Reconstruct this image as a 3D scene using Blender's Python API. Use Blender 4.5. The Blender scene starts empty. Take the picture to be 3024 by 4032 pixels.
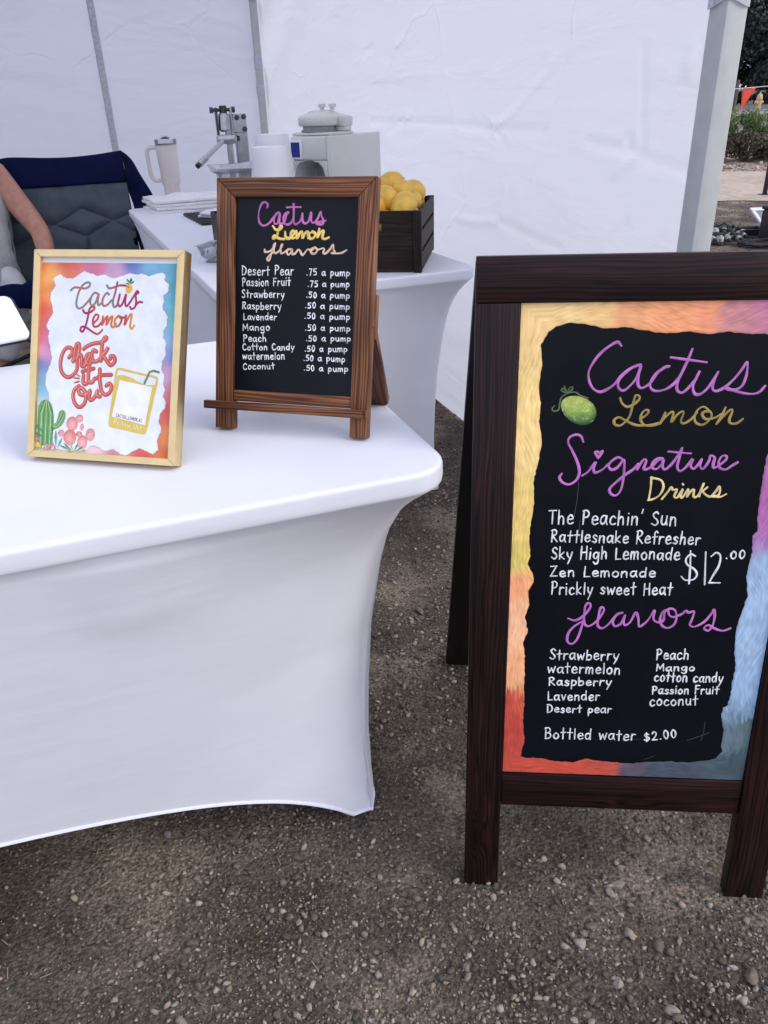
import bpy, bmesh, math, random
import numpy as np
from mathutils import Vector, Matrix
random.seed(7); RNG = np.random.default_rng(11)
R_ = math.radians
sc = bpy.context.scene
COL = sc.collection

# ------------------------------------------------------------------ camera, world, sun, exposure
PITCH, ROLL, EYE = R_(27.7), R_(-2.06), 1.16
fwd = Vector((0, math.cos(PITCH), -math.sin(PITCH))); rgt = Vector((1, 0, 0)); upv = rgt.cross(fwd)
r2 = rgt*math.cos(ROLL)+upv*math.sin(ROLL); u2 = -rgt*math.sin(ROLL)+upv*math.cos(ROLL)
cam = bpy.data.cameras.new('camera'); cam_o = bpy.data.objects.new('camera', cam); COL.objects.link(cam_o)
cam.sensor_fit = 'HORIZONTAL'; cam.sensor_width = 36; cam.lens = 3054/3024*36
cam.clip_start = 0.02; cam.clip_end = 2000
m = Matrix((r2, u2, -fwd)).transposed().to_4x4(); m.translation = (0, 0, EYE); cam_o.matrix_world = m
sc.camera = cam_o

SUN_EL, SUN_AZ = R_(37), R_(114)        # azimuth from +Y towards +X
world = bpy.data.worlds.new('World'); sc.world = world; world.use_nodes = True
wn = world.node_tree; wn.nodes.clear()
wo = wn.nodes.new('ShaderNodeOutputWorld'); bg = wn.nodes.new('ShaderNodeBackground')
sky = wn.nodes.new('ShaderNodeTexSky'); sky.sky_type = 'NISHITA'; sky.sun_disc = False
sky.sun_elevation = SUN_EL; sky.sun_rotation = SUN_AZ; sky.air_density = 1.0; sky.dust_density = 4.0; sky.ozone_density = 1.0
mix = wn.nodes.new('ShaderNodeMix'); mix.data_type = 'RGBA'; mix.inputs['Factor'].default_value = 0.72
wn.links.new(sky.outputs[0], mix.inputs['A']); mix.inputs['B'].default_value = (7.1, 7.5, 9.5, 1)   # thin cloud veil
wn.links.new(mix.outputs['Result'], bg.inputs['Color']); bg.inputs['Strength'].default_value = 0.115
wn.links.new(bg.outputs[0], wo.inputs['Surface'])
sun = bpy.data.lights.new('sun', 'SUN'); sun.energy = 0.95; sun.angle = R_(30); sun.color = (1.0, 0.96, 0.9)
sun_o = bpy.data.objects.new('sun', sun); COL.objects.link(sun_o)
sd = Vector((math.sin(SUN_AZ)*math.cos(SUN_EL), math.cos(SUN_AZ)*math.cos(SUN_EL), math.sin(SUN_EL)))
sun_o.rotation_euler = sd.to_track_quat('Z', 'Y').to_euler(); sun_o.location = sd*40
sc.view_settings.view_transform = 'Standard'; sc.view_settings.look = 'None'
sc.view_settings.exposure = 0.60; sc.view_settings.gamma = 1.0; sc.view_settings.use_curve_mapping = False
sc.render.engine = 'CYCLES'
sc.cycles.max_bounces = 8; sc.cycles.diffuse_bounces = 5; sc.cycles.transparent_max_bounces = 12

# ------------------------------------------------------------------ helpers
def s2l(c):
    c /= 255.0
    return c/12.92 if c <= 0.04045 else ((c+0.055)/1.055)**2.4
def rgb(r, g, b): return (s2l(r), s2l(g), s2l(b))
def mixc(a, b, t): return tuple(x+(y-x)*t for x, y in zip(a, b))

class MB:
    def __init__(s): s.v = []; s.f = []; s.c = []; s.g = []; s.mi = []
    def add(s, vs, fs, col=None, grain=None, mi=0):
        n = len(s.v)
        s.v.extend([tuple(p) for p in vs]); s.f.extend([tuple(i+n for i in f) for f in fs]); s.mi.extend([mi]*len(fs))
        if col is None: col = (1, 1, 1)
        if isinstance(col, list): s.c.extend(col)
        else: s.c.extend([col]*len(vs))
        if grain is None: s.g.extend([(p[0], p[1], p[2]) for p in vs])
        else: s.g.extend([grain(p) for p in vs])
        return s
    def box(s, lo, hi, bev=0.0, seg=2, **k):
        vs, fs = boxgeo(lo, hi, bev, seg); return s.add(vs, fs, **k)
    def tube(s, pts, r, n=10, caps=True, **k):
        vs, fs = tubegeo(pts, r, n, caps); return s.add(vs, fs, **k)
    def lathe(s, prof, n=24, M=None, **k):
        vs, fs = lathegeo(prof, n)
        if M is not None: vs = [M @ Vector(p) for p in vs]
        return s.add(vs, fs, **k)

def boxgeo(lo, hi, bev=0.0, seg=2):
    bm = bmesh.new(); bmesh.ops.create_cube(bm, size=1)
    for v in bm.verts:
        v.co = Vector([(lo[i]+hi[i])/2+v.co[i]*(hi[i]-lo[i]) for i in range(3)])
    if bev > 0: bmesh.ops.bevel(bm, geom=bm.edges[:], offset=bev, segments=seg, affect='EDGES', profile=0.5)
    bm.verts.index_update()
    out = [tuple(v.co) for v in bm.verts], [tuple(v.index for v in f.verts) for f in bm.faces]
    bm.free(); return out
def tubegeo(pts, r, n=10, caps=True):
    pts = [Vector(p) for p in pts]; vs = []; fs = []
    rad = r if isinstance(r, (list, tuple)) else [r]*len(pts)
    prev = None
    for i, p in enumerate(pts):
        t = (pts[min(i+1, len(pts)-1)]-pts[max(i-1, 0)]).normalized()
        if prev is None:
            a = Vector((0, 0, 1)) if abs(t.z) < 0.9 else Vector((1, 0, 0)); x = t.cross(a).normalized()
        else:
            x = (prev-t*prev.dot(t)).normalized()
        prev = x; y = t.cross(x)
        for k in range(n):
            an = 2*math.pi*k/n; vs.append(p+(x*math.cos(an)+y*math.sin(an))*rad[i])
    for i in range(len(pts)-1):
        for k in range(n):
            fs.append((i*n+k, i*n+(k+1) % n, (i+1)*n+(k+1) % n, (i+1)*n+k))
    if caps: fs.append(tuple(range(n))[::-1]); fs.append(tuple((len(pts)-1)*n+k for k in range(n)))
    return vs, fs
def lathegeo(prof, n=24):
    vs = []; fs = []
    for r, z in prof:
        for k in range(n):
            an = 2*math.pi*k/n; vs.append((r*math.cos(an), r*math.sin(an), z))
    for i in range(len(prof)-1):
        for k in range(n): fs.append((i*n+k, i*n+(k+1) % n, (i+1)*n+(k+1) % n, (i+1)*n+k))
    if prof[0][0] > 1e-5: fs.append(tuple(range(n))[::-1])
    if prof[-1][0] > 1e-5: fs.append(tuple((len(prof)-1)*n+k for k in range(n)))
    return vs, fs
def gridgeo(nu, nv, fn):
    vs = [fn(i/nu, j/nv) for j in range(nv+1) for i in range(nu+1)]
    fs = [(j*(nu+1)+i, j*(nu+1)+i+1, (j+1)*(nu+1)+i+1, (j+1)*(nu+1)+i) for j in range(nv) for i in range(nu)]
    return vs, fs
def link(name, mesh, parent=None):
    o = bpy.data.objects.new(name, mesh); COL.objects.link(o)
    if parent is not None: o.parent = parent
    return o
def obj(name, mb, mats, parent=None, smooth=True, loc=None, rot=None, solid=0, sub=0, auto=35):
    me = bpy.data.meshes.new(name); me.from_pydata([tuple(p) for p in mb.v], [], mb.f); me.update()
    if not isinstance(mats, (list, tuple)): mats = [mats]
    for mt in mats: me.materials.append(mt)
    me.polygons.foreach_set('material_index', mb.mi)
    ca = me.color_attributes.new('Col', 'FLOAT_COLOR', 'POINT')
    ca.data.foreach_set('color', np.array([(*c[:3], 1.0) for c in mb.c], dtype=np.float32).ravel())
    ga = me.attributes.new('grain', 'FLOAT_VECTOR', 'POINT')
    ga.data.foreach_set('vector', np.array(mb.g, dtype=np.float32).ravel())
    if smooth:
        me.shade_smooth()
        if auto: me.set_sharp_from_angle(angle=R_(auto))
    o = link(name, me, parent)
    if loc is not None: o.location = loc
    if rot is not None: o.rotation_euler = rot
    if sub:
        md = o.modifiers.new('sub', 'SUBSURF'); md.levels = sub; md.render_levels = sub
    if solid:
        md = o.modifiers.new('solid', 'SOLIDIFY'); md.thickness = solid; md.offset = 0
    return o
def tag(o, label, cat, group=None):
    o['label'] = label; o['category'] = cat
    if group: o['group'] = group
    return o
def thing(name, label, cat, loc=(0, 0, 0), rz=0.0, group=None):
    o = bpy.data.objects.new(name, None); COL.objects.link(o); o.location = loc; o.rotation_euler = (0, 0, rz)
    o.empty_display_size = 0.05
    return tag(o, label, cat, group)
def struct(o, kind='structure'): o['kind'] = kind; return o
def copy_tree(o, parent=None):
    c = o.copy(); COL.objects.link(c); c.parent = parent
    for ch in [x for x in o.children]: copy_tree(ch, c)
    return c

# tent axes: a along the near table's long edge, b away from the viewer
E1 = Vector((0.945, 0.327, 0)).normalized(); E2 = Vector((-E1.y, E1.x, 0)); YAW = math.atan2(E1.y, E1.x)
def AB(a, b, z=0.0): return E1*a+E2*b+Vector((0, 0, z))

# ------------------------------------------------------------------ materials
def mat(name):
    mt = bpy.data.materials.new(name); mt.use_nodes = True; nt = mt.node_tree
    return mt, nt, nt.nodes['Principled BSDF'], nt.nodes['Material Output']
def nd(nt, kind, **kw):
    n = nt.nodes.new(kind)
    for k, v in kw.items():
        if k in n.inputs: n.inputs[k].default_value = v
        else: setattr(n, k, v)
    return n
def ramp(nt, fac, stops):
    r = nt.nodes.new('ShaderNodeValToRGB'); e = r.color_ramp.elements
    while len(e) < len(stops): e.new(0.5)
    for i, (p, c) in enumerate(stops): e[i].position = p; e[i].color = (*c, 1)
    nt.links.new(fac, r.inputs[0]); return r.outputs[0]
def bump(nt, bs, h, strength=0.2, dist=0.001):
    b = nt.nodes.new('ShaderNodeBump'); b.inputs['Strength'].default_value = strength; b.inputs['Distance'].default_value = dist
    nt.links.new(h, b.inputs['Height']); nt.links.new(b.outputs[0], bs.inputs['Normal']); return b
def coords(nt, attr=None, scale=(1, 1, 1)):
    if attr: src = nd(nt, 'ShaderNodeAttribute', attribute_name=attr).outputs['Vector']
    else: src = nt.nodes.new('ShaderNodeTexCoord').outputs['Object']
    mp = nt.nodes.new('ShaderNodeMapping'); mp.inputs['Scale'].default_value = scale
    nt.links.new(src, mp.inputs[0]); return mp.outputs[0]
def plain(name, c, rough=0.6, var=0.12, vs=40, bmp=0.1, bs_=300, metal=0.0, spec=0.5, bd=0.0006):
    mt, nt, b, _ = mat(name); b.inputs['Roughness'].default_value = rough; b.inputs['Metallic'].default_value = metal
    b.inputs['Specular IOR Level'].default_value = spec
    v = coords(nt)
    n = nd(nt, 'ShaderNodeTexNoise', Scale=vs, Detail=4.0); nt.links.new(v, n.inputs['Vector'])
    lo = tuple(x*(1-var) for x in c); hi = tuple(min(1, x*(1+var)) for x in c)
    nt.links.new(ramp(nt, n.outputs['Fac'], [(0.3, lo), (0.7, hi)]), b.inputs['Base Color'])
    if bmp:
        n2 = nd(nt, 'ShaderNodeTexNoise', Scale=bs_, Detail=3.0); nt.links.new(v, n2.inputs['Vector']); bump(nt, b, n2.outputs['Fac'], bmp, bd)
    return mt
def vcol(name, rough=0.6, var=0.1, vs=300, bmp=0.15, spec=0.4, metal=0, stretch=(1, 1, 1), attr=None, bd=0.0005):
    mt, nt, b, _ = mat(name); b.inputs['Roughness'].default_value = rough; b.inputs['Specular IOR Level'].default_value = spec
    b.inputs['Metallic'].default_value = metal
    a = nd(nt, 'ShaderNodeAttribute', attribute_name='Col')
    n = nd(nt, 'ShaderNodeTexNoise', Scale=vs, Detail=4.0); nt.links.new(coords(nt, attr, stretch), n.inputs['Vector'])
    f = ramp(nt, n.outputs['Fac'], [(0.3, (1-var,)*3), (0.7, (1+var*0.4,)*3)])
    mx = nd(nt, 'ShaderNodeMix', data_type='RGBA', blend_type='MULTIPLY'); mx.inputs['Factor'].default_value = 1
    nt.links.new(a.outputs['Color'], mx.inputs['A']); nt.links.new(f, mx.inputs['B']); nt.links.new(mx.outputs['Result'], b.inputs['Base Color'])
    if bmp: bump(nt, b, n.outputs['Fac'], bmp, bd)
    return mt
def wood(name, dark, mid, light, period=0.0036, rough=0.5, contrast=1.0, bmp=0.35, coat=0.0):
    mt, nt, b, _ = mat(name); b.inputs['Roughness'].default_value = rough; b.inputs['Coat Weight'].default_value = coat
    b.inputs['Coat Roughness'].default_value = 0.3; b.inputs['Specular IOR Level'].default_value = 0.25
    at = nd(nt, 'ShaderNodeAttribute', attribute_name='grain').outputs['Vector']
    mp = nd(nt, 'ShaderNodeMapping'); mp.inputs['Scale'].default_value = (1.9, 14, 14); nt.links.new(at, mp.inputs[0])
    wn_ = nd(nt, 'ShaderNodeTexNoise', Scale=1.0, Detail=3.0, Roughness=0.55); nt.links.new(mp.outputs[0], wn_.inputs['Vector'])
    # knots: a few cells push the rings aside and darken
    mk = nd(nt, 'ShaderNodeMapping'); mk.inputs['Scale'].default_value = (5.0, 13, 3); nt.links.new(at, mk.inputs[0])
    vk = nd(nt, 'ShaderNodeTexVoronoi', Scale=1.0, Randomness=1.0); nt.links.new(mk.outputs[0], vk.inputs['Vector'])
    kr = nd(nt, 'ShaderNodeMapRange', interpolation_type='SMOOTHSTEP'); nt.links.new(vk.outputs['Distance'], kr.inputs['Value'])
    kr.inputs['From Min'].default_value = 0.34; kr.inputs['From Max'].default_value = 0.0
    sc_ = nd(nt, 'ShaderNodeSeparateColor'); nt.links.new(vk.outputs['Color'], sc_.inputs[0])
    gt = nd(nt, 'ShaderNodeMath', operation='GREATER_THAN'); nt.links.new(sc_.outputs[0], gt.inputs[0]); gt.inputs[1].default_value = 0.5
    kn = nd(nt, 'ShaderNodeMath', operation='MULTIPLY'); nt.links.new(kr.outputs[0], kn.inputs[0]); nt.links.new(gt.outputs[0], kn.inputs[1])
    # rings: cross-grain position warped by slow noise
    sep = nd(nt, 'ShaderNodeSeparateXYZ'); nt.links.new(at, sep.inputs[0])
    ad0 = nd(nt, 'ShaderNodeMath', operation='MULTIPLY_ADD'); nt.links.new(wn_.outputs['Fac'], ad0.inputs[0]); ad0.inputs[1].default_value = period*6.5
    nt.links.new(sep.outputs['Y'], ad0.inputs[2])
    ad = nd(nt, 'ShaderNodeMath', operation='MULTIPLY_ADD'); nt.links.new(kn.outputs[0], ad.inputs[0]); ad.inputs[1].default_value = period*3.2; nt.links.new(ad0.outputs[0], ad.inputs[2])
    mi = nd(nt, 'ShaderNodeMapping'); mi.inputs['Scale'].default_value = (2.5, 130, 30); nt.links.new(at, mi.inputs[0])
    ni = nd(nt, 'ShaderNodeTexNoise', Scale=1.0, Detail=1.0); nt.links.new(mi.outputs[0], ni.inputs['Vector'])
    ad2 = nd(nt, 'ShaderNodeMath', operation='MULTIPLY_ADD'); nt.links.new(ni.outputs['Fac'], ad2.inputs[0]); ad2.inputs[1].default_value = period*2.6; nt.links.new(ad.outputs[0], ad2.inputs[2])
    sn = nd(nt, 'ShaderNodeMath', operation='MULTIPLY'); nt.links.new(ad2.outputs[0], sn.inputs[0]); sn.inputs[1].default_value = 1/period
    fr = nd(nt, 'ShaderNodeMath', operation='FRACT'); nt.links.new(sn.outputs[0], fr.inputs[0])
    # fibre streaks
    mp2 = nd(nt, 'ShaderNodeMapping'); mp2.inputs['Scale'].default_value = (9, 420, 420); nt.links.new(at, mp2.inputs[0])
    st = nd(nt, 'ShaderNodeTexNoise', Scale=1.0, Detail=3.0); nt.links.new(mp2.outputs[0], st.inputs['Vector'])
    big = nd(nt, 'ShaderNodeTexNoise', Scale=1.0, Detail=2.0); mp3 = nd(nt, 'ShaderNodeMapping'); mp3.inputs['Scale'].default_value = (7, 30, 30)
    nt.links.new(at, mp3.inputs[0]); nt.links.new(mp3.outputs[0], big.inputs['Vector'])
    c1 = ramp(nt, fr.outputs[0], [(0.0, dark), (0.16, dark), (0.30, mid), (0.62, light), (0.88, mid), (1.0, dark)])
    c2 = ramp(nt, st.outputs['Fac'], [(0.3, (0.55,)*3), (0.62, (1.15,)*3)])
    c3 = ramp(nt, big.outputs['Fac'], [(0.28, (0.5,)*3), (0.6, (1.1,)*3)])
    m1 = nd(nt, 'ShaderNodeMix', data_type='RGBA', blend_type='MULTIPLY'); m1.inputs['Factor'].default_value = 0.8
    nt.links.new(c1, m1.inputs['A']); nt.links.new(c2, m1.inputs['B'])
    m2 = nd(nt, 'ShaderNodeMix', data_type='RGBA', blend_type='MULTIPLY'); m2.inputs['Factor'].default_value = 0.8
    nt.links.new(m1.outputs['Result'], m2.inputs['A']); nt.links.new(c3, m2.inputs['B'])
    m3 = nd(nt, 'ShaderNodeMix', data_type='RGBA', blend_type='MIX'); kp = nd(nt, 'ShaderNodeMath', operation='POWER'); nt.links.new(kn.outputs[0], kp.inputs[0]); kp.inputs[1].default_value = 2.2
    nt.links.new(kp.outputs[0], m3.inputs['Factor']); nt.links.new(m2.outputs['Result'], m3.inputs['A']); m3.inputs['B'].default_value = (*[q*0.8 for q in dark], 1)
    nt.links.new(m3.outputs['Result'], b.inputs['Base Color'])
    bump(nt, b, c1, bmp, 0.0006)
    return mt
def fabric_sheet(name, c, transl=0.45, wr=1.0):
    """thin white tent cloth: diffuse + translucent, with fold creases in the bump"""
    mt, nt, b, out = mat(name); b.inputs['Roughness'].default_value = 0.75; b.inputs['Base Color'].default_value = (*c, 1)
    b.inputs['Specular IOR Level'].default_value = 0.2
    tr = nd(nt, 'ShaderNodeBsdfTranslucent'); tr.inputs['Color'].default_value = (c[0], c[1], c[2], 1)
    mx = nd(nt, 'ShaderNodeMixShader'); mx.inputs[0].default_value = transl
    nt.links.new(b.outputs[0], mx.inputs[1]); nt.links.new(tr.outputs[0], mx.inputs[2]); nt.links.new(mx.outputs[0], out.inputs['Surface'])
    v = coords(nt, 'grain', (1, 1, 1))
    # long soft wrinkles
    mp = nd(nt, 'ShaderNodeMapping'); mp.inputs['Scale'].default_value = (0.9, 0.9, 3.2); mp.inputs['Rotation'].default_value = (0.0, 0.38, 0.0); nt.links.new(v, mp.inputs[0])
    n1 = nd(nt, 'ShaderNodeTexNoise', Scale=2.2, Detail=6.0, Roughness=0.5, Distortion=0.5); nt.links.new(mp.outputs[0], n1.inputs['Vector'])
    sq = n1
    # packing creases: thin lines of a large cell pattern
    vo = nd(nt, 'ShaderNodeTexVoronoi', feature='DISTANCE_TO_EDGE', Scale=1.15, Randomness=0.9)
    mp4 = nd(nt, 'ShaderNodeMapping'); mp4.inputs['Scale'].default_value = (1, 1, 1.3); mp4.inputs['Location'].default_value = (0.3, 0.1, 0.55)
    nw = nd(nt, 'ShaderNodeTexNoise', Scale=3.0, Detail=3.0); nt.links.new(v, nw.inputs['Vector'])
    vm = nd(nt, 'ShaderNodeVectorMath', operation='MULTIPLY_ADD'); nt.links.new(nw.outputs['Color'], vm.inputs[0]); vm.inputs[1].default_value = (0.22,)*3; nt.links.new(v, vm.inputs[2])
    nt.links.new(vm.outputs[0], mp4.inputs[0]); nt.links.new(mp4.outputs[0], vo.inputs['Vector'])
    cr = nd(nt, 'ShaderNodeMapRange'); nt.links.new(vo.outputs['Distance'], cr.inputs['Value']); cr.inputs['From Max'].default_value = 0.016
    cm = nd(nt, 'ShaderNodeTexNoise', Scale=1.7); nt.links.new(v, cm.inputs['Vector'])
    cmr = nd(nt, 'ShaderNodeMapRange'); nt.links.new(cm.outputs['Fac'], cmr.inputs['Value']); cmr.inputs['From Min'].default_value = 0.46; cmr.inputs['From Max'].default_value = 0.6
    inv = nd(nt, 'ShaderNodeMath', operation='SUBTRACT'); inv.inputs[0].default_value = 1.0; nt.links.new(cr.outputs[0], inv.inputs[1])
    cmx = nd(nt, 'ShaderNodeMath', operation='MULTIPLY'); nt.links.new(inv.outputs[0], cmx.inputs[0]); nt.links.new(cmr.outputs[0], cmx.inputs[1])
    s1 = nd(nt, 'ShaderNodeMath', operation='MULTIPLY_ADD'); nt.links.new(cmx.outputs[0], s1.inputs[0]); s1.inputs[1].default_value = 0.16; nt.links.new(sq.outputs[0], s1.inputs[2])
    bp = bump(nt, b, s1.outputs[0], 0.60*wr, 0.03)
    nt.links.new(bp.outputs[0], tr.inputs['Normal'])
    return mt
def stretch_cloth(name, c):
    mt, nt, b, _ = mat(name); b.inputs['Roughness'].default_value = 0.62; b.inputs['Specular IOR Level'].default_value = 0.25
    b.inputs['Sheen Weight'].default_value = 0.25; b.inputs['Sheen Roughness'].default_value = 0.4
    v = coords(nt)
    n = nd(nt, 'ShaderNodeTexNoise', Scale=7.0, Detail=4.0); nt.links.new(v, n.inputs['Vector'])
    nt.links.new(ramp(nt, n.outputs['Fac'], [(0.3, tuple(x*0.955 for x in c)), (0.7, c)]), b.inputs['Base Color'])
    mp = nd(nt, 'ShaderNodeMapping'); mp.inputs['Scale'].default_value = (1.2, 1.2, 7.0); nt.links.new(v, mp.inputs[0])
    n2 = nd(nt, 'ShaderNodeTexNoise', Scale=4.0, Detail=4.0); nt.links.new(mp.outputs[0], n2.inputs['Vector'])
    n3 = nd(nt, 'ShaderNodeTexNoise', Scale=900.0, Detail=2.0); nt.links.new(v, n3.inputs['Vector'])
    ad = nd(nt, 'ShaderNodeMath', operation='MULTIPLY_ADD'); nt.links.new(n3.outputs['Fac'], ad.inputs[0]); ad.inputs[1].default_value = 0.10; nt.links.new(n2.outputs['Fac'], ad.inputs[2])
    bump(nt, b, ad.outputs[0], 0.25, 0.005)
    return mt

M = {}
M['tent'] = fabric_sheet('tent_cloth', (0.86, 0.87, 0.925), 0.56, 0.9)
M['tent_smooth'] = fabric_sheet('tent_cloth_taut', (0.86, 0.87, 0.925), 0.50, 0.72)
M['cover'] = stretch_cloth('stretch_cover', (0.715, 0.73, 0.795))
M['pole'] = plain('powder_coated_steel', (0.47, 0.49, 0.485), 0.5, 0.06, 30, 0.12, 500)
M['dark_wood'] = wood('dark_stained_pine', (0.0036, 0.0010, 0.0010), (0.0140, 0.0038, 0.0034), (0.0300, 0.0096, 0.0080), 0.0062, 0.45, coat=0.03)
M['brown_wood'] = wood('burnt_brown_pine', (0.085, 0.029, 0.014), (0.165, 0.062, 0.027), (0.265, 0.115, 0.052), 0.0042, 0.5)
M['crate_wood'] = wood('black_brown_crate_wood', (0.005, 0.003, 0.0024), (0.018, 0.0100, 0.0074), (0.036, 0.020, 0.0145), 0.005, 0.6)
M['slate'] = plain('black_chalkboard', (0.0030, 0.0040, 0.0078), 0.38, 0.35, 9, 0.05, 600, spec=0.2)
M['black_paint'] = plain('black_paint', (0.006, 0.006, 0.008), 0.5, 0.2, 30, 0.1, 400, spec=0.3)
M['ink'] = vcol('marker_ink', 0.55, 0.26, 95, 0.1)
M['paint'] = vcol('brushed_paint', 0.5, 0.20, 1.0, 0.6, 0.35, 0, (34, 230, 1), 'grain', 0.0008)
M['print'] = vcol('poster_print', 0.5, 0.10, 60, 0.0, 0.3)
M['paper'] = plain('paper', (0.74, 0.76, 0.78), 0.6, 0.02, 20, 0.02, 900)
M['gold'] = plain('brushed_gold', (0.82, 0.62, 0.31), 0.30, 0.05, 60, 0.1, 300, metal=0.92)
M['steel'] = plain('brushed_steel', (0.42, 0.43, 0.45), 0.28, 0.1, 60, 0.05, 300, metal=1.0)
M['dark_steel'] = plain('dark_steel', (0.07, 0.07, 0.075), 0.35, 0.2, 60, 0.05, 300, metal=0.8)
M['appliance'] = plain('appliance_plastic', (0.62, 0.63, 0.60), 0.38, 0.03, 20, 0.03, 500)
M['appliance_shadow'] = plain('appliance_shaded', (0.34, 0.36, 0.36), 0.4, 0.05, 20, 0.03, 500)  # same plastic, darker: shade inside the cup bay painted into the colour
M['screen'] = plain('blue_display', (0.008, 0.02, 0.20), 0.2, 0.15, 60, 0)
M['cream'] = plain('cream_powder_coat', (0.64, 0.58, 0.56), 0.5, 0.03, 30, 0.08, 900)
M['towel'] = plain('terry_towel', (0.80, 0.79, 0.79), 0.9, 0.04, 60, 0.6, 420, bd=0.002, spec=0.1)
M['rubber'] = plain('black_rubber', (0.010, 0.010, 0.014), 0.55, 0.2, 80, 0.2, 500)
M['navy'] = plain('navy_nylon', (0.0022, 0.006, 0.040), 0.7, 0.25, 14, 0.3, 26, spec=0.1, bd=0.01)
M['grey_quilt'] = plain('slate_quilted_nylon', (0.072, 0.092, 0.112), 0.62, 0.18, 12, 0.35, 22, spec=0.25, bd=0.012)
M['blackcloth'] = plain('black_nylon', (0.010, 0.010, 0.014), 0.7, 0.3, 20, 0.2, 100)
M['lemon'] = plain('lemon_peel', (0.78, 0.46, 0.065), 0.42, 0.16, 24, 0.35, 320, bd=0.0015)
def lemon_tint():
    mt = M['lemon']; nt = mt.node_tree; b = nt.nodes['Principled BSDF']; ln = b.inputs['Base Color'].links[0]; src = ln.from_socket; nt.links.remove(ln)
    oi = nd(nt, 'ShaderNodeObjectInfo'); c = ramp(nt, oi.outputs['Random'], [(0, (1.0, 0.86, 0.65)), (.45, (1, 1, 1)), (.8, (.98, 1.04, 1.1)), (1, (.72, .98, .9))])
    v = coords(nt); n = nd(nt, 'ShaderNodeTexNoise', Scale=16.0, Detail=2.0); nt.links.new(v, n.inputs['Vector']); c2 = ramp(nt, n.outputs['Fac'], [(.35, (.80, .86, .75)), (.6, (1, 1, 1))])
    m1 = nd(nt, 'ShaderNodeMix', data_type='RGBA', blend_type='MULTIPLY'); m1.inputs['Factor'].default_value = 1; nt.links.new(src, m1.inputs['A']); nt.links.new(c, m1.inputs['B'])
    m2 = nd(nt, 'ShaderNodeMix', data_type='RGBA', blend_type='MULTIPLY'); m2.inputs['Factor'].default_value = 1; nt.links.new(m1.outputs['Result'], m2.inputs['A']); nt.links.new(c2, m2.inputs['B'])
    nt.links.new(m2.outputs['Result'], b.inputs['Base Color'])
lemon_tint()
M['lemon_tip'] = plain('lemon_tip', (0.22, 0.16, 0.03), 0.6, 0.2, 90, 0.2, 400)
M['white_plastic'] = plain('white_plastic', (0.78, 0.78, 0.80), 0.35, 0.02, 20, 0.02, 500)
M['skin'] = plain('skin', (0.47, 0.228, 0.155), 0.5, 0.15, 30, 0.25, 260, spec=0.35, bd=0.001)
M['skin'].node_tree.nodes['Principled BSDF'].inputs['Subsurface Weight'].default_value = 0.12
M['skin'].node_tree.nodes['Principled BSDF'].inputs['Subsurface Radius'].default_value = (0.012, 0.004, 0.002)
M['tank'] = plain('grey_cotton', (0.42, 0.43, 0.44), 0.85, 0.08, 60, 0.7, 16, bd=0.02, spec=0.1)
M['pants'] = plain('white_cotton', (0.66, 0.66, 0.68), 0.85, 0.05, 40, 0.6, 12, bd=0.02, spec=0.1)
M['hair'] = plain('brown_hair', (0.05, 0.028, 0.016), 0.55, 0.3, 120, 0.4, 200)
M['leaf'] = vcol('leaf', 0.6, 0.25, 8, 0.0, 0.25)
M['bark'] = plain('bark', (0.10, 0.075, 0.055), 0.85, 0.3, 20, 0.6, 60, bd=0.01)
M['orange_cloth'] = plain('orange_plastic', (0.85, 0.10, 0.045), 0.5, 0.06, 30, 0.05, 200)
M['string'] = plain('white_cord', (0.72, 0.72, 0.72), 0.7, 0.05, 60, 0.0)
M['hydrant'] = plain('yellow_hydrant_paint', (0.50, 0.34, 0.17), 0.55, 0.2, 8, 0.2, 60)
M['concrete'] = plain('concrete', (0.36, 0.35, 0.33), 0.85, 0.12, 3, 0.3, 60, bd=0.004)
M['glass_bulb'] = plain('bulb_glass', (0.30, 0.30, 0.26), 0.12, 0.3, 30, 0)
M['sign_white'] = plain('white_painted_metal', (0.72, 0.73, 0.74), 0.45, 0.04, 20, 0.05, 200)
M['mesh_grey'] = plain('grey_mesh_panel', (0.23, 0.25, 0.26), 0.6, 0.1, 30, 0.2, 400)
def clear_plastic():
    mt, nt, b, out = mat('clear_plastic'); tr = nd(nt, 'ShaderNodeBsdfTransparent'); tr.inputs[0].default_value = (0.92, 0.93, 0.94, 1)
    b.inputs['Base Color'].default_value = (0.75, 0.78, 0.8, 1); b.inputs['Roughness'].default_value = 0.12
    fz = nd(nt, 'ShaderNodeFresnel'); fz.inputs[0].default_value = 1.45
    ad = nd(nt, 'ShaderNodeMath', operation='ADD'); nt.links.new(fz.outputs[0], ad.inputs[0]); ad.inputs[1].default_value = 0.07
    mx = nd(nt, 'ShaderNodeMixShader'); nt.links.new(ad.outputs[0], mx.inputs[0]); nt.links.new(tr.outputs[0], mx.inputs[1]); nt.links.new(b.outputs[0], mx.inputs[2])
    nt.links.new(mx.outputs[0], out.inputs['Surface']); return mt
M['clear'] = clear_plastic()
def cup_mat():
    mt, nt, b, out = mat('translucent_cup_plastic'); b.inputs['Base Color'].default_value = (0.90, 0.91, 0.94, 1); b.inputs['Roughness'].default_value = 0.4
    tl = nd(nt, 'ShaderNodeBsdfTranslucent'); tl.inputs[0].default_value = (0.90, 0.91, 0.94, 1)
    mx = nd(nt, 'ShaderNodeMixShader'); mx.inputs[0].default_value = 0.35
    nt.links.new(b.outputs[0], mx.inputs[1]); nt.links.new(tl.outputs[0], mx.inputs[2]); nt.links.new(mx.outputs[0], out.inputs['Surface']); return mt
M['cup'] = cup_mat()

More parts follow.
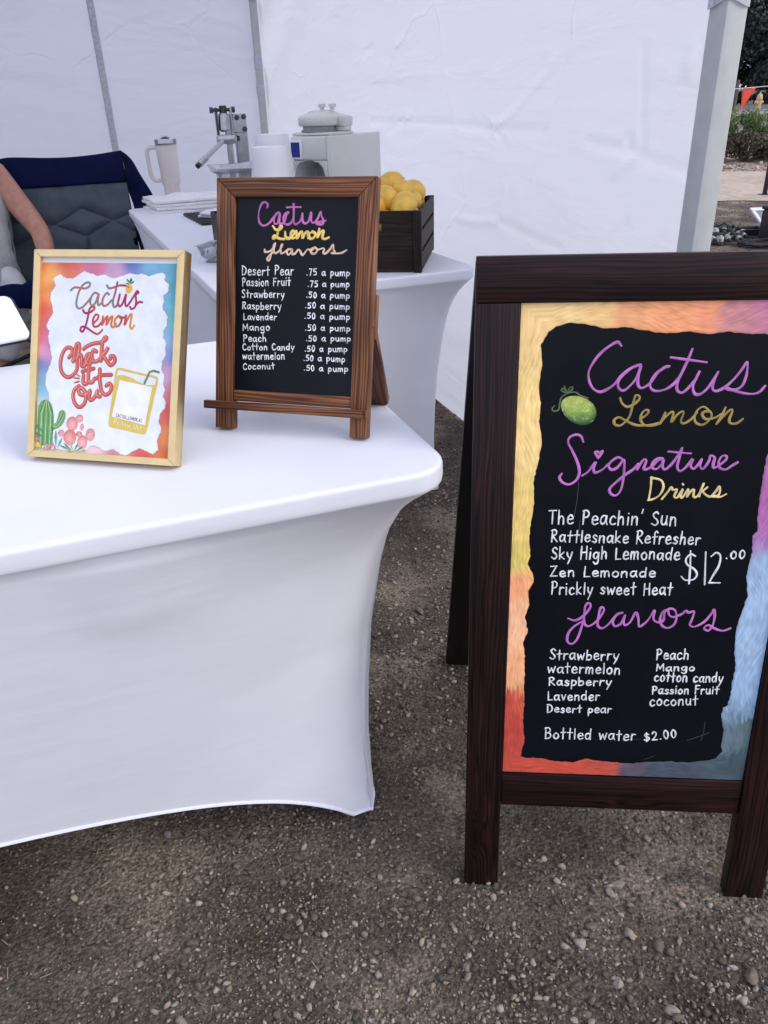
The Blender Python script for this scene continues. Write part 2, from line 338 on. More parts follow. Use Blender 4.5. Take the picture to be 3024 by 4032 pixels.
# ------------------------------------------------------------------ stroke lettering
# print hand: cap height 1, x-height .6
G = {
'a': (.62, '.5 .5 .3 .6 .08 .46 .05 .2 .2 .02 .4 .15 .5 .48|.52 .58 .5 .2 .6 .0'),
'b': (.58, '.06 1 .05 .5 .05 0|.05 .32 .25 .56 .48 .42 .46 .12 .22 0 .05 .1'),
'c': (.54, '.46 .5 .28 .6 .07 .42 .08 .12 .28 0 .5 .1'),
'd': (.62, '.5 .45 .3 .58 .08 .46 .05 .2 .2 .02 .4 .12 .5 .4|.52 1 .5 .5 .52 0'),
'e': (.56, '.08 .3 .3 .32 .48 .36 .42 .54 .24 .6 .07 .4 .1 .1 .3 0 .52 .1'),
'f': (.46, '.46 .88 .34 1 .2 .85 .2 .4 .2 0|.02 .52 .42 .56'),
'g': (.62, '.5 .48 .3 .6 .08 .46 .06 .22 .22 .06 .4 .16 .5 .45|.52 .58 .52 .1 .48 -.28 .28 -.38 .08 -.24'),
'h': (.58, '.06 1 .06 .5 .05 0|.06 .34 .24 .57 .42 .48 .45 .2 .46 0'),
'i': (.2, '.09 .56 .08 0|.09 .82 .1 .85'),
'k': (.56, '.06 1 .06 .5 .06 0|.44 .58 .08 .26 .08 .26 .48 .0'),
'l': (.2, '.09 1 .08 0'),
'm': (.8, '.05 .58 .05 .3 .05 0|.05 .36 .2 .58 .34 .5 .35 .2 .35 0|.35 .36 .5 .58 .66 .5 .68 .2 .7 0'),
'n': (.6, '.06 .58 .06 .3 .06 0|.06 .34 .25 .58 .44 .5 .47 .2 .5 0'),
'o': (.58, '.28 .6 .07 .42 .08 .14 .28 0 .48 .16 .48 .44 .28 .6 .22 .58'),
'p': (.58, '.07 .58 .06 .1 .06 -.38|.06 .36 .26 .58 .48 .42 .44 .14 .22 .02 .07 .1'),
'r': (.46, '.07 .58 .06 .3 .06 0|.06 .32 .22 .55 .42 .54'),
's': (.48, '.42 .5 .24 .6 .09 .48 .22 .33 .4 .2 .28 .02 .04 .08'),
't': (.48, '.22 .95 .21 .5 .22 .0|.0 .56 .44 .6'),
'u': (.58, '.06 .58 .06 .2 .22 0 .42 .12 .47 .56|.47 .58 .47 .3 .52 0'),
'v': (.5, '.03 .58 .22 0 .22 0 .46 .58'),
'w': (.76, '.03 .58 .16 .02 .16 .02 .36 .48 .36 .48 .54 .02 .54 .02 .72 .6'),
'y': (.56, '.06 .58 .1 .3 .28 .08|.52 .58 .36 .1 .14 -.38'),
'z': (.5, '.05 .56 .45 .56 .45 .56 .05 .02 .05 .02 .48 .02'),
'B': (.64, '.08 1 .07 .5 .06 0|.0 .95 .3 1 .5 .84 .42 .6 .12 .54 .12 .54 .45 .48 .56 .24 .4 .04 .04 .02'),
'C': (.64, '.56 .84 .4 1 .16 .86 .06 .5 .14 .14 .36 0 .58 .14'),
'D': (.7, '.08 1 .07 .5 .06 0|.02 .98 .34 .94 .58 .66 .56 .3 .34 .06 .04 .02'),
'F': (.56, '.08 .98 .07 .5 .06 0|.06 .98 .52 .96|.07 .54 .42 .56'),
'H': (.66, '.08 1 .07 .5 .06 0|.56 1 .56 .5 .58 0|.07 .52 .57 .54'),
'L': (.54, '.08 1 .06 .4 .06 .02 .06 .02 .5 .04'),
'M': (.84, '.06 0 .1 .96 .1 .96 .4 .3 .4 .3 .7 .98 .7 .98 .76 0'),
'P': (.6, '.1 .98 .08 .5 .06 0|.02 .94 .3 1 .52 .8 .42 .54 .1 .46'),
'R': (.62, '.1 .98 .08 .5 .06 0|.02 .94 .3 1 .5 .82 .4 .6 .12 .5 .12 .5 .56 0'),
'S': (.58, '.5 .86 .32 1 .1 .84 .18 .6 .42 .42 .5 .18 .3 0 .04 .12'),
'T': (.64, '.02 .98 .62 .98|.32 .98 .32 .5 .3 0'),
'Z': (.62, '.06 .96 .54 .98 .54 .98 .06 .02 .06 .02 .58 .02'),
'0': (.52, '.24 1 .07 .72 .07 .28 .24 0 .42 .26 .42 .74 .24 1 .18 .96'),
'1': (.26, '.13 1 .12 0'),
'2': (.56, '.06 .76 .22 1 .44 .84 .36 .46 .06 .03 .06 .03 .5 .03'),
'5': (.56, '.48 .98 .12 .96 .12 .96 .1 .58 .32 .62 .46 .38 .38 .08 .06 .06'),
'7': (.54, '.04 .96 .46 .98 .46 .98 .3 .5 .2 0'),
'$': (.56, '.48 .82 .28 .94 .1 .76 .22 .56 .44 .42 .46 .18 .26 .06 .05 .2|.29 1.08 .27 .5 .25 -.08'),
'.': (.24, '.1 .08 .12 .06'), "'": (.2, '.12 1.02 .06 .78'), '!': (.24, '.12 1 .1 .32|.1 .06 .11 .03'), '_': (.5, '.0 -.06 .5 -.06'),
'A': (.6, '.02 0 .28 1 .28 1 .56 0|.12 .36 .46 .36'), 'U': (.6, '.06 1 .06 .3 .2 .02 .4 .02 .52 .3 .52 1'), 'E': (.5, '.46 1 .06 1 .06 1 .06 0 .06 0 .46 0|.06 .52 .4 .52'),
'O': (.62, '.3 1 .07 .78 .07 .24 .3 0 .53 .24 .53 .78 .3 1'), 'N': (.6, '.06 0 .06 1 .06 1 .5 0 .5 0 .5 1'), 'F2': (.5, ''), ' ': (.42, ''),
}
def smooth_pts(p, n=6, split=False):
    """Catmull-Rom; a doubled point is a corner"""
    segs = [[p[0]]]
    for q in p[1:]:
        if abs(q[0]-segs[-1][-1][0])+abs(q[1]-segs[-1][-1][1]) < 1e-9: segs.append([q])
        else: segs[-1].append(q)
    out = []; parts = []
    for s in segs:
        if len(s) == 1: continue
        if len(s) == 2: pts = [(s[0][0]+(s[1][0]-s[0][0])*k/6, s[0][1]+(s[1][1]-s[0][1])*k/6) for k in range(7)]
        else:
            e = [(2*s[0][0]-s[1][0], 2*s[0][1]-s[1][1])]+list(s)+[(2*s[-1][0]-s[-2][0], 2*s[-1][1]-s[-2][1])]
            pts = [s[0]]
            for i in range(1, len(e)-2):
                p0, p1, p2, p3 = e[i-1:i+3]
                for k in range(1, n+1):
                    t = k/n; t2 = t*t; t3 = t2*t
                    pts.append(tuple(0.5*((2*p1[d])+(-p0[d]+p2[d])*t+(2*p0[d]-5*p1[d]+4*p2[d]-p3[d])*t2+(-p0[d]+3*p1[d]-3*p2[d]+p3[d])*t3) for d in (0, 1)))
        out.extend(pts); parts.append(pts)
    return parts if split else out
def stroke(mb, pts, w, h, col, base=0.0, wob=0.16):
    """one pen stroke (metres, in the board plane x,z) laid on the face y=base, raised towards -y"""
    P = [np.array(pts[0], float)]
    for q in pts[1:]:
        q = np.array(q, float)
        if np.linalg.norm(q-P[-1]) > w*0.10: P.append(q)
    if len(P) == 1: P.append(P[0]+np.array([w*0.15, 0.0]))
    P = np.array(P); n = len(P)
    T = np.zeros_like(P); T[1:-1] = P[2:]-P[:-2]; T[0] = P[1]-P[0]; T[-1] = P[-1]-P[-2]
    T /= np.linalg.norm(T, axis=1)[:, None]+1e-12
    hh = h*random.uniform(0.75, 1.25)
    prof = ((-1, 0), (-.72, .7), (0, 1), (.72, .7), (1, 0))
    rings = []
    ph = random.uniform(0, 6); ph2 = random.uniform(0, 6); fq = random.uniform(.10, .30)
    for sgn, i in ((-1, 0),):
        for an in (80, 50, 20): rings.append((P[0]-T[0]*math.sin(R_(an))*w*.5, T[0], math.cos(R_(an))))
    for i in range(n): rings.append((P[i], T[i], (1.0+wob*math.sin(i*fq*1.7+ph)+wob*.7*math.sin(i*fq*.6+ph2))*(1-.22*math.exp(-min(i, n-1-i)/2.5)*(wob > 0))))
    for an in (20, 50, 80): rings.append((P[-1]+T[-1]*math.sin(R_(an))*w*.5, T[-1], math.cos(R_(an))))
    vs = []; cs = []
    cf = col if callable(col) else (lambda x, z: col)
    for ri, (p, t, k) in enumerate(rings):
        fade = 1-(.20*max(0, math.sin(ri*fq+ph2))**2+.06*random.random() if wob > 0 else 0)
        nx = np.array([-t[1], t[0]])
        for o, e in prof:
            q = p+nx*o*w*.5*k; vs.append((q[0], base-(e*hh*min(1, k)+(0 if e else -0.00001)), q[1])); cs.append(tuple(c_*fade for c_ in cf(q[0], q[1])))
    m_ = 5; fs = []
    for i in range(len(rings)-1):
        for k in range(m_-1): fs.append((i*m_+k, i*m_+k+1, (i+1)*m_+k+1, (i+1)*m_+k))
    mb.add(vs, fs, col=cs)
def write(mb, text, x0, z0, x1, z1, cap, w, h, col, base=0.0, seed=0, slant=0.0, jit=1.0):
    """print-hand text along the baseline (x0,z0)-(x1,z1), mm"""
    rr = random.Random(seed); adv = 0; items = []
    for ch in text:
        gw, g = G[ch]; items.append((ch, adv, gw)); adv += gw+0.16
    adv -= 0.16
    L_ = math.hypot(x1-x0, z1-z0); sx = L_/adv; an = math.atan2(z1-z0, x1-x0); ca, sa = math.cos(an), math.sin(an)
    for ch, a0, gw in items:
        if not G[ch][1]: continue
        s = 1+rr.uniform(-.07, .07)*jit; dy = rr.uniform(-.035, .035)*jit; rot = rr.uniform(-.06, .06)*jit
        for st in G[ch][1].split('|'):
            n = [float(q) for q in st.split()]; pts = [(n[i], n[i+1]) for i in range(0, len(n), 2)]
            pts = [(p[0]+rr.uniform(-.012, .012)*jit, p[1]+rr.uniform(-.012, .012)*jit) if k == 0 or pts[k-1] != p else None for k, p in enumerate(pts)]
            for k, p in enumerate(pts):
                if p is None: pts[k] = pts[k-1]
            for part in smooth_pts(pts, 6, True):
                out = []
                for px, pz in part:
                    qx = px+slant*pz+rot*-pz*0.6; qz = (pz+rot*(px-gw/2))*s+dy
                    X = (a0+qx)*sx; Z = qz*cap
                    out.append(((x0+X*ca-Z*sa)/1000, (z0+X*sa+Z*ca)/1000))
                stroke(mb, out, w, h, col, base)
def scribe(mb, strokes, w, h, col, base=0.0, wob=0.16):
    for st in strokes: stroke(mb, [(x/1000, z/1000) for x, z in smooth_pts(st)], w, h, col, base, wob)

# ------ handwriting and outlines, millimetres in each board's own plane
A_CACTUS=[[(182.0,890.5),(177.4,895.0),(170.0,891.6),(159.1,882.9),(149.5,870.2),(144.5,857.4),(146.4,845.3),(151.9,836.2),(160.1,832.1),(168.7,835.1),(177.9,842.2),(184.9,852.1),(193.8,861.0),(202.1,865.3),(208.8,866.3),(199.4,863.4),(188.5,855.1),(182.5,846.2),(183.2,837.5),(189.4,833.6),(196.7,839.1),(204.5,850.0),(208.9,865.3),(206.9,855.0),(206.7,843.0),(210.6,837.0),(217.2,839.0),(223.4,844.9),(230.9,856.8),(237.9,863.1),(243.9,864.2),(238.0,862.3),(229.0,855.9),(222.4,844.9),(223.6,836.5),(230.4,832.9),(240.9,834.8),(249.9,840.8),(255.8,848.7),(260.4,858.6),(265.4,873.3),(269.2,886.8),(265.5,872.7),(260.5,857.6),(255.5,842.8),(256.5,833.8),(262.6,830.7),(269.6,836.7),(276.2,846.6),(281.4,858.9),(277.8,848.6),(275.2,838.7),(278.2,829.6),(285.0,828.6),(292.8,835.6),(299.1,846.5),(304.0,857.7),(300.2,845.5),(299.4,836.6),(303.8,832.5),(313.7,836.9),(323.8,847.4),(331.6,859.1),(336.9,868.9),(338.5,860.1),(337.9,848.3),(334.5,838.4),(326.5,834.0),(316.8,835.5),(316.6,837.3),(327.7,832.4),(345.4,828.8),(356.5,830.7),(363.0,838.7)],[(244.2,875.4),(265.5,872.3),(287.8,869.0)]]
A_LEMON=[[(186.3,823.9),(189.5,817.2),(196.1,812.6),(203.8,815.5),(210.0,821.8),(210.2,826.5),(205.6,827.3),(203.5,818.8),(201.0,802.3),(196.8,794.1),(189.4,787.8),(182.7,789.5),(181.4,795.1),(187.1,798.8),(194.7,795.1),(206.1,789.5),(216.2,787.8),(227.9,789.0),(237.5,791.5)],[(215.3,797.1),(221.7,802.3),(223.6,806.8),(220.1,808.5),(215.6,804.0),(214.6,795.7),(220.1,788.6),(229.0,787.8),(239.6,790.3)],[(244.6,804.7),(242.8,798.1),(239.6,790.5),(244.7,798.1),(251.8,805.3),(254.9,803.9),(253.7,792.8),(259.1,801.2),(265.3,806.3),(267.6,803.9),(265.4,793.6),(269.5,790.7),(277.3,795.6),(284.0,804.7)],[(300.4,805.9),(291.8,812.4),(284.6,808.3),(281.7,799.7),(284.6,791.5),(292.8,788.8),(299.9,794.0),(302.8,801.8),(298.3,806.7),(290.9,803.8),(295.7,796.4),(307.2,798.1),(316.1,804.2)],[(318.6,811.3),(315.1,800.1),(309.8,789.4),(316.8,799.1),(324.8,808.3),(327.7,806.6),(325.3,796.0),(327.5,790.8),(335.3,790.8),(341.7,796.4)]]
A_SIGNATURE=[[(144.0,766.3),(140.4,773.7),(133.2,775.6),(125.8,771.4),(124.9,764.1),(130.6,753.8),(138.9,736.5),(141.8,723.4),(138.4,712.8),(129.5,706.8),(120.6,709.6),(116.1,716.3),(118.7,721.6)],[(146.2,719.5),(153.0,724.6),(159.4,734.4),(162.2,737.7),(160.0,729.7),(162.3,723.5),(171.1,727.5),(178.6,735.6)],[(198.0,741.5),(190.4,744.7),(182.4,739.3),(179.3,732.4),(183.8,727.6),(191.2,731.3),(198.0,741.5),(199.6,732.4),(199.7,715.0),(197.9,699.5),(192.4,691.6),(185.5,693.6),(183.1,700.5),(189.0,708.3),(200.3,719.4),(211.7,728.6),(217.4,736.4),(216.2,727.7),(220.9,737.9),(224.9,742.3),(227.2,739.5),(224.9,729.3),(229.8,728.9),(236.4,733.7),(241.7,740.8),(248.1,743.4),(240.5,743.4),(235.1,736.9),(235.7,730.4),(241.9,729.2),(248.1,737.0),(249.0,742.4),(248.6,732.7),(252.4,728.3),(259.4,734.9),(266.1,746.1),(271.1,758.4),(269.2,745.6),(267.6,732.7),(271.3,726.3),(277.9,730.6),(285.9,742.5),(284.5,733.9),(289.0,729.4),(295.1,737.2),(297.7,742.9),(296.8,732.9),(301.0,729.4),(306.7,739.8),(308.1,747.5),(313.6,744.7),(313.0,736.8),(314.1,730.8),(320.3,734.0),(328.1,742.0),(328.1,747.1),(322.6,746.7),(319.4,739.0),(322.1,730.8),(329.9,728.7),(337.1,734.1),(343.4,738.4)],[(254.5,752.9),(267.5,751.6),(282.6,750.4)],[(164.8,744.0),(161.8,748.5),(159.8,751.7),(163.5,752.6),(165.3,750.5),(170.1,753.5),(167.9,748.3),(164.8,744.0)]]
A_DRINKS=[[(236.0,717.4),(236.5,702.0),(235.5,685.3)],[(235.5,716.9),(248.5,713.5),(252.9,704.3),(249.6,693.2),(242.1,687.1),(235.1,685.1)],[(252.7,687.0),(259.4,697.3),(262.8,703.3),(265.6,700.0),(270.8,700.4),(268.2,691.1),(272.1,688.9),(275.8,695.6),(278.4,701.2),(276.5,692.3),(279.0,689.0),(285.3,701.2),(284.5,689.9),(288.7,697.9),(292.8,700.2),(293.0,691.8),(296.7,690.0),(300.9,696.9),(304.3,710.1),(301.5,700.2),(300.6,690.9)],[(301.0,696.2),(308.3,702.5),(310.2,704.7),(304.8,697.6),(314.4,690.6),(320.9,698.2),(324.6,705.2),(326.2,698.6),(324.6,692.4),(318.7,691.1),(316.6,692.4),(326.9,690.3),(334.4,694.3)],[(277.4,708.2),(277.9,707.5)]]
A_FLAVORS=[[(141.1,503.4),(151.2,500.6),(161.7,507.9),(169.7,520.0),(170.5,526.7),(166.2,528.6),(163.0,521.1),(162.8,508.4),(160.7,490.6),(155.4,469.8),(148.1,461.8),(141.8,466.8),(142.6,479.3),(149.6,490.3),(160.1,498.7)],[(163.4,521.1),(162.7,505.9),(164.9,494.5),(171.6,492.1),(182.0,501.3),(189.6,516.1),(188.7,522.1),(184.9,521.0),(183.2,508.9),(183.0,493.7),(189.6,488.7),(197.8,495.3),(207.6,510.0),(217.0,514.7),(209.6,512.6),(203.9,501.8),(206.8,492.7),(215.3,497.0),(220.2,511.0),(219.0,499.6),(221.6,494.6),(228.1,499.9),(234.4,515.1),(239.0,505.2),(241.0,493.1),(248.0,497.8),(253.7,506.0),(259.9,519.5),(259.8,505.7),(266.2,500.3),(273.5,503.5),(274.3,516.0),(280.1,522.4),(287.9,520.1),(291.3,508.9),(289.3,497.5),(281.2,491.5),(272.6,495.4),(268.9,505.9),(272.0,518.0),(278.3,519.1),(281.2,511.7),(288.0,509.4),(298.2,514.6),(303.0,519.7),(306.9,516.8),(314.2,518.7),(313.0,506.9),(310.9,497.3),(317.7,494.5),(329.7,502.3),(337.8,515.0),(341.1,522.5),(343.3,510.1),(342.2,497.1),(337.4,488.6),(330.9,492.3),(336.3,497.4),(346.0,492.1),(357.2,488.9),(367.3,493.2)]]
A_PRICE=[[(305.8,604.0),(299.3,606.7),(293.9,599.1),(296.9,590.8),(307.2,583.9),(311.3,575.6),(306.9,568.3),(296.4,567.6),(290.8,572.8)],[(298.7,611.4),(300.9,587.3),(302.3,562.1)],[(319.0,610.0),(321.1,586.5),(323.5,561.3)],[(327.2,604.3),(333.2,609.5),(339.0,604.5),(338.8,590.3),(333.3,575.9),(329.1,564.3),(329.3,563.9),(336.9,564.0),(343.2,564.1)]]
A_LINES=[("The Peachin' Sun", 105.2, 649.6, 275.8, 649.3, 20.7), ('Rattlesnake Refresher', 110.2, 623.5, 310.0, 621.6, 17.6), ('Sky High Lemonade', 111.6, 596.9, 285.6, 598.5, 17.9), ('Zen Lemonade', 111.5, 570.1, 255.8, 571.0, 15.0), ('Prickly sweet Heat', 115.0, 542.0, 281.4, 544.4, 18.5), ('.00', 345.7, 600.6, 371.9, 601.0, 11.7), ('Strawberry', 118.4, 435.0, 217.1, 436.7, 16.8), ('watermelon', 116.6, 412.3, 221.6, 412.9, 17.1), ('Raspberry', 119.5, 390.3, 210.4, 392.7, 14.3), ('Lavender', 119.1, 364.2, 195.4, 366.6, 15.2), ('Desert pear', 119.5, 342.4, 214.2, 345.3, 13.5), ('Peach', 270.5, 439.5, 315.9, 440.8, 16.6), ('Mango', 272.0, 420.1, 326.3, 422.0, 11.6), ('cotton candy', 271.1, 402.1, 368.1, 403.5, 16.1), ('Passion Fruit', 270.3, 380.7, 365.1, 383.9, 13.6), ('coconut', 268.7, 359.5, 337.7, 363.5, 16.9), ('Bottled water', 118.6, 294.6, 253.9, 297.0, 19.0), ('$2.00', 266.8, 296.0, 314.0, 304.2, 14.4)]
E_CACTUS=[[(73.3,305.3),(74.1,309.3),(70.4,312.0),(65.9,310.7),(62.3,303.7),(60.6,294.0),(62.6,285.1),(68.8,281.4),(76.4,284.6),(81.8,290.5),(87.2,296.4),(91.7,298.8),(87.2,297.2),(83.7,290.5),(84.7,284.3),(89.3,285.3),(92.3,298.0),(91.8,287.6),(93.9,283.2),(99.2,287.3),(102.1,295.6),(105.3,298.8),(100.3,297.2),(97.3,290.8),(99.3,284.4),(105.7,283.3),(111.3,289.2),(112.5,298.8),(111.9,310.8),(112.6,297.2),(112.9,286.0),(116.5,283.6),(122.7,288.5),(125.1,298.0),(125.4,288.5),(129.1,284.5),(134.4,287.7),(137.6,298.8),(137.9,288.5),(141.1,285.3),(146.8,290.1),(151.3,299.6),(152.3,294.9),(155.4,288.1),(153.7,283.6),(147.3,283.6),(146.2,285.5),(158.4,288.1)],[(102.4,305.2),(112.4,305.7),(122.2,305.5)]]
E_LEMON=[[(82.6,280.6),(86.7,276.3),(93.1,277.1),(95.6,280.3),(93.0,281.6),(90.4,274.7),(88.2,268.2),(83.3,264.9),(85.0,268.1),(91.5,264.9),(98.9,264.0)],[(100.5,273.1),(101.5,266.6),(106.5,265.1),(111.1,268.3),(114.7,272.9),(111.7,274.8),(108.7,270.7),(110.7,265.1),(116.6,266.8)],[(116.8,274.5),(117.9,265.2),(121.6,271.6),(125.3,274.1),(126.0,266.0),(129.5,271.7),(133.4,273.3),(134.3,266.1)],[(140.2,274.1),(135.8,270.9),(136.8,265.3),(142.2,266.2),(144.7,271.0),(140.2,274.1)],[(149.9,277.4),(147.5,266.2),(151.9,273.4),(156.2,275.0),(154.6,267.0),(158.3,264.7),(163.5,266.6)]]
E_FLAVORS=[[(70.6,250.0),(71.6,246.8),(79.0,248.2),(84.4,254.3),(86.5,258.4),(84.4,256.7),(82.3,250.2),(80.1,242.0),(77.4,235.8),(74.6,237.6),(78.2,242.8),(84.6,246.9)],[(86.5,258.1),(84.5,250.2),(86.4,245.3),(91.9,248.3),(97.2,256.1),(95.7,256.9),(94.4,250.3),(95.6,245.1),(102.0,248.0),(106.5,250.8),(112.0,250.5),(106.5,251.3),(103.7,246.8),(106.7,243.6),(111.6,249.7),(111.2,244.8),(115.7,245.4),(120.1,250.3),(123.3,248.2),(126.7,243.4),(132.8,250.0),(135.8,251.1),(139.1,249.2),(144.4,254.1),(138.7,250.8),(140.1,246.0),(145.5,246.1),(147.7,250.9),(143.8,254.1),(148.9,250.9),(153.0,252.0),(156.0,252.6),(158.0,251.1),(156.2,246.8),(159.8,245.9),(165.8,251.1),(170.4,257.6),(171.2,251.2),(173.1,247.4),(167.8,246.7),(170.5,246.1),(181.9,246.8),(189.7,250.6)]]
E_LINES=[('Desert Pear', 36.8, 215.5, 114.7, 217.1, 12.1), ('Passion Fruit', 37.6, 200.3, 110.4, 202.9, 10.9), ('Strawberry', 37.2, 184.7, 101.6, 186.5, 10.2), ('Raspberry', 38.0, 169.1, 97.3, 170.3, 9.9), ('Lavender', 40.1, 154.5, 90.8, 155.9, 8.9), ('Mango', 38.9, 139.6, 80.7, 141.1, 9.4), ('Peach', 40.1, 124.3, 75.7, 125.7, 9.5), ('Cotton Candy', 39.2, 112.5, 118.2, 115.9, 8.6), ('watermelon', 39.4, 99.6, 104.2, 102.3, 10.1), ('Coconut', 40.0, 85.4, 89.2, 88.2, 8.8), ('.75 a pump', 133.2, 216.9, 195.9, 217.5, 8.5), ('.75 a pump', 135.5, 201.9, 196.0, 203.0, 7.9), ('.50 a pump', 133.7, 187.3, 196.9, 188.2, 7.6), ('.50 a pump', 132.3, 173.3, 197.5, 173.6, 7.7), ('.50 a pump', 131.8, 159.3, 198.6, 160.0, 7.7), ('.50 a pump', 133.2, 143.2, 199.6, 144.7, 7.8), ('.50 a pump', 135.1, 128.8, 200.7, 131.2, 7.8), ('.50 a pump', 133.6, 114.5, 196.4, 116.8, 7.8), ('.50 a pump', 132.2, 101.8, 193.7, 103.2, 7.9), ('.50 a pump', 132.9, 88.2, 198.4, 90.0, 7.5)]
G_CACTUS=[[(54.1,223.9),(59.0,227.6),(67.0,227.6),(75.0,226.7),(81.3,229.6),(82.2,233.8),(77.9,234.6),(71.7,230.9),(66.5,222.4),(63.7,212.5),(63.3,205.2),(66.7,200.5),(73.0,202.6),(80.6,210.0),(85.1,215.7)],[(94.7,220.0),(89.6,221.3),(85.1,215.7),(83.8,208.4),(86.9,204.5),(91.7,208.8),(95.9,220.1),(94.8,210.3),(96.3,205.2),(101.2,208.7)],[(110.9,219.3),(108.1,221.6),(103.9,217.4),(101.6,210.4),(103.7,204.6),(109.2,206.1),(115.2,212.0)],[(122.3,235.5),(120.1,223.2),(117.1,210.7),(118.7,203.5),(122.5,204.9),(124.9,210.8),(126.8,220.3),(124.6,210.8),(126.5,204.4),(131.0,207.9),(135.8,220.4),(134.7,211.0),(136.9,204.6),(141.7,209.7),(147.5,218.8),(151.1,224.3),(153.5,222.4),(149.7,219.5),(150.6,211.3),(149.4,204.1),(144.5,201.2),(142.0,203.9)],[(107.2,231.4),(110.5,227.5),(117.5,228.7),(125.2,231.3),(134.5,231.1),(140.0,228.4)],[(151.1,207.1),(154.8,210.5),(159.5,210.1)]]
G_LEMON=[[(73.5,198.6),(76.5,194.8),(82.8,195.2),(89.0,198.9),(90.4,202.5),(86.4,203.1),(82.7,198.8),(80.8,187.5),(78.1,177.6),(74.4,170.2),(70.8,171.8),(72.9,176.5),(80.6,174.9),(88.8,170.2),(96.8,167.6),(103.2,172.9)],[(89.8,181.4),(95.9,187.6),(96.6,191.8),(92.5,192.7),(88.8,186.0),(90.3,177.7),(96.3,177.8),(101.2,182.4)],[(103.6,190.6),(102.3,179.4),(106.9,187.9),(110.2,190.7),(108.8,179.8),(113.5,188.0),(117.3,190.9),(115.9,180.0),(119.2,177.0),(122.9,181.5)],[(126.3,192.1),(121.1,186.8),(122.2,178.4),(127.6,180.0),(131.1,188.4),(126.7,191.9),(129.5,188.9),(134.2,190.2)],[(137.1,193.0),(135.4,180.4),(139.7,188.6),(143.3,194.2),(145.2,192.9),(143.5,179.3),(146.5,175.7),(149.4,180.1)]]
G_CHECK=[[(55.5,135.2),(60.0,141.8),(58.6,147.4),(51.4,147.9),(45.3,139.9),(42.9,127.0),(45.5,115.4),(53.1,109.4),(61.1,111.2),(67.9,120.0),(68.1,133.5),(70.3,144.9),(69.8,153.1),(66.4,153.3),(64.3,146.2),(62.1,131.9),(60.3,129.0),(68.0,136.4),(72.6,139.3),(74.8,133.8),(74.9,125.3),(79.2,124.7),(82.6,131.2),(86.6,138.4),(85.3,141.2),(81.5,138.2),(80.8,129.7),(86.0,127.5),(90.5,131.7)],[(96.0,144.3),(91.5,145.9),(89.4,138.5),(92.5,131.5),(98.4,132.4),(103.0,136.8)],[(77.1,147.3),(81.7,150.9),(91.1,154.7),(100.5,156.4),(108.2,159.9),(110.0,163.0),(106.8,162.5),(104.1,154.4),(103.5,143.2),(103.2,132.6)],[(103.6,139.7),(110.4,146.2),(113.1,150.8),(109.3,143.6),(105.7,140.2),(111.0,133.6),(117.6,127.2),(123.4,132.3),(122.1,138.4),(117.1,139.1),(116.9,135.5)]]
G_ITOUT=[[(78.3,112.6),(77.9,104.1),(80.8,100.5),(85.5,103.3)],[(76.4,117.7),(76.9,117.1)],[(86.1,124.5),(85.4,111.5),(86.6,104.2),(91.5,103.8),(95.1,109.0)],[(80.3,118.8),(86.3,120.0),(92.9,121.9)],[(72.1,98.2),(65.5,92.2),(64.0,82.1),(69.3,72.1),(75.8,70.4),(81.9,77.0),(82.7,88.4),(76.3,95.2),(71.6,92.2),(75.4,86.6),(84.6,87.6),(89.1,93.2),(88.0,83.2),(91.7,80.2),(97.4,86.2),(100.2,94.0),(99.6,86.6),(104.1,85.3)],[(102.1,121.3),(102.8,106.5),(106.2,92.5),(111.9,88.2),(117.8,91.3),(120.3,98.7),(117.2,103.1),(112.6,100.1)],[(98.3,109.1),(104.1,113.3),(119.0,114.7)],[(69.0,113.0),(72.0,111.0)],[(64.4,108.5),(71.7,108.0)],[(65.5,102.2),(72.3,104.4)]]
G_TORN=[(27.1,239.4),(32.6,242.7),(37.4,244.8),(43.2,241.0),(48.9,239.7),(56.9,239.1),(61.6,242.7),(67.8,246.2),(74.0,249.4),(80.5,246.4),(86.8,246.0),(91.7,243.4),(96.4,243.8),(104.2,245.2),(110.6,242.5),(116.9,240.2),(122.3,242.0),(127.7,243.1),(133.8,245.6),(139.9,247.0),(145.4,246.0),(150.8,245.5),(156.8,247.5),(162.3,245.6),(167.7,243.6),(173.8,245.3),(178.2,247.4),(187.3,248.2),(191.2,244.8),(189.2,239.3),(192.8,236.0),(196.3,233.7),(195.6,228.5),(194.9,224.4),(188.8,218.8),(189.9,212.0),(188.2,206.5),(188.9,201.0),(192.9,197.0),(196.9,192.9),(195.3,187.4),(196.0,181.9),(191.8,175.0),(191.5,165.3),(196.1,158.6),(195.3,151.6),(196.4,144.8),(191.6,135.0),(190.6,123.9),(195.2,117.1),(194.6,106.0),(197.3,97.8),(194.7,89.3),(199.6,82.6),(197.8,74.2),(192.0,67.0),(190.2,57.1),(194.5,48.9),(193.3,41.9),(189.1,33.3),(191.3,20.8),(184.0,13.8),(174.5,17.4),(165.0,20.7),(157.4,17.4),(145.3,10.0),(137.4,11.2),(126.1,17.0),(113.6,13.4),(107.0,17.3),(98.9,20.4),(91.0,18.5),(86.5,11.8),(52.5,11.9),(19.7,12.2),(16.7,45.4),(21.6,65.8),(28.4,77.7),(26.8,86.2),(20.6,98.9),(22.1,111.9),(26.5,122.1),(29.6,133.7),(26.2,149.3),(22.4,160.6),(23.8,169.2),(19.3,176.2),(22.2,183.4),(28.6,193.4),(27.6,203.4),(23.5,211.8),(24.7,220.3),(31.3,230.3)]
G_ART=[(8.9,259.7),(204.4,260.9),(206.0,9.5),(6.3,9.6)]
G_IN=[(11.0,266.5),(207.0,266.7),(209.1,9.2),(9.1,9.2)]
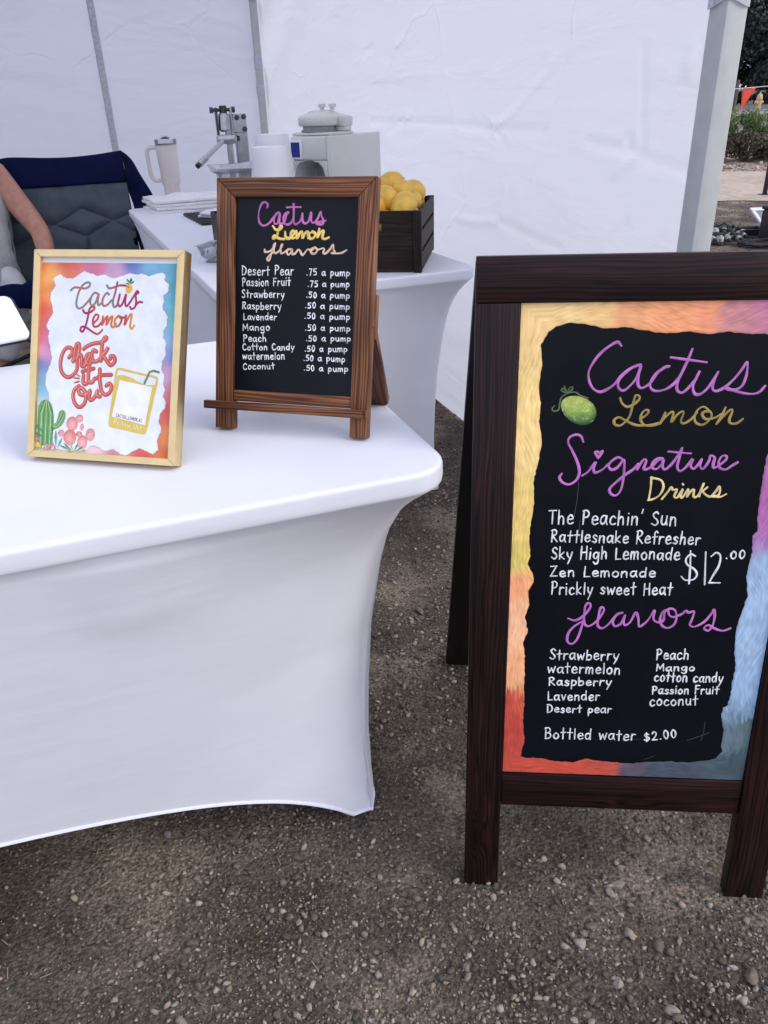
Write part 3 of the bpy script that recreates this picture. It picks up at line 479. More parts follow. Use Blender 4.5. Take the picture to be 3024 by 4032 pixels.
G_GLASS=[[(127.2,123.6),(186.6,113.3),(171.8,40.0),(119.1,47.8)],[(128.4,114.5),(135.5,115.1),(141.7,114.2),(150.5,111.2),(159.2,107.3),(171.7,103.3),(184.9,104.5),(171.8,40.0),(119.1,47.8)],[(131.9,108.4),(179.2,100.9),(171.3,51.2),(122.4,60.0)],[(167.8,105.6),(174.7,120.5),(180.0,122.4),(187.7,120.6)]]
G_LINES=[('CACTUS_LEMON_AZ', 128.6, 60.0, 166.8, 54.5, 4.3), ('Follow Us!', 125.7, 50.6, 165.5, 43.5, 6.2)]
G_PINE=[[(139.3,233.5),(144.1,230.5),(144.6,226.4),(142.6,222.9),(139.3,221.3),(135.6,223.7),(134.6,228.7),(136.3,232.0)],[(141.3,233.5),(135.7,238.0),(135.9,240.3),(139.6,237.6),(140.9,233.9)],[(141.5,233.5),(140.0,238.7),(142.3,241.9),(144.0,238.5),(142.1,233.9)],[(141.6,233.5),(144.3,236.7),(146.9,237.4),(145.9,235.2),(142.1,233.2)],[(140.9,233.2),(136.7,233.2),(133.9,234.5),(137.1,234.8),(140.9,233.6)]]
G_COL=[[(12.7,21.9),(11.7,53.8),(12.4,68.3),(17.0,75.7),(23.5,77.5),(30.3,73.4),(34.3,63.6),(36.3,46.4),(35.3,31.9),(33.5,17.3),(17.9,16.4)],[(32.4,43.3),(39.5,48.0),(42.7,58.2),(44.1,62.6),(48.6,65.0),(53.3,61.6),(52.7,53.0),(47.9,44.1),(39.9,39.1),(33.4,37.6)]]
G_PADS=[(63.9,47.5,8.68,9.6),(74.9,54.8,5.58,5.44),(61.2,29.0,9.61,10.56),(48.0,34.0,4.65,4.8),(75.0,34.1,4.65,3.84),(79.2,43.6,2.79,4.8),(91.9,34.3,6.82,8.32),(80.3,23.6,7.4399999999999995,9.28)]
G_LEAF=[(8.5,44.9,21.3,32.6,5,0),(8.1,33.3,22.4,26.8,5,0),(40.0,37.9,41.0,13.4,5,3),(30.6,27.3,41.2,10.5,4,3),(50.2,28.4,42.7,12.1,4,3),(45.7,18.0,63.9,11.9,3,0),(52.1,21.3,65.5,11.3,3,0),(63.5,20.5,67.2,10.6,3,4),(74.7,22.6,68.8,10.7,3,0),(83.0,18.7,70.5,10.1,3,0),(88.0,14.0,72.1,9.5,3,4),(57.5,9.3,72.0,12.4,3,4),(22.2,11.6,29.3,18.5,6,1),(41.1,12.7,31.8,18.7,6,1),(31.4,10.0,31.0,19.4,7,1),(27.3,9.7,24.5,16.8,5,2),(37.9,9.6,37.6,17.6,5,2),(8.2,11.5,14.4,20.6,7,5),(14.0,10.4,14.4,20.6,7,5),(19.0,11.4,14.5,19.9,6,5),(9.3,24.7,16.0,23.6,5,2),(10.8,27.7,17.7,20.8,4,1)]
B_TOP=[(91.7,907.8),(99.8,915.1),(116.6,919.5),(139.4,916.4),(162.3,912.2),(184.7,913.6),(213.2,908.2),(235.8,905.2),(263.4,907.2),(286.0,903.5),(307.6,906.7),(329.9,904.2),(356.9,902.8)]
B_LEFT=[(91.7,907.8),(82.7,892.4),(85.8,866.2),(82.3,842.5),(86.4,818.3),(85.8,793.7),(90.8,765.5),(85.9,730.3),(82.0,709.4),(84.6,680.2),(80.6,643.4),(80.1,626.8),(82.5,600.9),(79.9,588.8),(89.0,571.7),(88.9,560.1),(82.4,546.8),(84.6,524.7),(79.7,502.9),(84.6,480.2),(78.7,463.9),(81.7,439.8),(83.1,407.3),(82.6,386.3),(85.2,356.9),(84.5,323.4),(88.2,286.8),(82.9,260.5)]
B_BOT=[(82.9,260.5),(90.8,257.4),(114.9,258.4),(135.7,253.2),(164.7,252.7),(182.4,260.5),(209.3,256.5),(250.6,254.0),(275.9,258.6),(306.7,260.9),(337.0,260.5),(362.4,265.1),(374.9,269.1)]
B_RIGHT=[(378.4,747.9),(378.0,711.9),(378.0,691.8),(378.6,666.9),(382.2,642.3),(376.6,635.5),(379.3,612.3),(378.1,590.9),(377.3,574.7),(383.3,545.7),(379.8,526.1),(376.6,508.4),(375.0,487.6),(377.7,453.7),(382.3,433.8),(381.5,411.2),(381.9,383.5),(380.4,365.8),(373.8,360.7),(373.1,345.2),(380.3,320.8),(379.9,293.1),(383.9,283.1),(374.9,269.1)]
A_EGG=[(114.4,821.1),(155.5,796.2),(135.2,807.0),(143.7,827.1)]
A_BOW=[[(118.8,830.3),(112.0,833.8),(112.9,836.4),(116.5,835.0),(119.2,830.9),(121.7,837.4),(125.6,838.2),(124.5,834.3),(119.4,830.1)],[(115.3,839.4),(118.8,830.3)],[(118.8,830.3),(112.2,824.8),(110.7,816.0),(109.5,808.7),(103.6,807.1),(101.4,810.4),(104.0,813.9)],[(119.8,830.7),(129.6,831.7),(136.2,827.2),(145.5,824.1)]]
A_LOCAL={'panel':[(59.4,941.9),(52.0,223.4),(421.6,226.4)]}

# ------------------------------------------------------------------ ground, road, far setting
DV = Vector((0.405, 0.914, 0)).normalized(); TV = Vector((DV.y, -DV.x, 0))
def ST(s, t, z=0.0): return DV*s+TV*t+Vector((0, 0, z))
def hz(s):                                        # ground height: flat lot, then a gentle rise to the street
    return 0.0 if s < 17 else 0.30*min(1, (s-17)/27)+(0.004*(s-44) if s > 44 else 0)
def sheet(name, s0, s1, t0, t1, dz, mt, ns=1, nt=1, wob=0.0):
    rr = random.Random(len(name))
    mb = MB(); SS = [s0+(s1-s0)*i/ns for i in range(ns+1)]; TT = [t0+(t1-t0)*j/nt for j in range(nt+1)]
    vs = []
    for i, s in enumerate(SS):
        for t in TT:
            w = wob*(math.sin(t*1.7)+0.6*math.sin(t*4.1+1)+rr.uniform(-.5, .5)) if i in (0, ns) else 0
            p = ST(s+w, t); vs.append((p.x, p.y, hz(s)+dz))
    fs = [(i*(nt+1)+j, (i+1)*(nt+1)+j, (i+1)*(nt+1)+j+1, i*(nt+1)+j+1)[::-1] for i in range(ns) for j in range(nt)]
    mb.add(vs, fs); o = obj(name, mb, mt, smooth=False); return struct(o)
def ground_mat():
    mt, nt, b, _ = mat('gravel_lot'); b.inputs['Roughness'].default_value = 0.92; b.inputs['Specular IOR Level'].default_value = 0.15
    v = coords(nt)
    big = nd(nt, 'ShaderNodeTexNoise', Scale=2.7, Detail=6.0, Roughness=0.6); nt.links.new(v, big.inputs['Vector'])
    fine = nd(nt, 'ShaderNodeTexNoise', Scale=150.0, Detail=6.0, Roughness=0.7); nt.links.new(v, fine.inputs['Vector'])
    mid = nd(nt, 'ShaderNodeTexVoronoi', Scale=170.0); nt.links.new(v, mid.inputs['Vector'])
    c1 = ramp(nt, big.outputs['Fac'], [(0.36, (0.066, 0.054, 0.044)), (0.51, (0.135, 0.110, 0.087)), (0.62, (0.28, 0.228, 0.172))])
    c2 = ramp(nt, fine.outputs['Fac'], [(0.32, (0.30,)*3), (0.5, (0.9,)*3), (0.7, (1.9,)*3)])
    mx = nd(nt, 'ShaderNodeMix', data_type='RGBA', blend_type='MULTIPLY'); mx.inputs['Factor'].default_value = 0.9
    nt.links.new(c1, mx.inputs['A']); nt.links.new(c2, mx.inputs['B'])
    c3 = ramp(nt, mid.outputs['Color'], [(0.2, (0.6,)*3), (0.8, (1.35,)*3)])
    m2 = nd(nt, 'ShaderNodeMix', data_type='RGBA', blend_type='MULTIPLY'); m2.inputs['Factor'].default_value = 0.7
    nt.links.new(mx.outputs['Result'], m2.inputs['A']); nt.links.new(c3, m2.inputs['B'])
    nt.links.new(m2.outputs['Result'], b.inputs['Base Color'])
    ad = nd(nt, 'ShaderNodeMath', operation='MULTIPLY_ADD'); nt.links.new(mid.outputs['Distance'], ad.inputs[0]); ad.inputs[1].default_value = -0.8
    nt.links.new(fine.outputs['Fac'], ad.inputs[2]); bump(nt, b, ad.outputs[0], 0.9, 0.006)
    return mt
def dirt_mat(name, lo, hi, scale=(2.0, 14.0), streak=(1, 1, 1), bd=0.02):
    mt, nt, b, _ = mat(name); b.inputs['Roughness'].default_value = 0.95; b.inputs['Specular IOR Level'].default_value = 0.1
    v = coords(nt, None, streak)
    n1 = nd(nt, 'ShaderNodeTexNoise', Scale=scale[0], Detail=6.0, Roughness=0.65); nt.links.new(v, n1.inputs['Vector'])
    n2 = nd(nt, 'ShaderNodeTexNoise', Scale=scale[1], Detail=5.0, Roughness=0.7); nt.links.new(v, n2.inputs['Vector'])
    c1 = ramp(nt, n1.outputs['Fac'], [(0.3, lo), (0.7, hi)]); c2 = ramp(nt, n2.outputs['Fac'], [(0.3, (0.6,)*3), (0.7, (1.25,)*3)])
    mx = nd(nt, 'ShaderNodeMix', data_type='RGBA', blend_type='MULTIPLY'); mx.inputs['Factor'].default_value = 0.8
    nt.links.new(c1, mx.inputs['A']); nt.links.new(c2, mx.inputs['B']); nt.links.new(mx.outputs['Result'], b.inputs['Base Color'])
    bump(nt, b, n2.outputs['Fac'], 0.6, bd); return mt
def build_ground():
    mb = MB(); S = [-300, -60, -12, -4, 0, 4, 8, 12, 17, 22, 30, 38, 44, 60, 100, 220, 600]; T = [-500, -120, -40, -15, -6, 0, 6, 15, 40, 120, 500]
    vs = []
    for s in S:
        for t in T: p = ST(s, t); vs.append((p.x, p.y, hz(s)))
    n = len(T); fs = [(i*n+j, (i+1)*n+j, (i+1)*n+j+1, i*n+j+1)[::-1] for i in range(len(S)-1) for j in range(n-1)]
    mb.add(vs, fs); struct(obj('ground', mb, ground_mat(), smooth=False))
    sheet('dirt_road', 10.8, 15.0, -40, 40, 0.005, dirt_mat('dirt_road', (0.36, 0.285, 0.22), (0.53, 0.44, 0.355), (0.7, 9.0), (1, 1, 1)), 4, 160, 0.07)
    sheet('rocky_verge', 15.0, 19.0, -40, 40, 0.004, dirt_mat('rocky_verge', (0.22, 0.15, 0.11), (0.46, 0.36, 0.30), (3.0, 12.0)), 3, 100, 0.06)
    sheet('verge', 19.05, 37.8, -60, 60, 0.004, dirt_mat('verge', (0.12, 0.12, 0.10), (0.22, 0.20, 0.16), (0.5, 5.0)), 6, 30)
    sheet('pavement', 38, 43.0, -90, 90, 0.06, dirt_mat('pavement', (0.34, 0.31, 0.28), (0.42, 0.39, 0.35), (0.4, 6.0)), 3, 12)
    sheet('street', 46, 62, -120, 120, 0.006, dirt_mat('street', (0.10, 0.10, 0.10), (0.15, 0.15, 0.15), (0.3, 6.0)), 3, 12)
    sheet('far_verge', 62.3, 90, -140, 140, 0.01, dirt_mat('far_verge', (0.30, 0.24, 0.19), (0.42, 0.35, 0.28), (0.4, 5.0)), 3, 12)
    # kerb as a real step
    mb = MB()
    for k in range(-60, 60):
        a = ST(43.0, k*2.0); c = ST(43.25, k*2.0+1.96); 
        P = [ST(43.02, k*2), ST(43.02, k*2+1.96), ST(43.27, k*2+1.96), ST(43.27, k*2)]
        z0, z1 = hz(43)-.02, hz(43)+0.14
        vs = [(p.x, p.y, z0) for p in P]+[(p.x, p.y, z1) for p in P]
        mb.add(vs, [(0, 1, 2, 3), (7, 6, 5, 4), (0, 4, 5, 1), (1, 5, 6, 2), (2, 6, 7, 3), (3, 7, 4, 0)])
    o = obj('kerb', mb, M['concrete'], smooth=False); struct(o)
build_ground()

def ico(sub=0):
    bm = bmesh.new(); bmesh.ops.create_icosphere(bm, subdivisions=sub, radius=1)
    v = np.array([x.co for x in bm.verts], np.float32); bm.verts.index_update()
    f = np.array([[q.index for q in p.verts] for p in bm.faces], np.int64); bm.free(); return v, f
def scatter(name, pos, size, cols, mt, sub=1, flat=0.66, variants=16, jag=0.30, smooth=True, kind='stuff'):
    """many little stones as one mesh"""
    v0, f0 = ico(sub); n = len(pos); nv = len(v0)
    var = []
    for k in range(variants):
        q = v0*(1+RNG.normal(0, jag*0.5, (nv, 1)).astype(np.float32))
        for _ in range(6):                       # chip off flat facets
            d = RNG.normal(size=3); d /= np.linalg.norm(d); h = RNG.uniform(.30, .68); dd = q@d
            q = q-np.maximum(dd-h, 0)[:, None]*d
        q *= np.array([1, RNG.uniform(.6, .95), RNG.uniform(flat*.75, flat*1.2)]); var.append(q)
    var = np.array(var); idx = RNG.integers(0, variants, n); an = RNG.uniform(0, 2*np.pi, n)
    P = var[idx]*size[:, None, None]
    tx = RNG.normal(0, .5, n)
    ca, sa = np.cos(tx)[:, None], np.sin(tx)[:, None]
    y, z = P[..., 1]*ca-P[..., 2]*sa, P[..., 1]*sa+P[..., 2]*ca
    ca, sa = np.cos(an)[:, None], np.sin(an)[:, None]
    P = np.stack([P[..., 0]*ca-y*sa, P[..., 0]*sa+y*ca, z], -1)+pos[:, None, :]
    V = P.reshape(-1, 3).astype(np.float32); F = (f0[None]+(np.arange(n)*nv)[:, None, None]).reshape(-1, 3)
    me = bpy.data.meshes.new(name); me.vertices.add(len(V)); me.vertices.foreach_set('co', V.ravel())
    me.loops.add(F.size); me.loops.foreach_set('vertex_index', F.ravel().astype(np.int32))
    me.polygons.add(len(F)); me.polygons.foreach_set('loop_start', (np.arange(len(F))*3).astype(np.int32)); me.update(calc_edges=True)
    ca_ = me.color_attributes.new('Col', 'FLOAT_COLOR', 'POINT')
    C4 = np.ones((n, nv, 4), np.float32); C4[..., :3] = cols[:, None, :]; ca_.data.foreach_set('color', C4.ravel())
    me.materials.append(mt)
    if smooth and sub > 1: me.shade_smooth()
    o = link(name, me); o['kind'] = kind; return o
def stone_cols(n, lo=0.075, hi=0.37, warm=0.5, pw=1.6):
    b = lo+(hi-lo)*RNG.random(n)**pw; w = np.clip(RNG.normal(warm+.5, .35, n), -.1, 1.5)[:, None]
    base = b[:, None]*(np.array([[1.0, 0.86, 0.70]])*w+np.array([[1.0, 0.96, 0.90]])*(1-w))
    pale = RNG.random(n) < 0.004; base[pale] = base[pale]*0+np.array([0.42, 0.38, 0.33])*RNG.uniform(.6, 1.15, (pale.sum(), 1))
    return np.clip(base, .008, .6).astype(np.float32)
M['stone'] = vcol('stone', 0.85, 0.3, 220, 0.5, 0.2, bd=0.0012)
def clump(x, y):          # stones gather in drifts, dusty patches between
    return 0.5+0.5*np.sin(x*3.1+1.3*np.sin(y*2.3+.4))*np.sin(y*3.7+1.1*np.sin(x*2.9))
def gravel():
    N = 640000
    x = RNG.uniform(-1.9, 2.6, N); y = 0.35+RNG.random(N)**1.5*4.3
    keep = RNG.random(N) < (0.10+0.90*clump(x, y)**1.4)*np.where(x > 0.45, 1.0, .72); x, y = x[keep], y[keep]
    k = RNG.random(len(x)) < np.clip((4.7-y)/1.6, 0, 1); x, y = x[k], y[k]
    # only where something could be looking at it
    keep = (np.abs(x) < 0.5+0.75*y) & ~((x+y*0.2 < -1.35) & (y < 1.2)); x, y = x[keep], y[keep]
    n = len(x); s = 0.0015+0.0036*RNG.random(n)**1.7*(1+0.3*(x > .1)); s *= np.clip(0.75+0.18*y, .9, 1.5)
    scatter('gravel', np.stack([x, y, s*0.28], 1), s, stone_cols(n), M['stone'], 0)
    n = 100000; x = RNG.uniform(-1.6, 2.2, n); y = 0.40+RNG.random(n)**1.25*3.6; k = RNG.random(n) < (0.12+0.9*clump(x, y))*np.where(x > .1, 1, .5); x, y = x[k], y[k]; n = len(x)
    s = 0.0034+0.0066*RNG.random(n)**2.6
    scatter('pebbles', np.stack([x, y, s*0.30], 1), s, stone_cols(n, .085, .40), M['stone'], 1)
    n = 620; x = RNG.uniform(-1.2, 1.7, n); y = 0.42+RNG.random(n)*2.4; k = RNG.random(n) < np.where(x > .15, 1, .3); x, y = x[k], y[k]; n = len(x)
    s = 0.0075+0.0085*RNG.random(n)**2.4
    scatter('stones', np.stack([x, y, s*0.2], 1), s, stone_cols(n, .10, .34), M['stone'], 2)
    # light rubble along the verge and a few stones on the far lot
    n = 2600; ss = RNG.uniform(15.0, 16.6, n); tt = RNG.uniform(-6, 9, n); s = 0.02+0.055*RNG.random(n)**2
    P = np.outer(ss, DV)+np.outer(tt, TV); P[:, 2] = s*.25
    scatter('rubble', P, s, np.clip(stone_cols(n, .16, .55, .7, 1.0), 0, .7), M['stone'], 1)
    n = 9000; ss = RNG.uniform(4.5, 10.9, n); tt = RNG.uniform(-3.5, 3.5, n); s = 0.005+0.010*RNG.random(n)**2
    P = np.outer(ss, DV)+np.outer(tt, TV); P[:, 2] = s*.25
    scatter('lot_gravel', P, s, stone_cols(n, .05, .22, .6), M['stone'], 0)
gravel()
# a couple of dry straw bits
mb = MB()
for k in range(60):
    x, y = random.uniform(-.9, 1.2), random.uniform(.5, 2.4); a = random.uniform(0, 6.3); l = random.uniform(.006, .02)
    mb.tube([(x, y, .0035), (x+l*math.cos(a), y+l*math.sin(a), .0045)], .0006, 5, col=(.4, .31, .18))
straw = obj('straw', mb, vcol('straw', .8, .2, 100, 0)); straw['kind'] = 'stuff'

# ------------------------------------------------------------------ foliage
def leaves(name, centers, radii, n, size, c_lo, c_hi, parent, mt=None, up=0.0, squash=1.0, blade=False):
    """leaf-sized faces spread through a set of clumps"""
    centers = np.array(centers, float); radii = np.array(radii, float); w = radii**2; w = w/w.sum()
    k = RNG.choice(len(centers), n, p=w); d = RNG.normal(size=(n, 3)); d /= np.linalg.norm(d, axis=1)[:, None]
    r = RNG.random(n)**0.45; P = centers[k]+d*r[:, None]*radii[k][:, None]*np.array([1, 1, squash])
    a = RNG.normal(size=(n, 3)); a[:, 2] += up; a /= np.linalg.norm(a, axis=1)[:, None]
    b = np.cross(a, RNG.normal(size=(n, 3))); b /= np.linalg.norm(b, axis=1)[:, None]
    s = size*RNG.uniform(.6, 1.4, n)[:, None]; wd = 0.16 if blade else 0.42
    V = np.stack([P-a*s*.5, P+b*s*wd, P+a*s*.55, P-b*s*wd], 1).reshape(-1, 3).astype(np.float32)
    F = np.arange(n*4).reshape(-1, 4)
    tone = RNG.uniform(0, 1, len(centers))[k]*.7+RNG.random(n)*.5; tone = np.clip(tone, 0, 1)[:, None]
    C = np.array(c_lo)*(1-tone)+np.array(c_hi)*tone
    me = bpy.data.meshes.new(name); me.vertices.add(len(V)); me.vertices.foreach_set('co', V.ravel())
    me.loops.add(F.size); me.loops.foreach_set('vertex_index', F.ravel().astype(np.int32))
    me.polygons.add(n); me.polygons.foreach_set('loop_start', (np.arange(n)*4).astype(np.int32)); me.update(calc_edges=True)
    ca = me.color_attributes.new('Col', 'FLOAT_COLOR', 'POINT'); C4 = np.ones((n, 4, 4), np.float32); C4[..., :3] = C[:, None, :]
    ca.data.foreach_set('color', C4.ravel()); me.materials.append(mt or M['leaf'])
    return link(name, me, parent)
def tree(loc, h, label, seed, tone=0, nleaf=9000, cw=1.0):
    rr = random.Random(seed); t = thing('tree', label, 'tree', loc, rr.uniform(0, 6), 'trees across the street')
    mb = MB(); tr = [(0, 0, -.1), (.08, .03, h*.18), (.0, .1, h*.4), (.1, .0, h*.62), (.05, .05, h*.82)]
    mb.tube(tr, [h*.03, h*.024, h*.019, h*.012, h*.005], 9); obj('trunk', mb, M['bark'], t)
    cs = []; rs = []; lb = MB()
    for k in range(13):
        a = rr.uniform(0, 6.28); z0 = h*rr.uniform(.04, .6); rad = h*rr.uniform(.16, .36)*cw*(1.1-z0/h*.5); z1 = z0+h*rr.uniform(.05, .28)
        e = (rad*math.cos(a), rad*math.sin(a), z1)
        lb.tube([(0, .05, z0), (e[0]*.5, e[1]*.5, (z0+z1)/2+.15), e], [h*.012, h*.008, h*.003], 6)
        for q in range(4):
            cs.append((e[0]*rr.uniform(.5, 1.15), e[1]*rr.uniform(.5, 1.15), z1+h*rr.uniform(-.1, .1))); rs.append(h*rr.uniform(.06, .13))
    for q in range(20): cs.append((rr.uniform(-.28, .28)*h*cw, rr.uniform(-.2, .2)*h*cw, h*rr.uniform(.06, .95))); rs.append(h*rr.uniform(.07, .12))
    obj('limbs', lb, M['bark'], t)
    lo, hi = [((0.020, 0.034, 0.030), (0.072, 0.100, 0.082)), ((0.022, 0.040, 0.036), (0.078, 0.110, 0.095)), ((0.03, 0.05, 0.035), (0.09, 0.12, 0.075))][tone]  # leaf tones lifted and blued: distance haze put into the colour
    leaves('crown', cs, rs, nleaf, 0.24, lo, hi, t)
    return t
def P3(s, t): p = ST(s, t); return (p.x, p.y, hz(s))
tree(P3(68, -2.2), 9.6, 'tall dark leafy tree across the street just right of the grey tent pole', 3, 0, 30000, 1.25)
tree(P3(70, 1.2), 8.6, 'dark tree across the street above the orange pennant', 4, 1, 26000, 1.25)
tree(P3(67, 5.0), 8.2, 'dark bushy tree at the right edge behind the yellow hydrant', 5, 0, 24000, 1.25)
tree(P3(74, -6.5), 9.5, 'dark tree across the street hidden mostly behind the tent wall', 6, 1, 9000)
tree(P3(75, 9.5), 9.0, 'lighter green tree farthest right across the street', 8, 2, 9000)
def shrub(loc, r, h, label, c_lo, c_hi, n=5000, leaf=.05, top=None, group=None, blade=False):
    t = thing('shrub', label, 'shrub', loc, 0, group); rr = random.Random(int(loc[0]*77)); cs = []; rs = []; mb = MB()
    for k in range(34):
        a = rr.uniform(0, 6.28); q = rr.random()**.6*r; z = h*rr.uniform(.16, .85)*(1-.35*(q/r)**2)
        cs.append((q*math.cos(a), q*math.sin(a), z)); rs.append(h*rr.uniform(.12, .22))
        if k < 22: mb.tube([(0, 0, 0), (q*.4*math.cos(a), q*.4*math.sin(a), z*.6), cs[-1]], [.014, .009, .004], 5)
    obj('stems', mb, M['bark'], t); leaves('foliage', cs, rs, n, leaf, c_lo, c_hi, t, up=.5, blade=blade)
    if top:
        cs2 = [(rr.uniform(-r, r)*.85, rr.uniform(-r, r)*.6, h*rr.uniform(.70, 1.0)) for k in range(30)]
        leaves('top_growth', cs2, [h*.16]*30, top[0], leaf*1.3, top[1], top[2], t, up=1.6, blade=True)
    return t
G_ = ((0.07, 0.115, 0.04), (0.19, 0.27, 0.10)); BR = ((0.045, 0.046, 0.030), (0.15, 0.135, 0.085))
shrub(P3(17.1, -0.02), 0.75, 0.80, 'brownish round shrub with fresh green top beside the tent pole', *BR, 9000, .045, (4200, *G_))
shrub(P3(17.7, 1.25), 0.70, 0.72, 'brown and green shrub at the right edge behind the black post', *BR, 7000, .045, (3000, *G_))
shrub(P3(18.6, -1.6), 0.7, 0.78, 'green shrub behind the grey tent pole', *BR, 5000, .045, (3200, *G_))
shrub(P3(63.2, -1.2), .75, .85, 'low black-green clipped shrub left of the yellow hydrant', (0.006, 0.012, 0.008), (0.02, 0.032, 0.022), 3500, .12)
shrub(P3(63.4, .35), .9, .9, 'low black-green clipped shrub right behind the yellow hydrant', (0.006, 0.012, 0.008), (0.02, 0.032, 0.022), 3500, .12)
# low block wall behind the street
mb = MB()
for k in range(-14, 15):
    vs, fs = boxgeo((k*4.0+.01, -.1, 0), (k*4.0+3.97, .1, .72), .01, 1); mb.add(vs, fs)
    vs, fs = boxgeo((k*4.0-.06, -.14, .722), (k*4.0+4.03, .14, .80), .01, 1); mb.add(vs, fs)
wl = obj('block_wall', mb, M['concrete'], smooth=False, loc=P3(65, 0), rot=(0, 0, math.atan2(TV.y, TV.x))); tag(wl, 'long low grey block wall across the street below the trees', 'wall')

# hydrant
hp = P3(44.0, 0.15)
t = thing('fire_hydrant', 'yellow fire hydrant on the kerb below the orange pennant', 'hydrant', (hp[0], hp[1], hp[2]+.0), 0.4)
mb = MB(); mb.lathe([(.17, 0), (.17, .04), (.12, .05), (.11, .12), (.115, .5), (.14, .51), (.14, .55), (.12, .56)], 20); obj('barrel', mb, M['hydrant'], t)
mb = MB(); mb.lathe([(.13, .56), (.125, .64), (.095, .72), (.04, .76), (.035, .80), (.03, .84), (0, .84)], 20); obj('bonnet', mb, M['hydrant'], t)
for an in (0, math.pi/2, math.pi):
    mb = MB(); mb.lathe([(.065, .1), (.065, .17), (.08, .17), (.08, .21), (.03, .22), (.03, .25), (0, .25)], 14, Matrix.Rotation(an, 4, 'Z') @ Matrix.Translation((0, 0, .40)) @ Matrix.Rotation(R_(90), 4, 'Y')); obj('outlet', mb, M['hydrant'], t)
# wooden post / dead sapling
mb = MB(); mb.tube([(0, 0, -.1), (.01, 0, .5), (.03, .02, 1.0), (.05, .02, 1.35)], [.09, .08, .075, .06], 9)
p = P3(41.6, -0.85); o = obj('tree_stump', mb, M['bark'], loc=p); tag(o, 'bare grey brown stake-like trunk rising behind the green shrub', 'trunk')
# black canopy post at the frame's right edge
t = thing('tent_post', 'thin black metal post standing on the dirt road at right edge', 'post', (4.93, 10.42, 0))
mb = MB(); mb.box((-.022, -.022, .012), (.022, .022, 2.1), .004, 1); obj('shaft', mb, M['black_paint'], t)
mb = MB(); mb.box((-.06, -.06, 0), (.06, .06, .012), .003, 1); obj('foot_plate', mb, M['black_paint'], t)
# pennant string between two far posts
A_, B_ = Vector((1.9, 8.6, 1.155)), Vector((6.2, 8.1, 1.40))
t = thing('pennant_string', 'white string hung with orange triangular pennants above the lot', 'bunting', A_)
def strpt(q): return (B_-A_)*q+Vector((0, 0, -0.22*4*q*(1-q)*0.3))
mb = MB(); mb.tube([strpt(k/30) for k in range(31)], .004, 6); obj('cord', mb, M['string'], t)
for q in (0.17, 0.405, 0.55, 0.70, 0.85):
    p = strpt(q); d = (B_-A_).normalized(); w, h = .060, .215
    def pf(u, v): return tuple(p+d*((u-.5)*2*w*(1-v)-.050*v+.0)+Vector((0.0, 0.006*math.sin(u*4+v*5), -v*h+.004)))
    vs, fs = gridgeo(6, 10, pf); mb = MB(); mb.add(vs, fs); obj('pennant', mb, M['orange_cloth'], t, solid=.0015)
# second canopy's kit on the lot: string lights, power box, tray, panel, cable coil
def cam_free(x, y): return (x, y, 0)
t = thing('string_lights', 'tangled heap of black string lights with clear bulbs on the gravel', 'string lights', (2.98, 7.10, 0))
rr = random.Random(5); mb = MB()
pts = []
for k in range(90):
    a = k*.83; q = .05+.17*abs(math.sin(k*.37)); pts.append((q*math.cos(a)*1.1, q*math.sin(a)*.8, .03+.13*abs(math.sin(k*.61))*(1-q*2.8)+.02*rr.random()))
sp = []
for i in range(len(pts)-1):
    for k in range(4): sp.append(tuple(pts[i][d]*(1-k/4)+pts[i+1][d]*k/4 for d in range(3)))
mb.tube(sp, .006, 6); obj('cable', mb, M['rubber'], t)
for k in range(24):
    a = rr.uniform(0, 6.28); q = rr.uniform(.04, .22); z = .04+.11*(1-q*4)*rr.random(); z = max(z, .03)
    Mx = Matrix.Translation((q*math.cos(a)*1.1, q*math.sin(a)*.8-.04, z)) @ Matrix.Rotation(rr.uniform(0, 3), 4, 'X') @ Matrix.Rotation(rr.uniform(0, 6), 4, 'Z')
    mb = MB(); mb.lathe([(.001, -.034), (.016, -.03), (.026, -.012), (.027, 0), (.02, .02), (.013, .032)], 12, Mx); bo = obj('bulb', mb, M['glass_bulb'], t)
    mb = MB(); mb.lathe([(.014, .032), (.014, .06), (.006, .066), (0, .066)], 10, Mx); obj('socket', mb, M['rubber'], bo)
t = thing('power_box', 'black plastic equipment box at right edge beside the coiled cable', 'box', (3.54, 7.02, 0), .3)
mb = MB(); mb.box((-.12, -.12, .0), (.30, .16, .25), .02, 3); bo = obj('body', mb, M['blackcloth'], t)
mb = MB(); mb.box((-.125, -.13, .25), (.305, .165, .285), .012, 2); obj('lid', mb, M['rubber'], t)
mb = MB(); mb.tube([(-.1, -.14, .17), (-.08, -.165, .17), (.02, -.165, .17), (.04, -.14, .17)], .008, 8); obj('handle', mb, M['steel'], t)
t = thing('black_tray', 'shallow black tray holding white paper beside the equipment box', 'tray', (3.40, 7.40, 0), .1)
mb = MB(); mb.box((-.15, -.1, 0), (.15, .1, .012), .003, 1)
for lo, hi in (((-.15, -.1, .012), (.15, -.092, .06)), ((-.15, .092, .012), (.15, .1, .06)), ((-.15, -.092, .012), (-.142, .092, .06)), ((.142, -.092, .012), (.15, .092, .06))): mb.box(lo, hi, .002, 1)
obj('shell', mb, M['rubber'], t)
mb = MB(); vs, fs = gridgeo(6, 6, lambda u, v: (-.12+.24*u, -.08+.16*v, .03+.02*math.sin(u*3+v*2))); mb.add(vs, fs); obj('paper_sheet', mb, M['paper'], t, solid=.002)
t = thing('leaning_panel', 'white framed grey panel tilted up behind the black equipment box', 'panel', (3.60, 7.50, 0), .0)
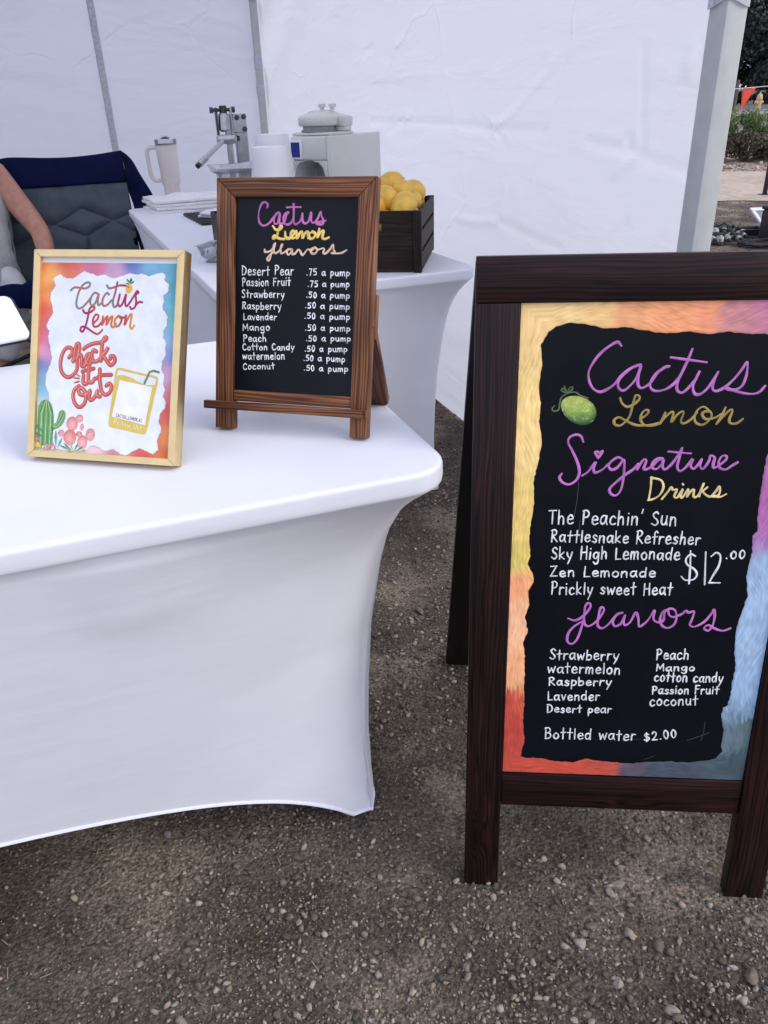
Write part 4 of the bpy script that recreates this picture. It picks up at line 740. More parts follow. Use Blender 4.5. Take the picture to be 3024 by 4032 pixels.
for lo, hi in (((-.10, 0, .215), (.9, .025, .25)), ((-.06, 0, .0), (.9, .025, .03)), ((-.10, 0, .03), (-.066, .025, .215)), ((.866, 0, .03), (.90, .025, .215))):
    mb = MB(); mb.box(lo, hi, .004, 1); mb.v = [(v[0]+(.25-v[2])*.55*(v[0] < .3), v[1], v[2]) for v in mb.v]; obj('rail', mb, M['sign_white'], t, rot=(R_(-35), R_(0), 0))
mb = MB(); mb.box((-.066, .010, .03), (.866, .016, .215)); mb.v = [(v[0]+(.25-v[2])*.55*(v[0] < .3), v[1], v[2]) for v in mb.v]; obj('infill', mb, M['mesh_grey'], t, rot=(R_(-35), 0, 0))
mb = MB(); mb.tube([(0.4, .15, .20), (0.4, .24, .0)], .012, 8); obj('prop', mb, M['sign_white'], t)
mb = MB(); pts = []
for k in range(150):
    a = k*.42; q = .13+.03*math.sin(k*.9); pts.append((q*1.5*math.cos(a), q*math.sin(a), .012+.02*(k/150)+.012*math.sin(k*.31)**2))
pts += [(.2, .12, .03), (.3, .3, .02), (.2, .42, .015), (-.1, .40, .012), (-.28, .30, .012)]
mb.tube(pts, .007, 6); o = obj('cable_coil', mb, M['rubber'], loc=(3.30, 6.78, 0)); tag(o, 'loosely coiled black cable lying on gravel before the equipment box', 'cable')

# ------------------------------------------------------------------ canopy tent
def tent():
    t = thing('canopy_tent', 'white pop-up canopy tent with grey steel legs and cloth side walls', 'tent', (0, 0, 0), YAW)
    A0, A1, B0, B1, EV = -1.78, 1.262, 1.467, 5.87, 2.12
    def leg(a, b, straps=()):
        mb = MB()
        # octagonal outer tube, slimmer inner tube below, foot plate
        rp = .0258 if b < 3 else .0215; mb.box((a-rp, b-rp, .012), (a+rp, b+rp, 2.2), .004, 2); o = obj('pole', mb, M['pole'], t)
        mb = MB(); mb.box((a-.06, b-.06, 0), (a+.06, b+.06, .012), .004, 1); obj('foot_plate', mb, M['pole'], o)
        for z, h in straps:
            mb = MB(); mb.box((a-.0245, b-.0245, z-h/2), (a+.0245, b+.0245, z+h/2), .005, 3)
            obj('strap', mb, M['tent'], o)
        return o
    leg(A1, B1, ((1.43, .075), (1.275, .055)))
    p = leg(A1, B0); leg(A0, B1); leg(A0, B0)
    # loose cloth cuff wrapped round the front right leg
    def cuff(u, v):
        an = u*2*math.pi*1.06+2.6; r = .0300*(1/max(abs(math.cos(an)), abs(math.sin(an))))**.72+.003*u+.002*math.sin(an*3)*v
        return (A1+r*math.cos(an), B0+r*math.sin(an), 1.312+.30*v+.006*math.sin(an*2)*(1-v))
    mb = MB(); mb.add(*gridgeo(40, 10, cuff)); obj('cuff', mb, M['tent'], p)
    # side walls: gently billowing sheets with a few packing creases
    CRR = [[(3.785,1.092),(3.371,1.094),(2.938,1.091),(2.546,1.077),(2.205,1.075)],[(3.371,1.097),(3.28,1.129)],[(3.371,1.097),(3.555,1.054)],[(2.546,1.078),(2.592,1.099)],[(2.546,1.078),(2.473,1.041)],[(2.546,1.081),(2.391,1.141),(2.174,1.255)],[(1.982,1.053),(1.845,1.042),(1.777,1.038),(1.755,1.03),(1.671,1.014),(1.563,1.003)],[(1.772,1.038),(1.698,1.098),(1.661,1.139),(1.616,1.204),(1.558,1.259)],[(1.774,1.04),(1.806,1.069)],[(1.765,1.029),(1.846,0.987)],[(1.748,1.044),(1.758,1.141),(1.778,1.254)],[(2.842,0.769),(2.671,0.776),(2.498,0.797)],[(2.498,0.799),(2.357,0.785),(2.228,0.773),(2.081,0.765)],[(2.498,0.799),(2.453,0.902)],[(1.842,0.808),(1.771,0.869)],[(1.616,1.204),(1.609,1.253)],[(3.889,1.365),(3.714,1.383)],[(3.438,1.374),(3.339,1.393)]]
    CRB = [[(0.248,1.699),(0.358,1.708),(0.473,1.662),(0.583,1.652)],[(0.583,1.652),(0.751,1.636),(0.859,1.68)],[(0.061,1.757),(0.126,1.693),(0.194,1.699)],[(0.303,1.638),(0.458,1.576),(0.656,1.581),(0.838,1.535)],[(0.291,1.358),(0.467,1.309),(0.597,1.306)],[(0.643,1.499),(0.882,1.534),(0.938,1.515),(1.219,1.452)],[(-0.021,1.315),(0.118,1.324)],[(0.907,1.711),(1.108,1.673),(1.236,1.609)],[(0.572,1.588),(0.58,1.55)],[(-0.238,1.687),(-0.144,1.71)],[(0.573,1.066),(0.822,1.111),(1.03,1.048)]]
    def crease(CR, p, q, amp=.0068):
        d2 = 0.0
        for i, l in enumerate(CR):
            best = 9
            for (x0, y0), (x1, y1) in zip(l, l[1:]):
                dx, dy = x1-x0, y1-y0; u = max(0, min(1, ((p-x0)*dx+(q-y0)*dy)/(dx*dx+dy*dy+1e-9))); best = min(best, (p-x0-u*dx)**2+(q-y0-u*dy)**2)
            if best < .004: d2 += amp*(1 if i % 2 else -1)*(math.exp(-best/.00016)-.25*math.exp(-best/.0006))
        return d2
    def wall_r(u, v):
        b = B0+.020+(B1+.06-B0-.02)*u; z = .005+2.13*v
        dy = .022*math.sin(u*math.pi)*math.sin(v*3.0)+.007*math.sin(u*17+v*5)*math.sin(u*math.pi)+.015*math.exp(-(1-u)*6)*math.sin(v*27-(1-u)*26+2*math.sin(v*7))
        return (A1+.037+dy*(1 if .02 < u < .985 else 0)+(crease(CRR, b, z) if .6 < z < 1.85 else 0), b, z)
    mb = MB(); mb.add(*gridgeo(330, 170, wall_r), grain=lambda p: (p[1], p[0], p[2])); obj('side_wall', mb, M['tent_smooth'], t)
    def wall_b(u, v):
        a = A0-.03+(A1+.075-A0)*u; z = .005+2.13*v
        dy = .025*math.sin(u*math.pi)*math.sin(v*2.7)+.008*math.sin(u*21+v*4)*math.sin(u*math.pi)+.012*math.exp(-(1-u)*6)*math.sin(v*21+u*11)
        return (a, B1+.04+dy*(0 if u > .985 else 1)+(crease(CRB, a, z, .0034) if .6 < z < 2 else 0), z)
    mb = MB(); mb.add(*gridgeo(240, 170, wall_b), grain=lambda p: (p[0]+3.3, p[1], p[2])); obj('back_wall', mb, M['tent'], t)
    # zip down the back wall
    mb = MB()
    def zp(u, v):
        z = .02+2.1*v; uu = (.262-(A0-.03))/(A1+.075-A0); dy = .025*math.sin(uu*math.pi)*math.sin(v*2.7)
        return (.243+.042*u, B1+.026+dy+.002*math.sin(z*40), z)
    mb.add(*gridgeo(4, 90, zp)); obj('zip', mb, M['zip'], t, solid=.004)
    # roof: four slopes, eave band and the frame's top bars
    ca, cb, pk = (A0+A1)/2, (B0+B1)/2, 3.05
    E_ = [(A0-.03, B0-.03, EV), (A1+.03, B0-.03, EV), (A1+.03, B1+.03, EV), (A0-.03, B1+.03, EV)]
    pk1, pk2 = (ca, cb-.6, pk), (ca, cb+.6, pk)
    mb = MB(); mb.add(E_+[pk1, pk2], [(0, 1, 4), (1, 2, 5, 4), (2, 3, 5), (3, 0, 4, 5)]); obj('roof', mb, M['tent'], t, smooth=False)
    mb = MB()
    for i in range(4):
        p, q = Vector(E_[i]), Vector(E_[(i+1) % 4])
        def val(u, v, p=p, q=q):
            w = p+(q-p)*u; n = Vector((-(q-p).y, (q-p).x, 0)).normalized()*-.006*(1+math.sin(u*30)); return (w.x+n.x*v, w.y+n.y*v, EV-.001-.27*v)
        mb.add(*gridgeo(40, 4, val))
    obj('eave_band', mb, M['tent'], t)
    mb = MB()
    for i in range(4):
        p, q = Vector(E_[i]), Vector(E_[(i+1) % 4]); p = p+(Vector((ca, cb, EV))-p)*.02; q = q+(Vector((ca, cb, EV))-q)*.02
        for k in range(4):
            for s in (0, 1):
                z0, z1 = (EV-.03, EV-.33) if (k+s) % 2 == 0 else (EV-.33, EV-.03)
                u = p+(q-p)*(k/4); w = p+(q-p)*((k+1)/4); mb.tube([(u.x, u.y, z0-.012*s), (w.x, w.y, z1-.012*s)], .011, 6)
    obj('truss', mb, M['pole'], t)
    return t
M['zip'] = plain('zip_tape', (0.50, 0.51, 0.55), 0.8, 0.15, 60, 0.5, 260, bd=0.002)
tent()

# ------------------------------------------------------------------ tables under stretch covers
def table(label, origin, yaw, L, W, corner_foot=(.10, .16), z_top=.745, bulge=None, fp=1.0):
    """local x along length, y across; origin = near right-hand ... local (0,0) .. (L,W)"""
    t = thing('table', label, 'table', origin, yaw, 'tables under white stretch covers')
    RC, RE = .060, .006
    def rr_loop(off, z):                          # rounded rectangle loop
        pts = []
        for cx_, cy_, a0 in ((L-RC, RC, -90), (L-RC, W-RC, 0), (RC, W-RC, 90), (RC, RC, 180)):
            for k in range(9): an = R_(a0+90*k/8); r = RC+off; pts.append((cx_+r*math.cos(an), cy_+r*math.sin(an), z))
        dense = []
        for i in range(len(pts)):
            p, q = pts[i], pts[(i+1) % len(pts)]; d = math.hypot(p[0]-q[0], p[1]-q[1]); n = max(1, int(d/.03)); dense += [tuple(p[j]+(q[j]-p[j])*k/n for j in range(3)) for k in range(n)]
        return dense
    mb = MB(); loops = [rr_loop(-.034, z_top), rr_loop(-.014, z_top)]
    for k in range(7):
        an = R_(90-15*k); loops.append(rr_loop(-RE+RE*math.cos(an), z_top-RE+RE*math.sin(an)))
    loops += [rr_loop(.0002, z_top-.010), rr_loop(.0004, z_top-.018), rr_loop(.0003, z_top-.023), rr_loop(-.0002, z_top-.0265), rr_loop(-.0012, z_top-.029), rr_loop(-.0034, z_top-.031)]
    n = len(loops[0]); vs = [p for l in loops for p in l]; fs = [tuple(range(n))]
    for i in range(len(loops)-1):
        for k in range(n): fs.append((i*n+k, (i+1)*n+k, (i+1)*n+(k+1) % n, i*n+(k+1) % n))
    # skirt
    zt = z_top-.031
    zk = [0, .024, .085, .187, .287, .415, .542, .605, .661, .69, zt]; rk = [.183, .186, .192, .198, .193, .179, .146, .122, .079, .040, .004]
    def ridge(z): return float(np.interp(z, zk, rk))/.189
    fx, fy = corner_foot; cmp_ = RC*.293+.003
    def hem(d): return .010+.245*(1-math.exp(-max(0, d-.05)/.26))
    def corner_w(d, z): return math.exp(-(d/.20)**1.3)
    NT = 34
    loop0 = loops[-1]; base = len(vs)-n
    prev = base
    for j in range(1, NT+1):
        tt = j/NT; row = []
        for (x, y, _) in loop0:
            dx, dy = min(x, L-x), min(y, W-y); sx = 1 if x < L/2 else -1; sy = 1 if y < W/2 else -1
            along_x = dy < dx                      # on a long side
            if dx < RC and dy < RC:                # the corner draws together towards the foot
                k_ = .9*tt**1.2; x += (( RC*.293 if sx > 0 else L-RC*.293)-x)*k_; y += ((RC*.293 if sy > 0 else W-RC*.293)-y)*k_; dx, dy = min(x, L-x), min(y, W-y)
            d = dx if along_x else dy; half = (L if along_x else W)/2
            zh = hem(d) if half > .5 else hem(d*1.0)*.8
            z = zt+(zh-zt)*tt
            w = corner_w(d, z); rg = ridge(z); f = min(1, d/half)
            lin = 1-z/zt
            # depth of the panel face and pull-in of its ends
            face = (rg*w+lin*(1-w)); ends = rg
            if along_x:
                X = (x-L/2)*(1-ends*(fx-cmp_)/(L/2))+L/2; Y = y+sy*(fy-cmp_)*face
            else:
                Y = (y-W/2)*(1-ends*(fy-cmp_)/(W/2))+W/2; X = x+sx*(fx-cmp_)*face
            if d < .30 and z < .26:                # pull creases fanning out of the foot
                fo = math.exp(-(d+z)/.10)*math.sin(34*math.atan2(z, d+.012)); X += (0 if along_x else sx*.0035*fo); Y += (sy*.0035*fo if along_x else 0)
            if bulge and along_x and y < W/2:      # something boxy under the top presses the cloth out
                bx0, bx1, bz0 = bulge; q = lambda e: 1/(1+math.exp(-e/.004)); Y -= .0045*q(X-bx0)*q(bx1-X)*q(z-bz0)
            row.append((X, Y, z))
        vs += row
        for k in range(n): fs.append((prev+k, prev+n+k, prev+n+(k+1) % n, prev+(k+1) % n))
        prev += n
    mb.add(vs, fs); o = obj('stretch_cover', mb, M['cover'], t, auto=50)
    # rolled hem
    hm = [vs[prev+k] for k in range(n)]+[vs[prev]]; mb = MB(); mb.tube(hm, .0035, 6, caps=False); obj('hem', mb, M['cover'], o)
    for x, y in ((fx, fy), (L-fx, fy), (fx, W-fy), (L-fx, W-fy)):
        sx = 1 if x < L/2 else -1; sy = 1 if y < W/2 else -1
        mb = MB(); mb.tube([(x+sx*.02, y+sy*.02, .03), (x+sx*.05, y+sy*.05, .69)], .0125, 10); lg = obj('leg', mb, M['pole'], t)
        mb = MB(); mb.lathe([(r*fp, z) for r, z in [(0, .001), (.008, .002), (.0105, .006), (.0105, .014), (.009, .024), (.006, .036)]], 18, Matrix.Translation((x, y, 0))); obj('foot_pocket', mb, M['cover'], lg)
    return t
L1 = 1.83
o1 = AB(.387-L1, .824)
table('white stretch-covered table nearest the viewer carrying the two small signs', o1, YAW, L1, .767, bulge=(1.357, 1.480, .590))
N2 = Vector((-.388, 1.979, 0)); Y2 = R_(21.23); G1 = Vector((math.cos(Y2), math.sin(Y2), 0)); G2 = Vector((-G1.y, G1.x, 0))
# its long side runs away from the viewer: local x along -G2 so that (0,0) sits at the far left corner
T2L, T2W = 2.27, .735
table('white stretch-covered table farther back carrying lemons, cups and machines', N2+G2*T2L, Y2-math.pi/2, T2L, T2W, (.155, .075), fp=1.6)
def T2(a, b, z=0.0): return N2+G1*a+G2*b+Vector((0, 0, .745+z))      # a across from the left edge, b away

# ------------------------------------------------------------------ planks
def prism(poly, y0, y1, bev=.0015):
    bm = bmesh.new(); vs = [bm.verts.new((x, y0, z)) for x, z in poly]; f = bm.faces.new(vs)
    r = bmesh.ops.extrude_face_region(bm, geom=[f]); 
    for e in r['geom']:
        if isinstance(e, bmesh.types.BMVert): e.co.y = y1
    bmesh.ops.recalc_face_normals(bm, faces=bm.faces[:])
    if bev: bmesh.ops.bevel(bm, geom=bm.edges[:], offset=bev, segments=2, affect='EDGES', profile=.5)
    bm.verts.index_update(); out = [tuple(v.co) for v in bm.verts], [tuple(v.index for v in f.verts) for f in bm.faces]; bm.free(); return out
def plank(name, poly, y0, y1, mt, parent, axis, seed, bev=.0015, **k):
    """axis 'x' or 'z': way the grain runs"""
    rr = random.Random(seed); o1_, o2_, o3_ = rr.uniform(0, 9), rr.uniform(0, 9), rr.uniform(0, 9)
    g = (lambda p: (p[2]+o1_, p[0]+o2_, p[1]*.5+o3_)) if axis == 'z' else (lambda p: (p[0]+o1_, p[2]+o2_, p[1]*.5+o3_))
    mb = MB(); mb.add(*prism(poly, y0, y1, bev), grain=g); return obj(name, mb, mt, parent, **k)
def rect(x0, z0, x1, z1): return [(x0, z0), (x1, z0), (x1, z1), (x0, z1)]

# ------------------------------------------------------------------ big A-frame chalkboard
PURPLE, YEL, CREAM, WHITE, OLIVE, PEACH = rgb(208, 126, 208), rgb(248, 222, 120), rgb(250, 228, 160), rgb(250, 250, 252), rgb(176, 156, 84), rgb(240, 205, 175)
def a_frame():
    LE = R_(6.656)
    t = thing('chalkboard_sign', 'tall dark wooden A-frame chalkboard with painted rainbow border listing signature drinks', 'chalkboard sign', (.112, .859, 0), R_(-5.546))
    rot = (-LE, 0, 0); k = dict(rot=rot); W = .481
    plank('stile', rect(0, 0, .055, .9445), 0, .022, M['dark_wood'], t, 'z', 1, **k)
    plank('stile', rect(.4205, 0, W, .9445), 0, .022, M['dark_wood'], t, 'z', 2, **k)
    plank('top_rail', rect(0, .945, W, 1.0), 0, .022, M['dark_wood'], t, 'x', 3, **k)
    plank('bottom_rail', rect(.0555, .167, .420, .2295), .003, .021, M['dark_wood'], t, 'x', 4, **k)
    mb = MB(); mb.box((.0553, .006, .2297), (.4203, .012, .9448)); bd = obj('chalkboard', mb, M['slate'], t, **k)
    # painted border
    def seq(l): return [(x/1000, z/1000) for x, z in l]
    top, left, bot, right = seq(B_TOP), seq(B_LEFT), seq(B_BOT), seq(B_RIGHT)
    x0, x1, z0, z1 = .0565, .4193, .2310, .9438
    topx = [p for p in top if p[0] < x1-.05]
    extra = [(.372, .905), (.384, .899), (.388, .885), (.385, .86), (.389, .835), (.384, .80), (.388, .775), (.383, .75), (.386, .73)]
    rr_ = [p for p in right]
    inner = left[::-1]+topx[1:]+[e for e in extra if e[1] > rr_[0][1]+.01]+rr_+bot[::-1][1:-1]
    cols = [((x0, z0), (196, 78, 62)), ((x0, .30), (190, 74, 60)), ((x0, .372), (196, 82, 64)), ((x0, .392), (246, 178, 128)), ((x0, .50), (250, 190, 145)), ((x0, .565), (248, 172, 122)), ((x0, .588), (222, 198, 108)), ((x0, .66), (240, 208, 124)),
            ((x0, .78), (250, 216, 142)), ((x0, z1), (246, 210, 140)), ((.11, z1), (244, 208, 142)), ((.16, z1), (240, 198, 132)), ((.185, z1), (240, 170, 120)), ((.24, z1), (248, 168, 118)), ((.285, z1), (246, 160, 118)), ((.31, z1), (206, 140, 142)), ((.36, z1), (200, 128, 150)), ((x1, z1), (208, 150, 160)),
            ((x1, .80), (184, 120, 166)), ((x1, .66), (178, 108, 166)), ((x1, .625), (172, 112, 170)), ((x1, .600), (158, 188, 216)), ((x1, .50), (160, 186, 214)), ((x1, .39), (150, 180, 208)), ((x1, .352), (132, 160, 184)), ((x1, .335), (92, 112, 118)), ((x1, z0), (72, 86, 94)), ((.30, z0), (74, 82, 94)), ((.245, z0), (92, 84, 96)), ((.222, z0), (192, 82, 64)), ((.14, z0), (200, 80, 62))]
    cp = np.array([c[0] for c in cols]); cc = np.array([rgb(*c[1]) for c in cols])*1.2
    def pc(x, z):
        d = np.hypot(cp[:, 0]-x, cp[:, 1]-z)+1e-4; w = 1/d**8; w /= w.sum(); return tuple((cc*w[:, None]).sum(0))
    # densify, wobble and pair with the outer rectangle
    den = []
    for i in range(len(inner)):
        p, q = inner[i], inner[(i+1) % len(inner)]; n = max(1, int(math.hypot(p[0]-q[0], p[1]-q[1])/.004))
        for j in range(n):
            u = j/n; den.append((p[0]+(q[0]-p[0])*u+random.gauss(0, .0004), p[1]+(q[1]-p[1])*u+random.gauss(0, .0004)))
    cx_, cz_ = (x0+x1)/2, (z0+z1)/2; hx, hz_ = (x1-x0)/2, (z1-z0)/2
    def outer(p):                                   # straight out to the nearest side, corners shared
        dl, dr, db, dt = p[0]-x0, x1-p[0], p[1]-z0, z1-p[1]; m_ = min(dl, dr, db, dt)
        if m_ == dl: return (x0, p[1])
        if m_ == dr: return (x1, p[1])
        if m_ == db: return (p[0], z0)
        return (p[0], z1)
    ring_i, ring_o = [], []
    for i, p in enumerate(den):
        o_ = outer(p)
        if ring_o:
            q = ring_o[-1]
            if abs(o_[0]-q[0]) > 1e-6 and abs(o_[1]-q[1]) > 1e-6:      # turned a corner
                c = (x0 if min(o_[0], q[0]) == x0 else x1, z1 if max(o_[1], q[1]) == z1 else z0)
                pp = ring_i[-1]
                for u in (.25, .5, .75): 
                    a_, b_ = (q, c) if u < .5 else (c, o_); uu = u*2 if u < .5 else u*2-1
                    ring_i.append((pp[0]+(p[0]-pp[0])*u, pp[1]+(p[1]-pp[1])*u)); ring_o.append((a_[0]+(b_[0]-a_[0])*uu, a_[1]+(b_[1]-a_[1])*uu))
        ring_i.append(p); ring_o.append(o_)
    if abs(ring_o[0][0]-ring_o[-1][0]) > 1e-6 and abs(ring_o[0][1]-ring_o[-1][1]) > 1e-6:
        ring_i.append(ring_i[-1]); ring_o.append((x0, z0))
    n = len(ring_i); NS = 18; sk_ = [[random.gauss(0, 1) for _ in range(400)] for _ in range(NS+1)]; vs = []; cs = []; gs = []; dist = 0
    for i in range(n):
        if i: dist += math.hypot(ring_i[i][0]-ring_i[i-1][0], ring_i[i][1]-ring_i[i-1][1])
        for j in range(NS+1):
            u = j/NS; x = ring_i[i][0]+(ring_o[i][0]-ring_i[i][0])*u; z = ring_i[i][1]+(ring_o[i][1]-ring_i[i][1])*u
            q_ = dist/.011+j*.37; qi = int(q_); qf = q_-qi; br_ = sk_[j][qi % 400]*(1-qf)+sk_[j][(qi+1) % 400]*qf
            c = pc(x+br_*.005, z+br_*.005); w = 1+.075*br_+.10*math.sin(x*170+2.2*math.sin(z*95))*math.sin(z*150+2*math.sin(x*80))
            edge = .72 if j == 0 else 1
            vs.append((x, .0054-(.0004 if 0 < j else 0), z)); cs.append(tuple(q*w*edge for q in c)); gs.append((dist, u*.045+.02*math.sin(dist*31), 0))
    fs = [(i*(NS+1)+j, ((i+1) % n)*(NS+1)+j, ((i+1) % n)*(NS+1)+j+1, i*(NS+1)+j+1) for i in range(n) for j in range(NS)]
    mb = MB(); mb.add(vs, fs, col=cs); mb.g = gs; obj('painted_border', mb, M['paint'], bd)
    # lettering
    Y = .0060
    def let(name, fn, mt=M['ink']): mb = MB(); fn(mb); obj(name, mb, mt, bd)
    let('purple_lettering', lambda mb: (scribe(mb, A_CACTUS, .0032, .0003, PURPLE, Y)))
    let('purple_lettering', lambda mb: (scribe(mb, A_SIGNATURE, .0032, .0003, PURPLE, Y)))
    let('purple_lettering', lambda mb: (scribe(mb, A_FLAVORS, .0032, .0003, PURPLE, Y)))
    let('olive_lettering', lambda mb: scribe(mb, A_LEMON, .0030, .0003, OLIVE, Y))
    let('yellow_lettering', lambda mb: scribe(mb, A_DRINKS, .0030, .0003, CREAM, Y))
    let('price_lettering', lambda mb: scribe(mb, A_PRICE, .0026, .0003, WHITE, Y))
    for i, (s, xa, za, xb, zb, cap) in enumerate(A_LINES):
        let('menu_line', lambda mb: write(mb, s, xa, za, xb, zb, cap, .0022, .0003, WHITE, Y, 100+i))
    # chalk drawing of a prickly pear fruit with a twine bow
    (ax, az), (bx, bz), (mx_, mz_), (qx, qz) = A_EGG
    c = Vector(((ax+bx)/2000, (az+bz)/2000)); d = Vector((bx-ax, bz-az))/2000; L_ = d.length*1.02; d.normalize(); nrm = Vector((-d.y, d.x)); wd = L_*.70
    vs = []; cs = []; NR, NA = 12, 40
    for i in range(NR+1):
        for j in range(NA):
            an = 2*math.pi*j/NA; r = i/NR; u = math.cos(an)*r; v = math.sin(an)*r*(1+.10*u)
            p = c+d*u*L_+nrm*v*wd; sh = .5+.5*(u*.75-v*.66); sh = min(1, max(0, sh+random.gauss(0, .05)))
            edge = max(0, (r-.72)/.28)
            col = mixc(mixc(rgb(214, 224, 110), rgb(150, 185, 84), min(1, sh*1.5)), rgb(52, 92, 60), max(0, sh-.45)*1.6)
            col = mixc(col, rgb(40, 70, 50), edge*(.35+.6*sh)); 
            if random.random() < .10: col = mixc(col, rgb(235, 245, 190), .5)
            vs.append((p.x, .0056, p.y)); cs.append(col)
    fs = [(i*NA+j, i*NA+(j+1) % NA, (i+1)*NA+(j+1) % NA, (i+1)*NA+j) for i in range(NR) for j in range(NA)]
    mb = MB(); mb.add(vs, fs, col=cs); obj('fruit_drawing', mb, M['ink'], bd)
    mb = MB(); scribe(mb, A_BOW, .0024, .0003, rgb(92, 112, 70), Y); obj('bow_drawing', mb, M['ink'], bd)
    # faint wiped chalk marks
    for (xa, za, xb, zb) in ((.142, .71, .139, .66), (.147, .655, .146, .63), (.352, .335, .35, .30), (.33, .30, .36, .315), (.235, .295, .262, .300), (.27, .262, .285, .27)):
        mb = MB(); stroke(mb, [(xa, za), ((xa+xb)/2+.001, (za+zb)/2), (xb, zb)], .0009, .0001, rgb(74, 78, 88), Y, .3); obj('chalk_smear', mb, M['ink'], bd)
    # rear frame hinged at the top
    LB = math.atan2(.598-.148, .985); LL = math.hypot(.598-.148, .985)
    def sk(o):
        for v in o.data.vertices: v.co.x += -.037*(1-v.co.z/LL)
        return o
    kk = dict(loc=(0, .598, 0), rot=(LB, 0, 0))
    for nm, pl, y0, y1, ax_, sd_ in (('rear_stile', rect(0, 0, .055, LL-.056), -.022, 0, 'z', 11), ('rear_stile', rect(.426, 0, W, LL-.056), -.022, 0, 'z', 12), ('rear_top_rail', rect(0, LL-.0555, W, LL), -.022, 0, 'x', 13), ('rear_bottom_rail', rect(.0555, .18, .4255, .24), -.020, -.003, 'x', 14)):
        sk(plank(nm, pl, y0, y1, M['black_paint'], t, ax_, sd_, **kk))
    mb = MB(); mb.box((.0553, -.012, .2403), (.4257, -.006, LL-.0557)); sk(obj('rear_board', mb, M['black_paint'], t, **kk))
    for x in (.06, .37):
        mb = MB(); mb.box((x, .1185, .985), (x+.05, .150, .9885), .001, 1); obj('hinge', mb, M['dark_steel'], t)
    mb = MB(); mb.tube([(.03, .06, .42), (.03, .20, .385), (.02, .38, .41)], .0025, 6); obj('stay_chain', mb, M['dark_steel'], t)
    return t
a_frame()

# ------------------------------------------------------------------ small table easel
def easel():
    LE = R_(16.964); k = dict(rot=(-LE, 0, 0)); W, H = .2305, .343
    t = thing('tabletop_chalkboard', 'small brown wooden easel chalkboard with lemon flavors price list on white table', 'chalkboard sign', (-.242, 1.066, .7503), R_(-16.396))
    plank('stile', [(0, 0), (.027, 0), (.027, .3175), (0, H)], 0, .018, M['brown_wood'], t, 'z', 21, .0012, **k)
    plank('stile', [(W-.0252, 0), (W, 0), (W, H), (W-.0252, .3175)], 0, .018, M['brown_wood'], t, 'z', 22, .0012, **k)
    plank('top_rail', [(.0003, H), (.0273, .3177), (W-.0255, .3177), (W-.0003, H)], 0, .018, M['brown_wood'], t, 'x', 23, .0012, **k)
    plank('bottom_rail', rect(.0273, .0400, W-.0255, .0558), .002, .016, M['brown_wood'], t, 'x', 24, .0012, **k)
    plank('ledge', rect(-.0127, .0280, .2262, .0395), -.0125, -.0002, M['brown_wood'], t, 'x', 25, .0012, **k)
    plank('ledge_block', rect(.2264, .0290, .2305, .0395), -.006, -.0002, M['brown_wood'], t, 'z', 26, .0008, **k)
    mb = MB(); mb.box((.0272, .006, .0560), (W-.0254, .010, .3174)); bd = obj('chalkboard', mb, M['slate'], t, **k)
    Y = .0060
    def let(name, fn): mb = MB(); fn(mb); obj(name, mb, M['ink'], bd)
    let('pink_lettering', lambda mb: scribe(mb, E_CACTUS, .0028, .0003, rgb(205, 118, 186), Y))
    let('yellow_lettering', lambda mb: scribe(mb, E_LEMON, .0037, .0003, rgb(250, 216, 118), Y))
    let('peach_lettering', lambda mb: scribe(mb, E_FLAVORS, .0026, .0003, PEACH, Y))
    for i, (s, xa, za, xb, zb, cap) in enumerate(E_LINES):
        let('menu_line', lambda mb: write(mb, s, xa, za, xb, zb, cap, .0015, .0002, WHITE, Y, 300+i))
    # rear leg frame, hinged to a block behind the stiles
    hy, hz_ = .062, .150; fy = .163; ang = math.atan2(fy-hy, hz_+.006); LL = math.hypot(fy-hy, hz_+.006)
    kk = dict(loc=(0, fy, -.0053), rot=(ang, 0, 0))
    plank('rear_leg', [(.186, 0), (.211, 0.0), (.222, .012), (.232, LL), (.207, LL)], -.012, 0, M['brown_wood'], t, 'z', 31, .0012, **kk)
    plank('rear_leg', [(.022, 0), (.047, 0), (.026, LL), (.001, LL), (.012, .012)], -.012, 0, M['brown_wood'], t, 'z', 32, .0012, **kk)
    plank('rear_crossbar', rect(.030, .05, .197, .068), .0003, .008, M['brown_wood'], t, 'x', 33, .0012, **kk)
    for x in (.001, .2085): plank('hinge_block', rect(x, .135, x+.0235, .195), .0183, .030, M['brown_wood'], t, 'z', 34+int(x*100), .0012, **k)
    return t
easel()

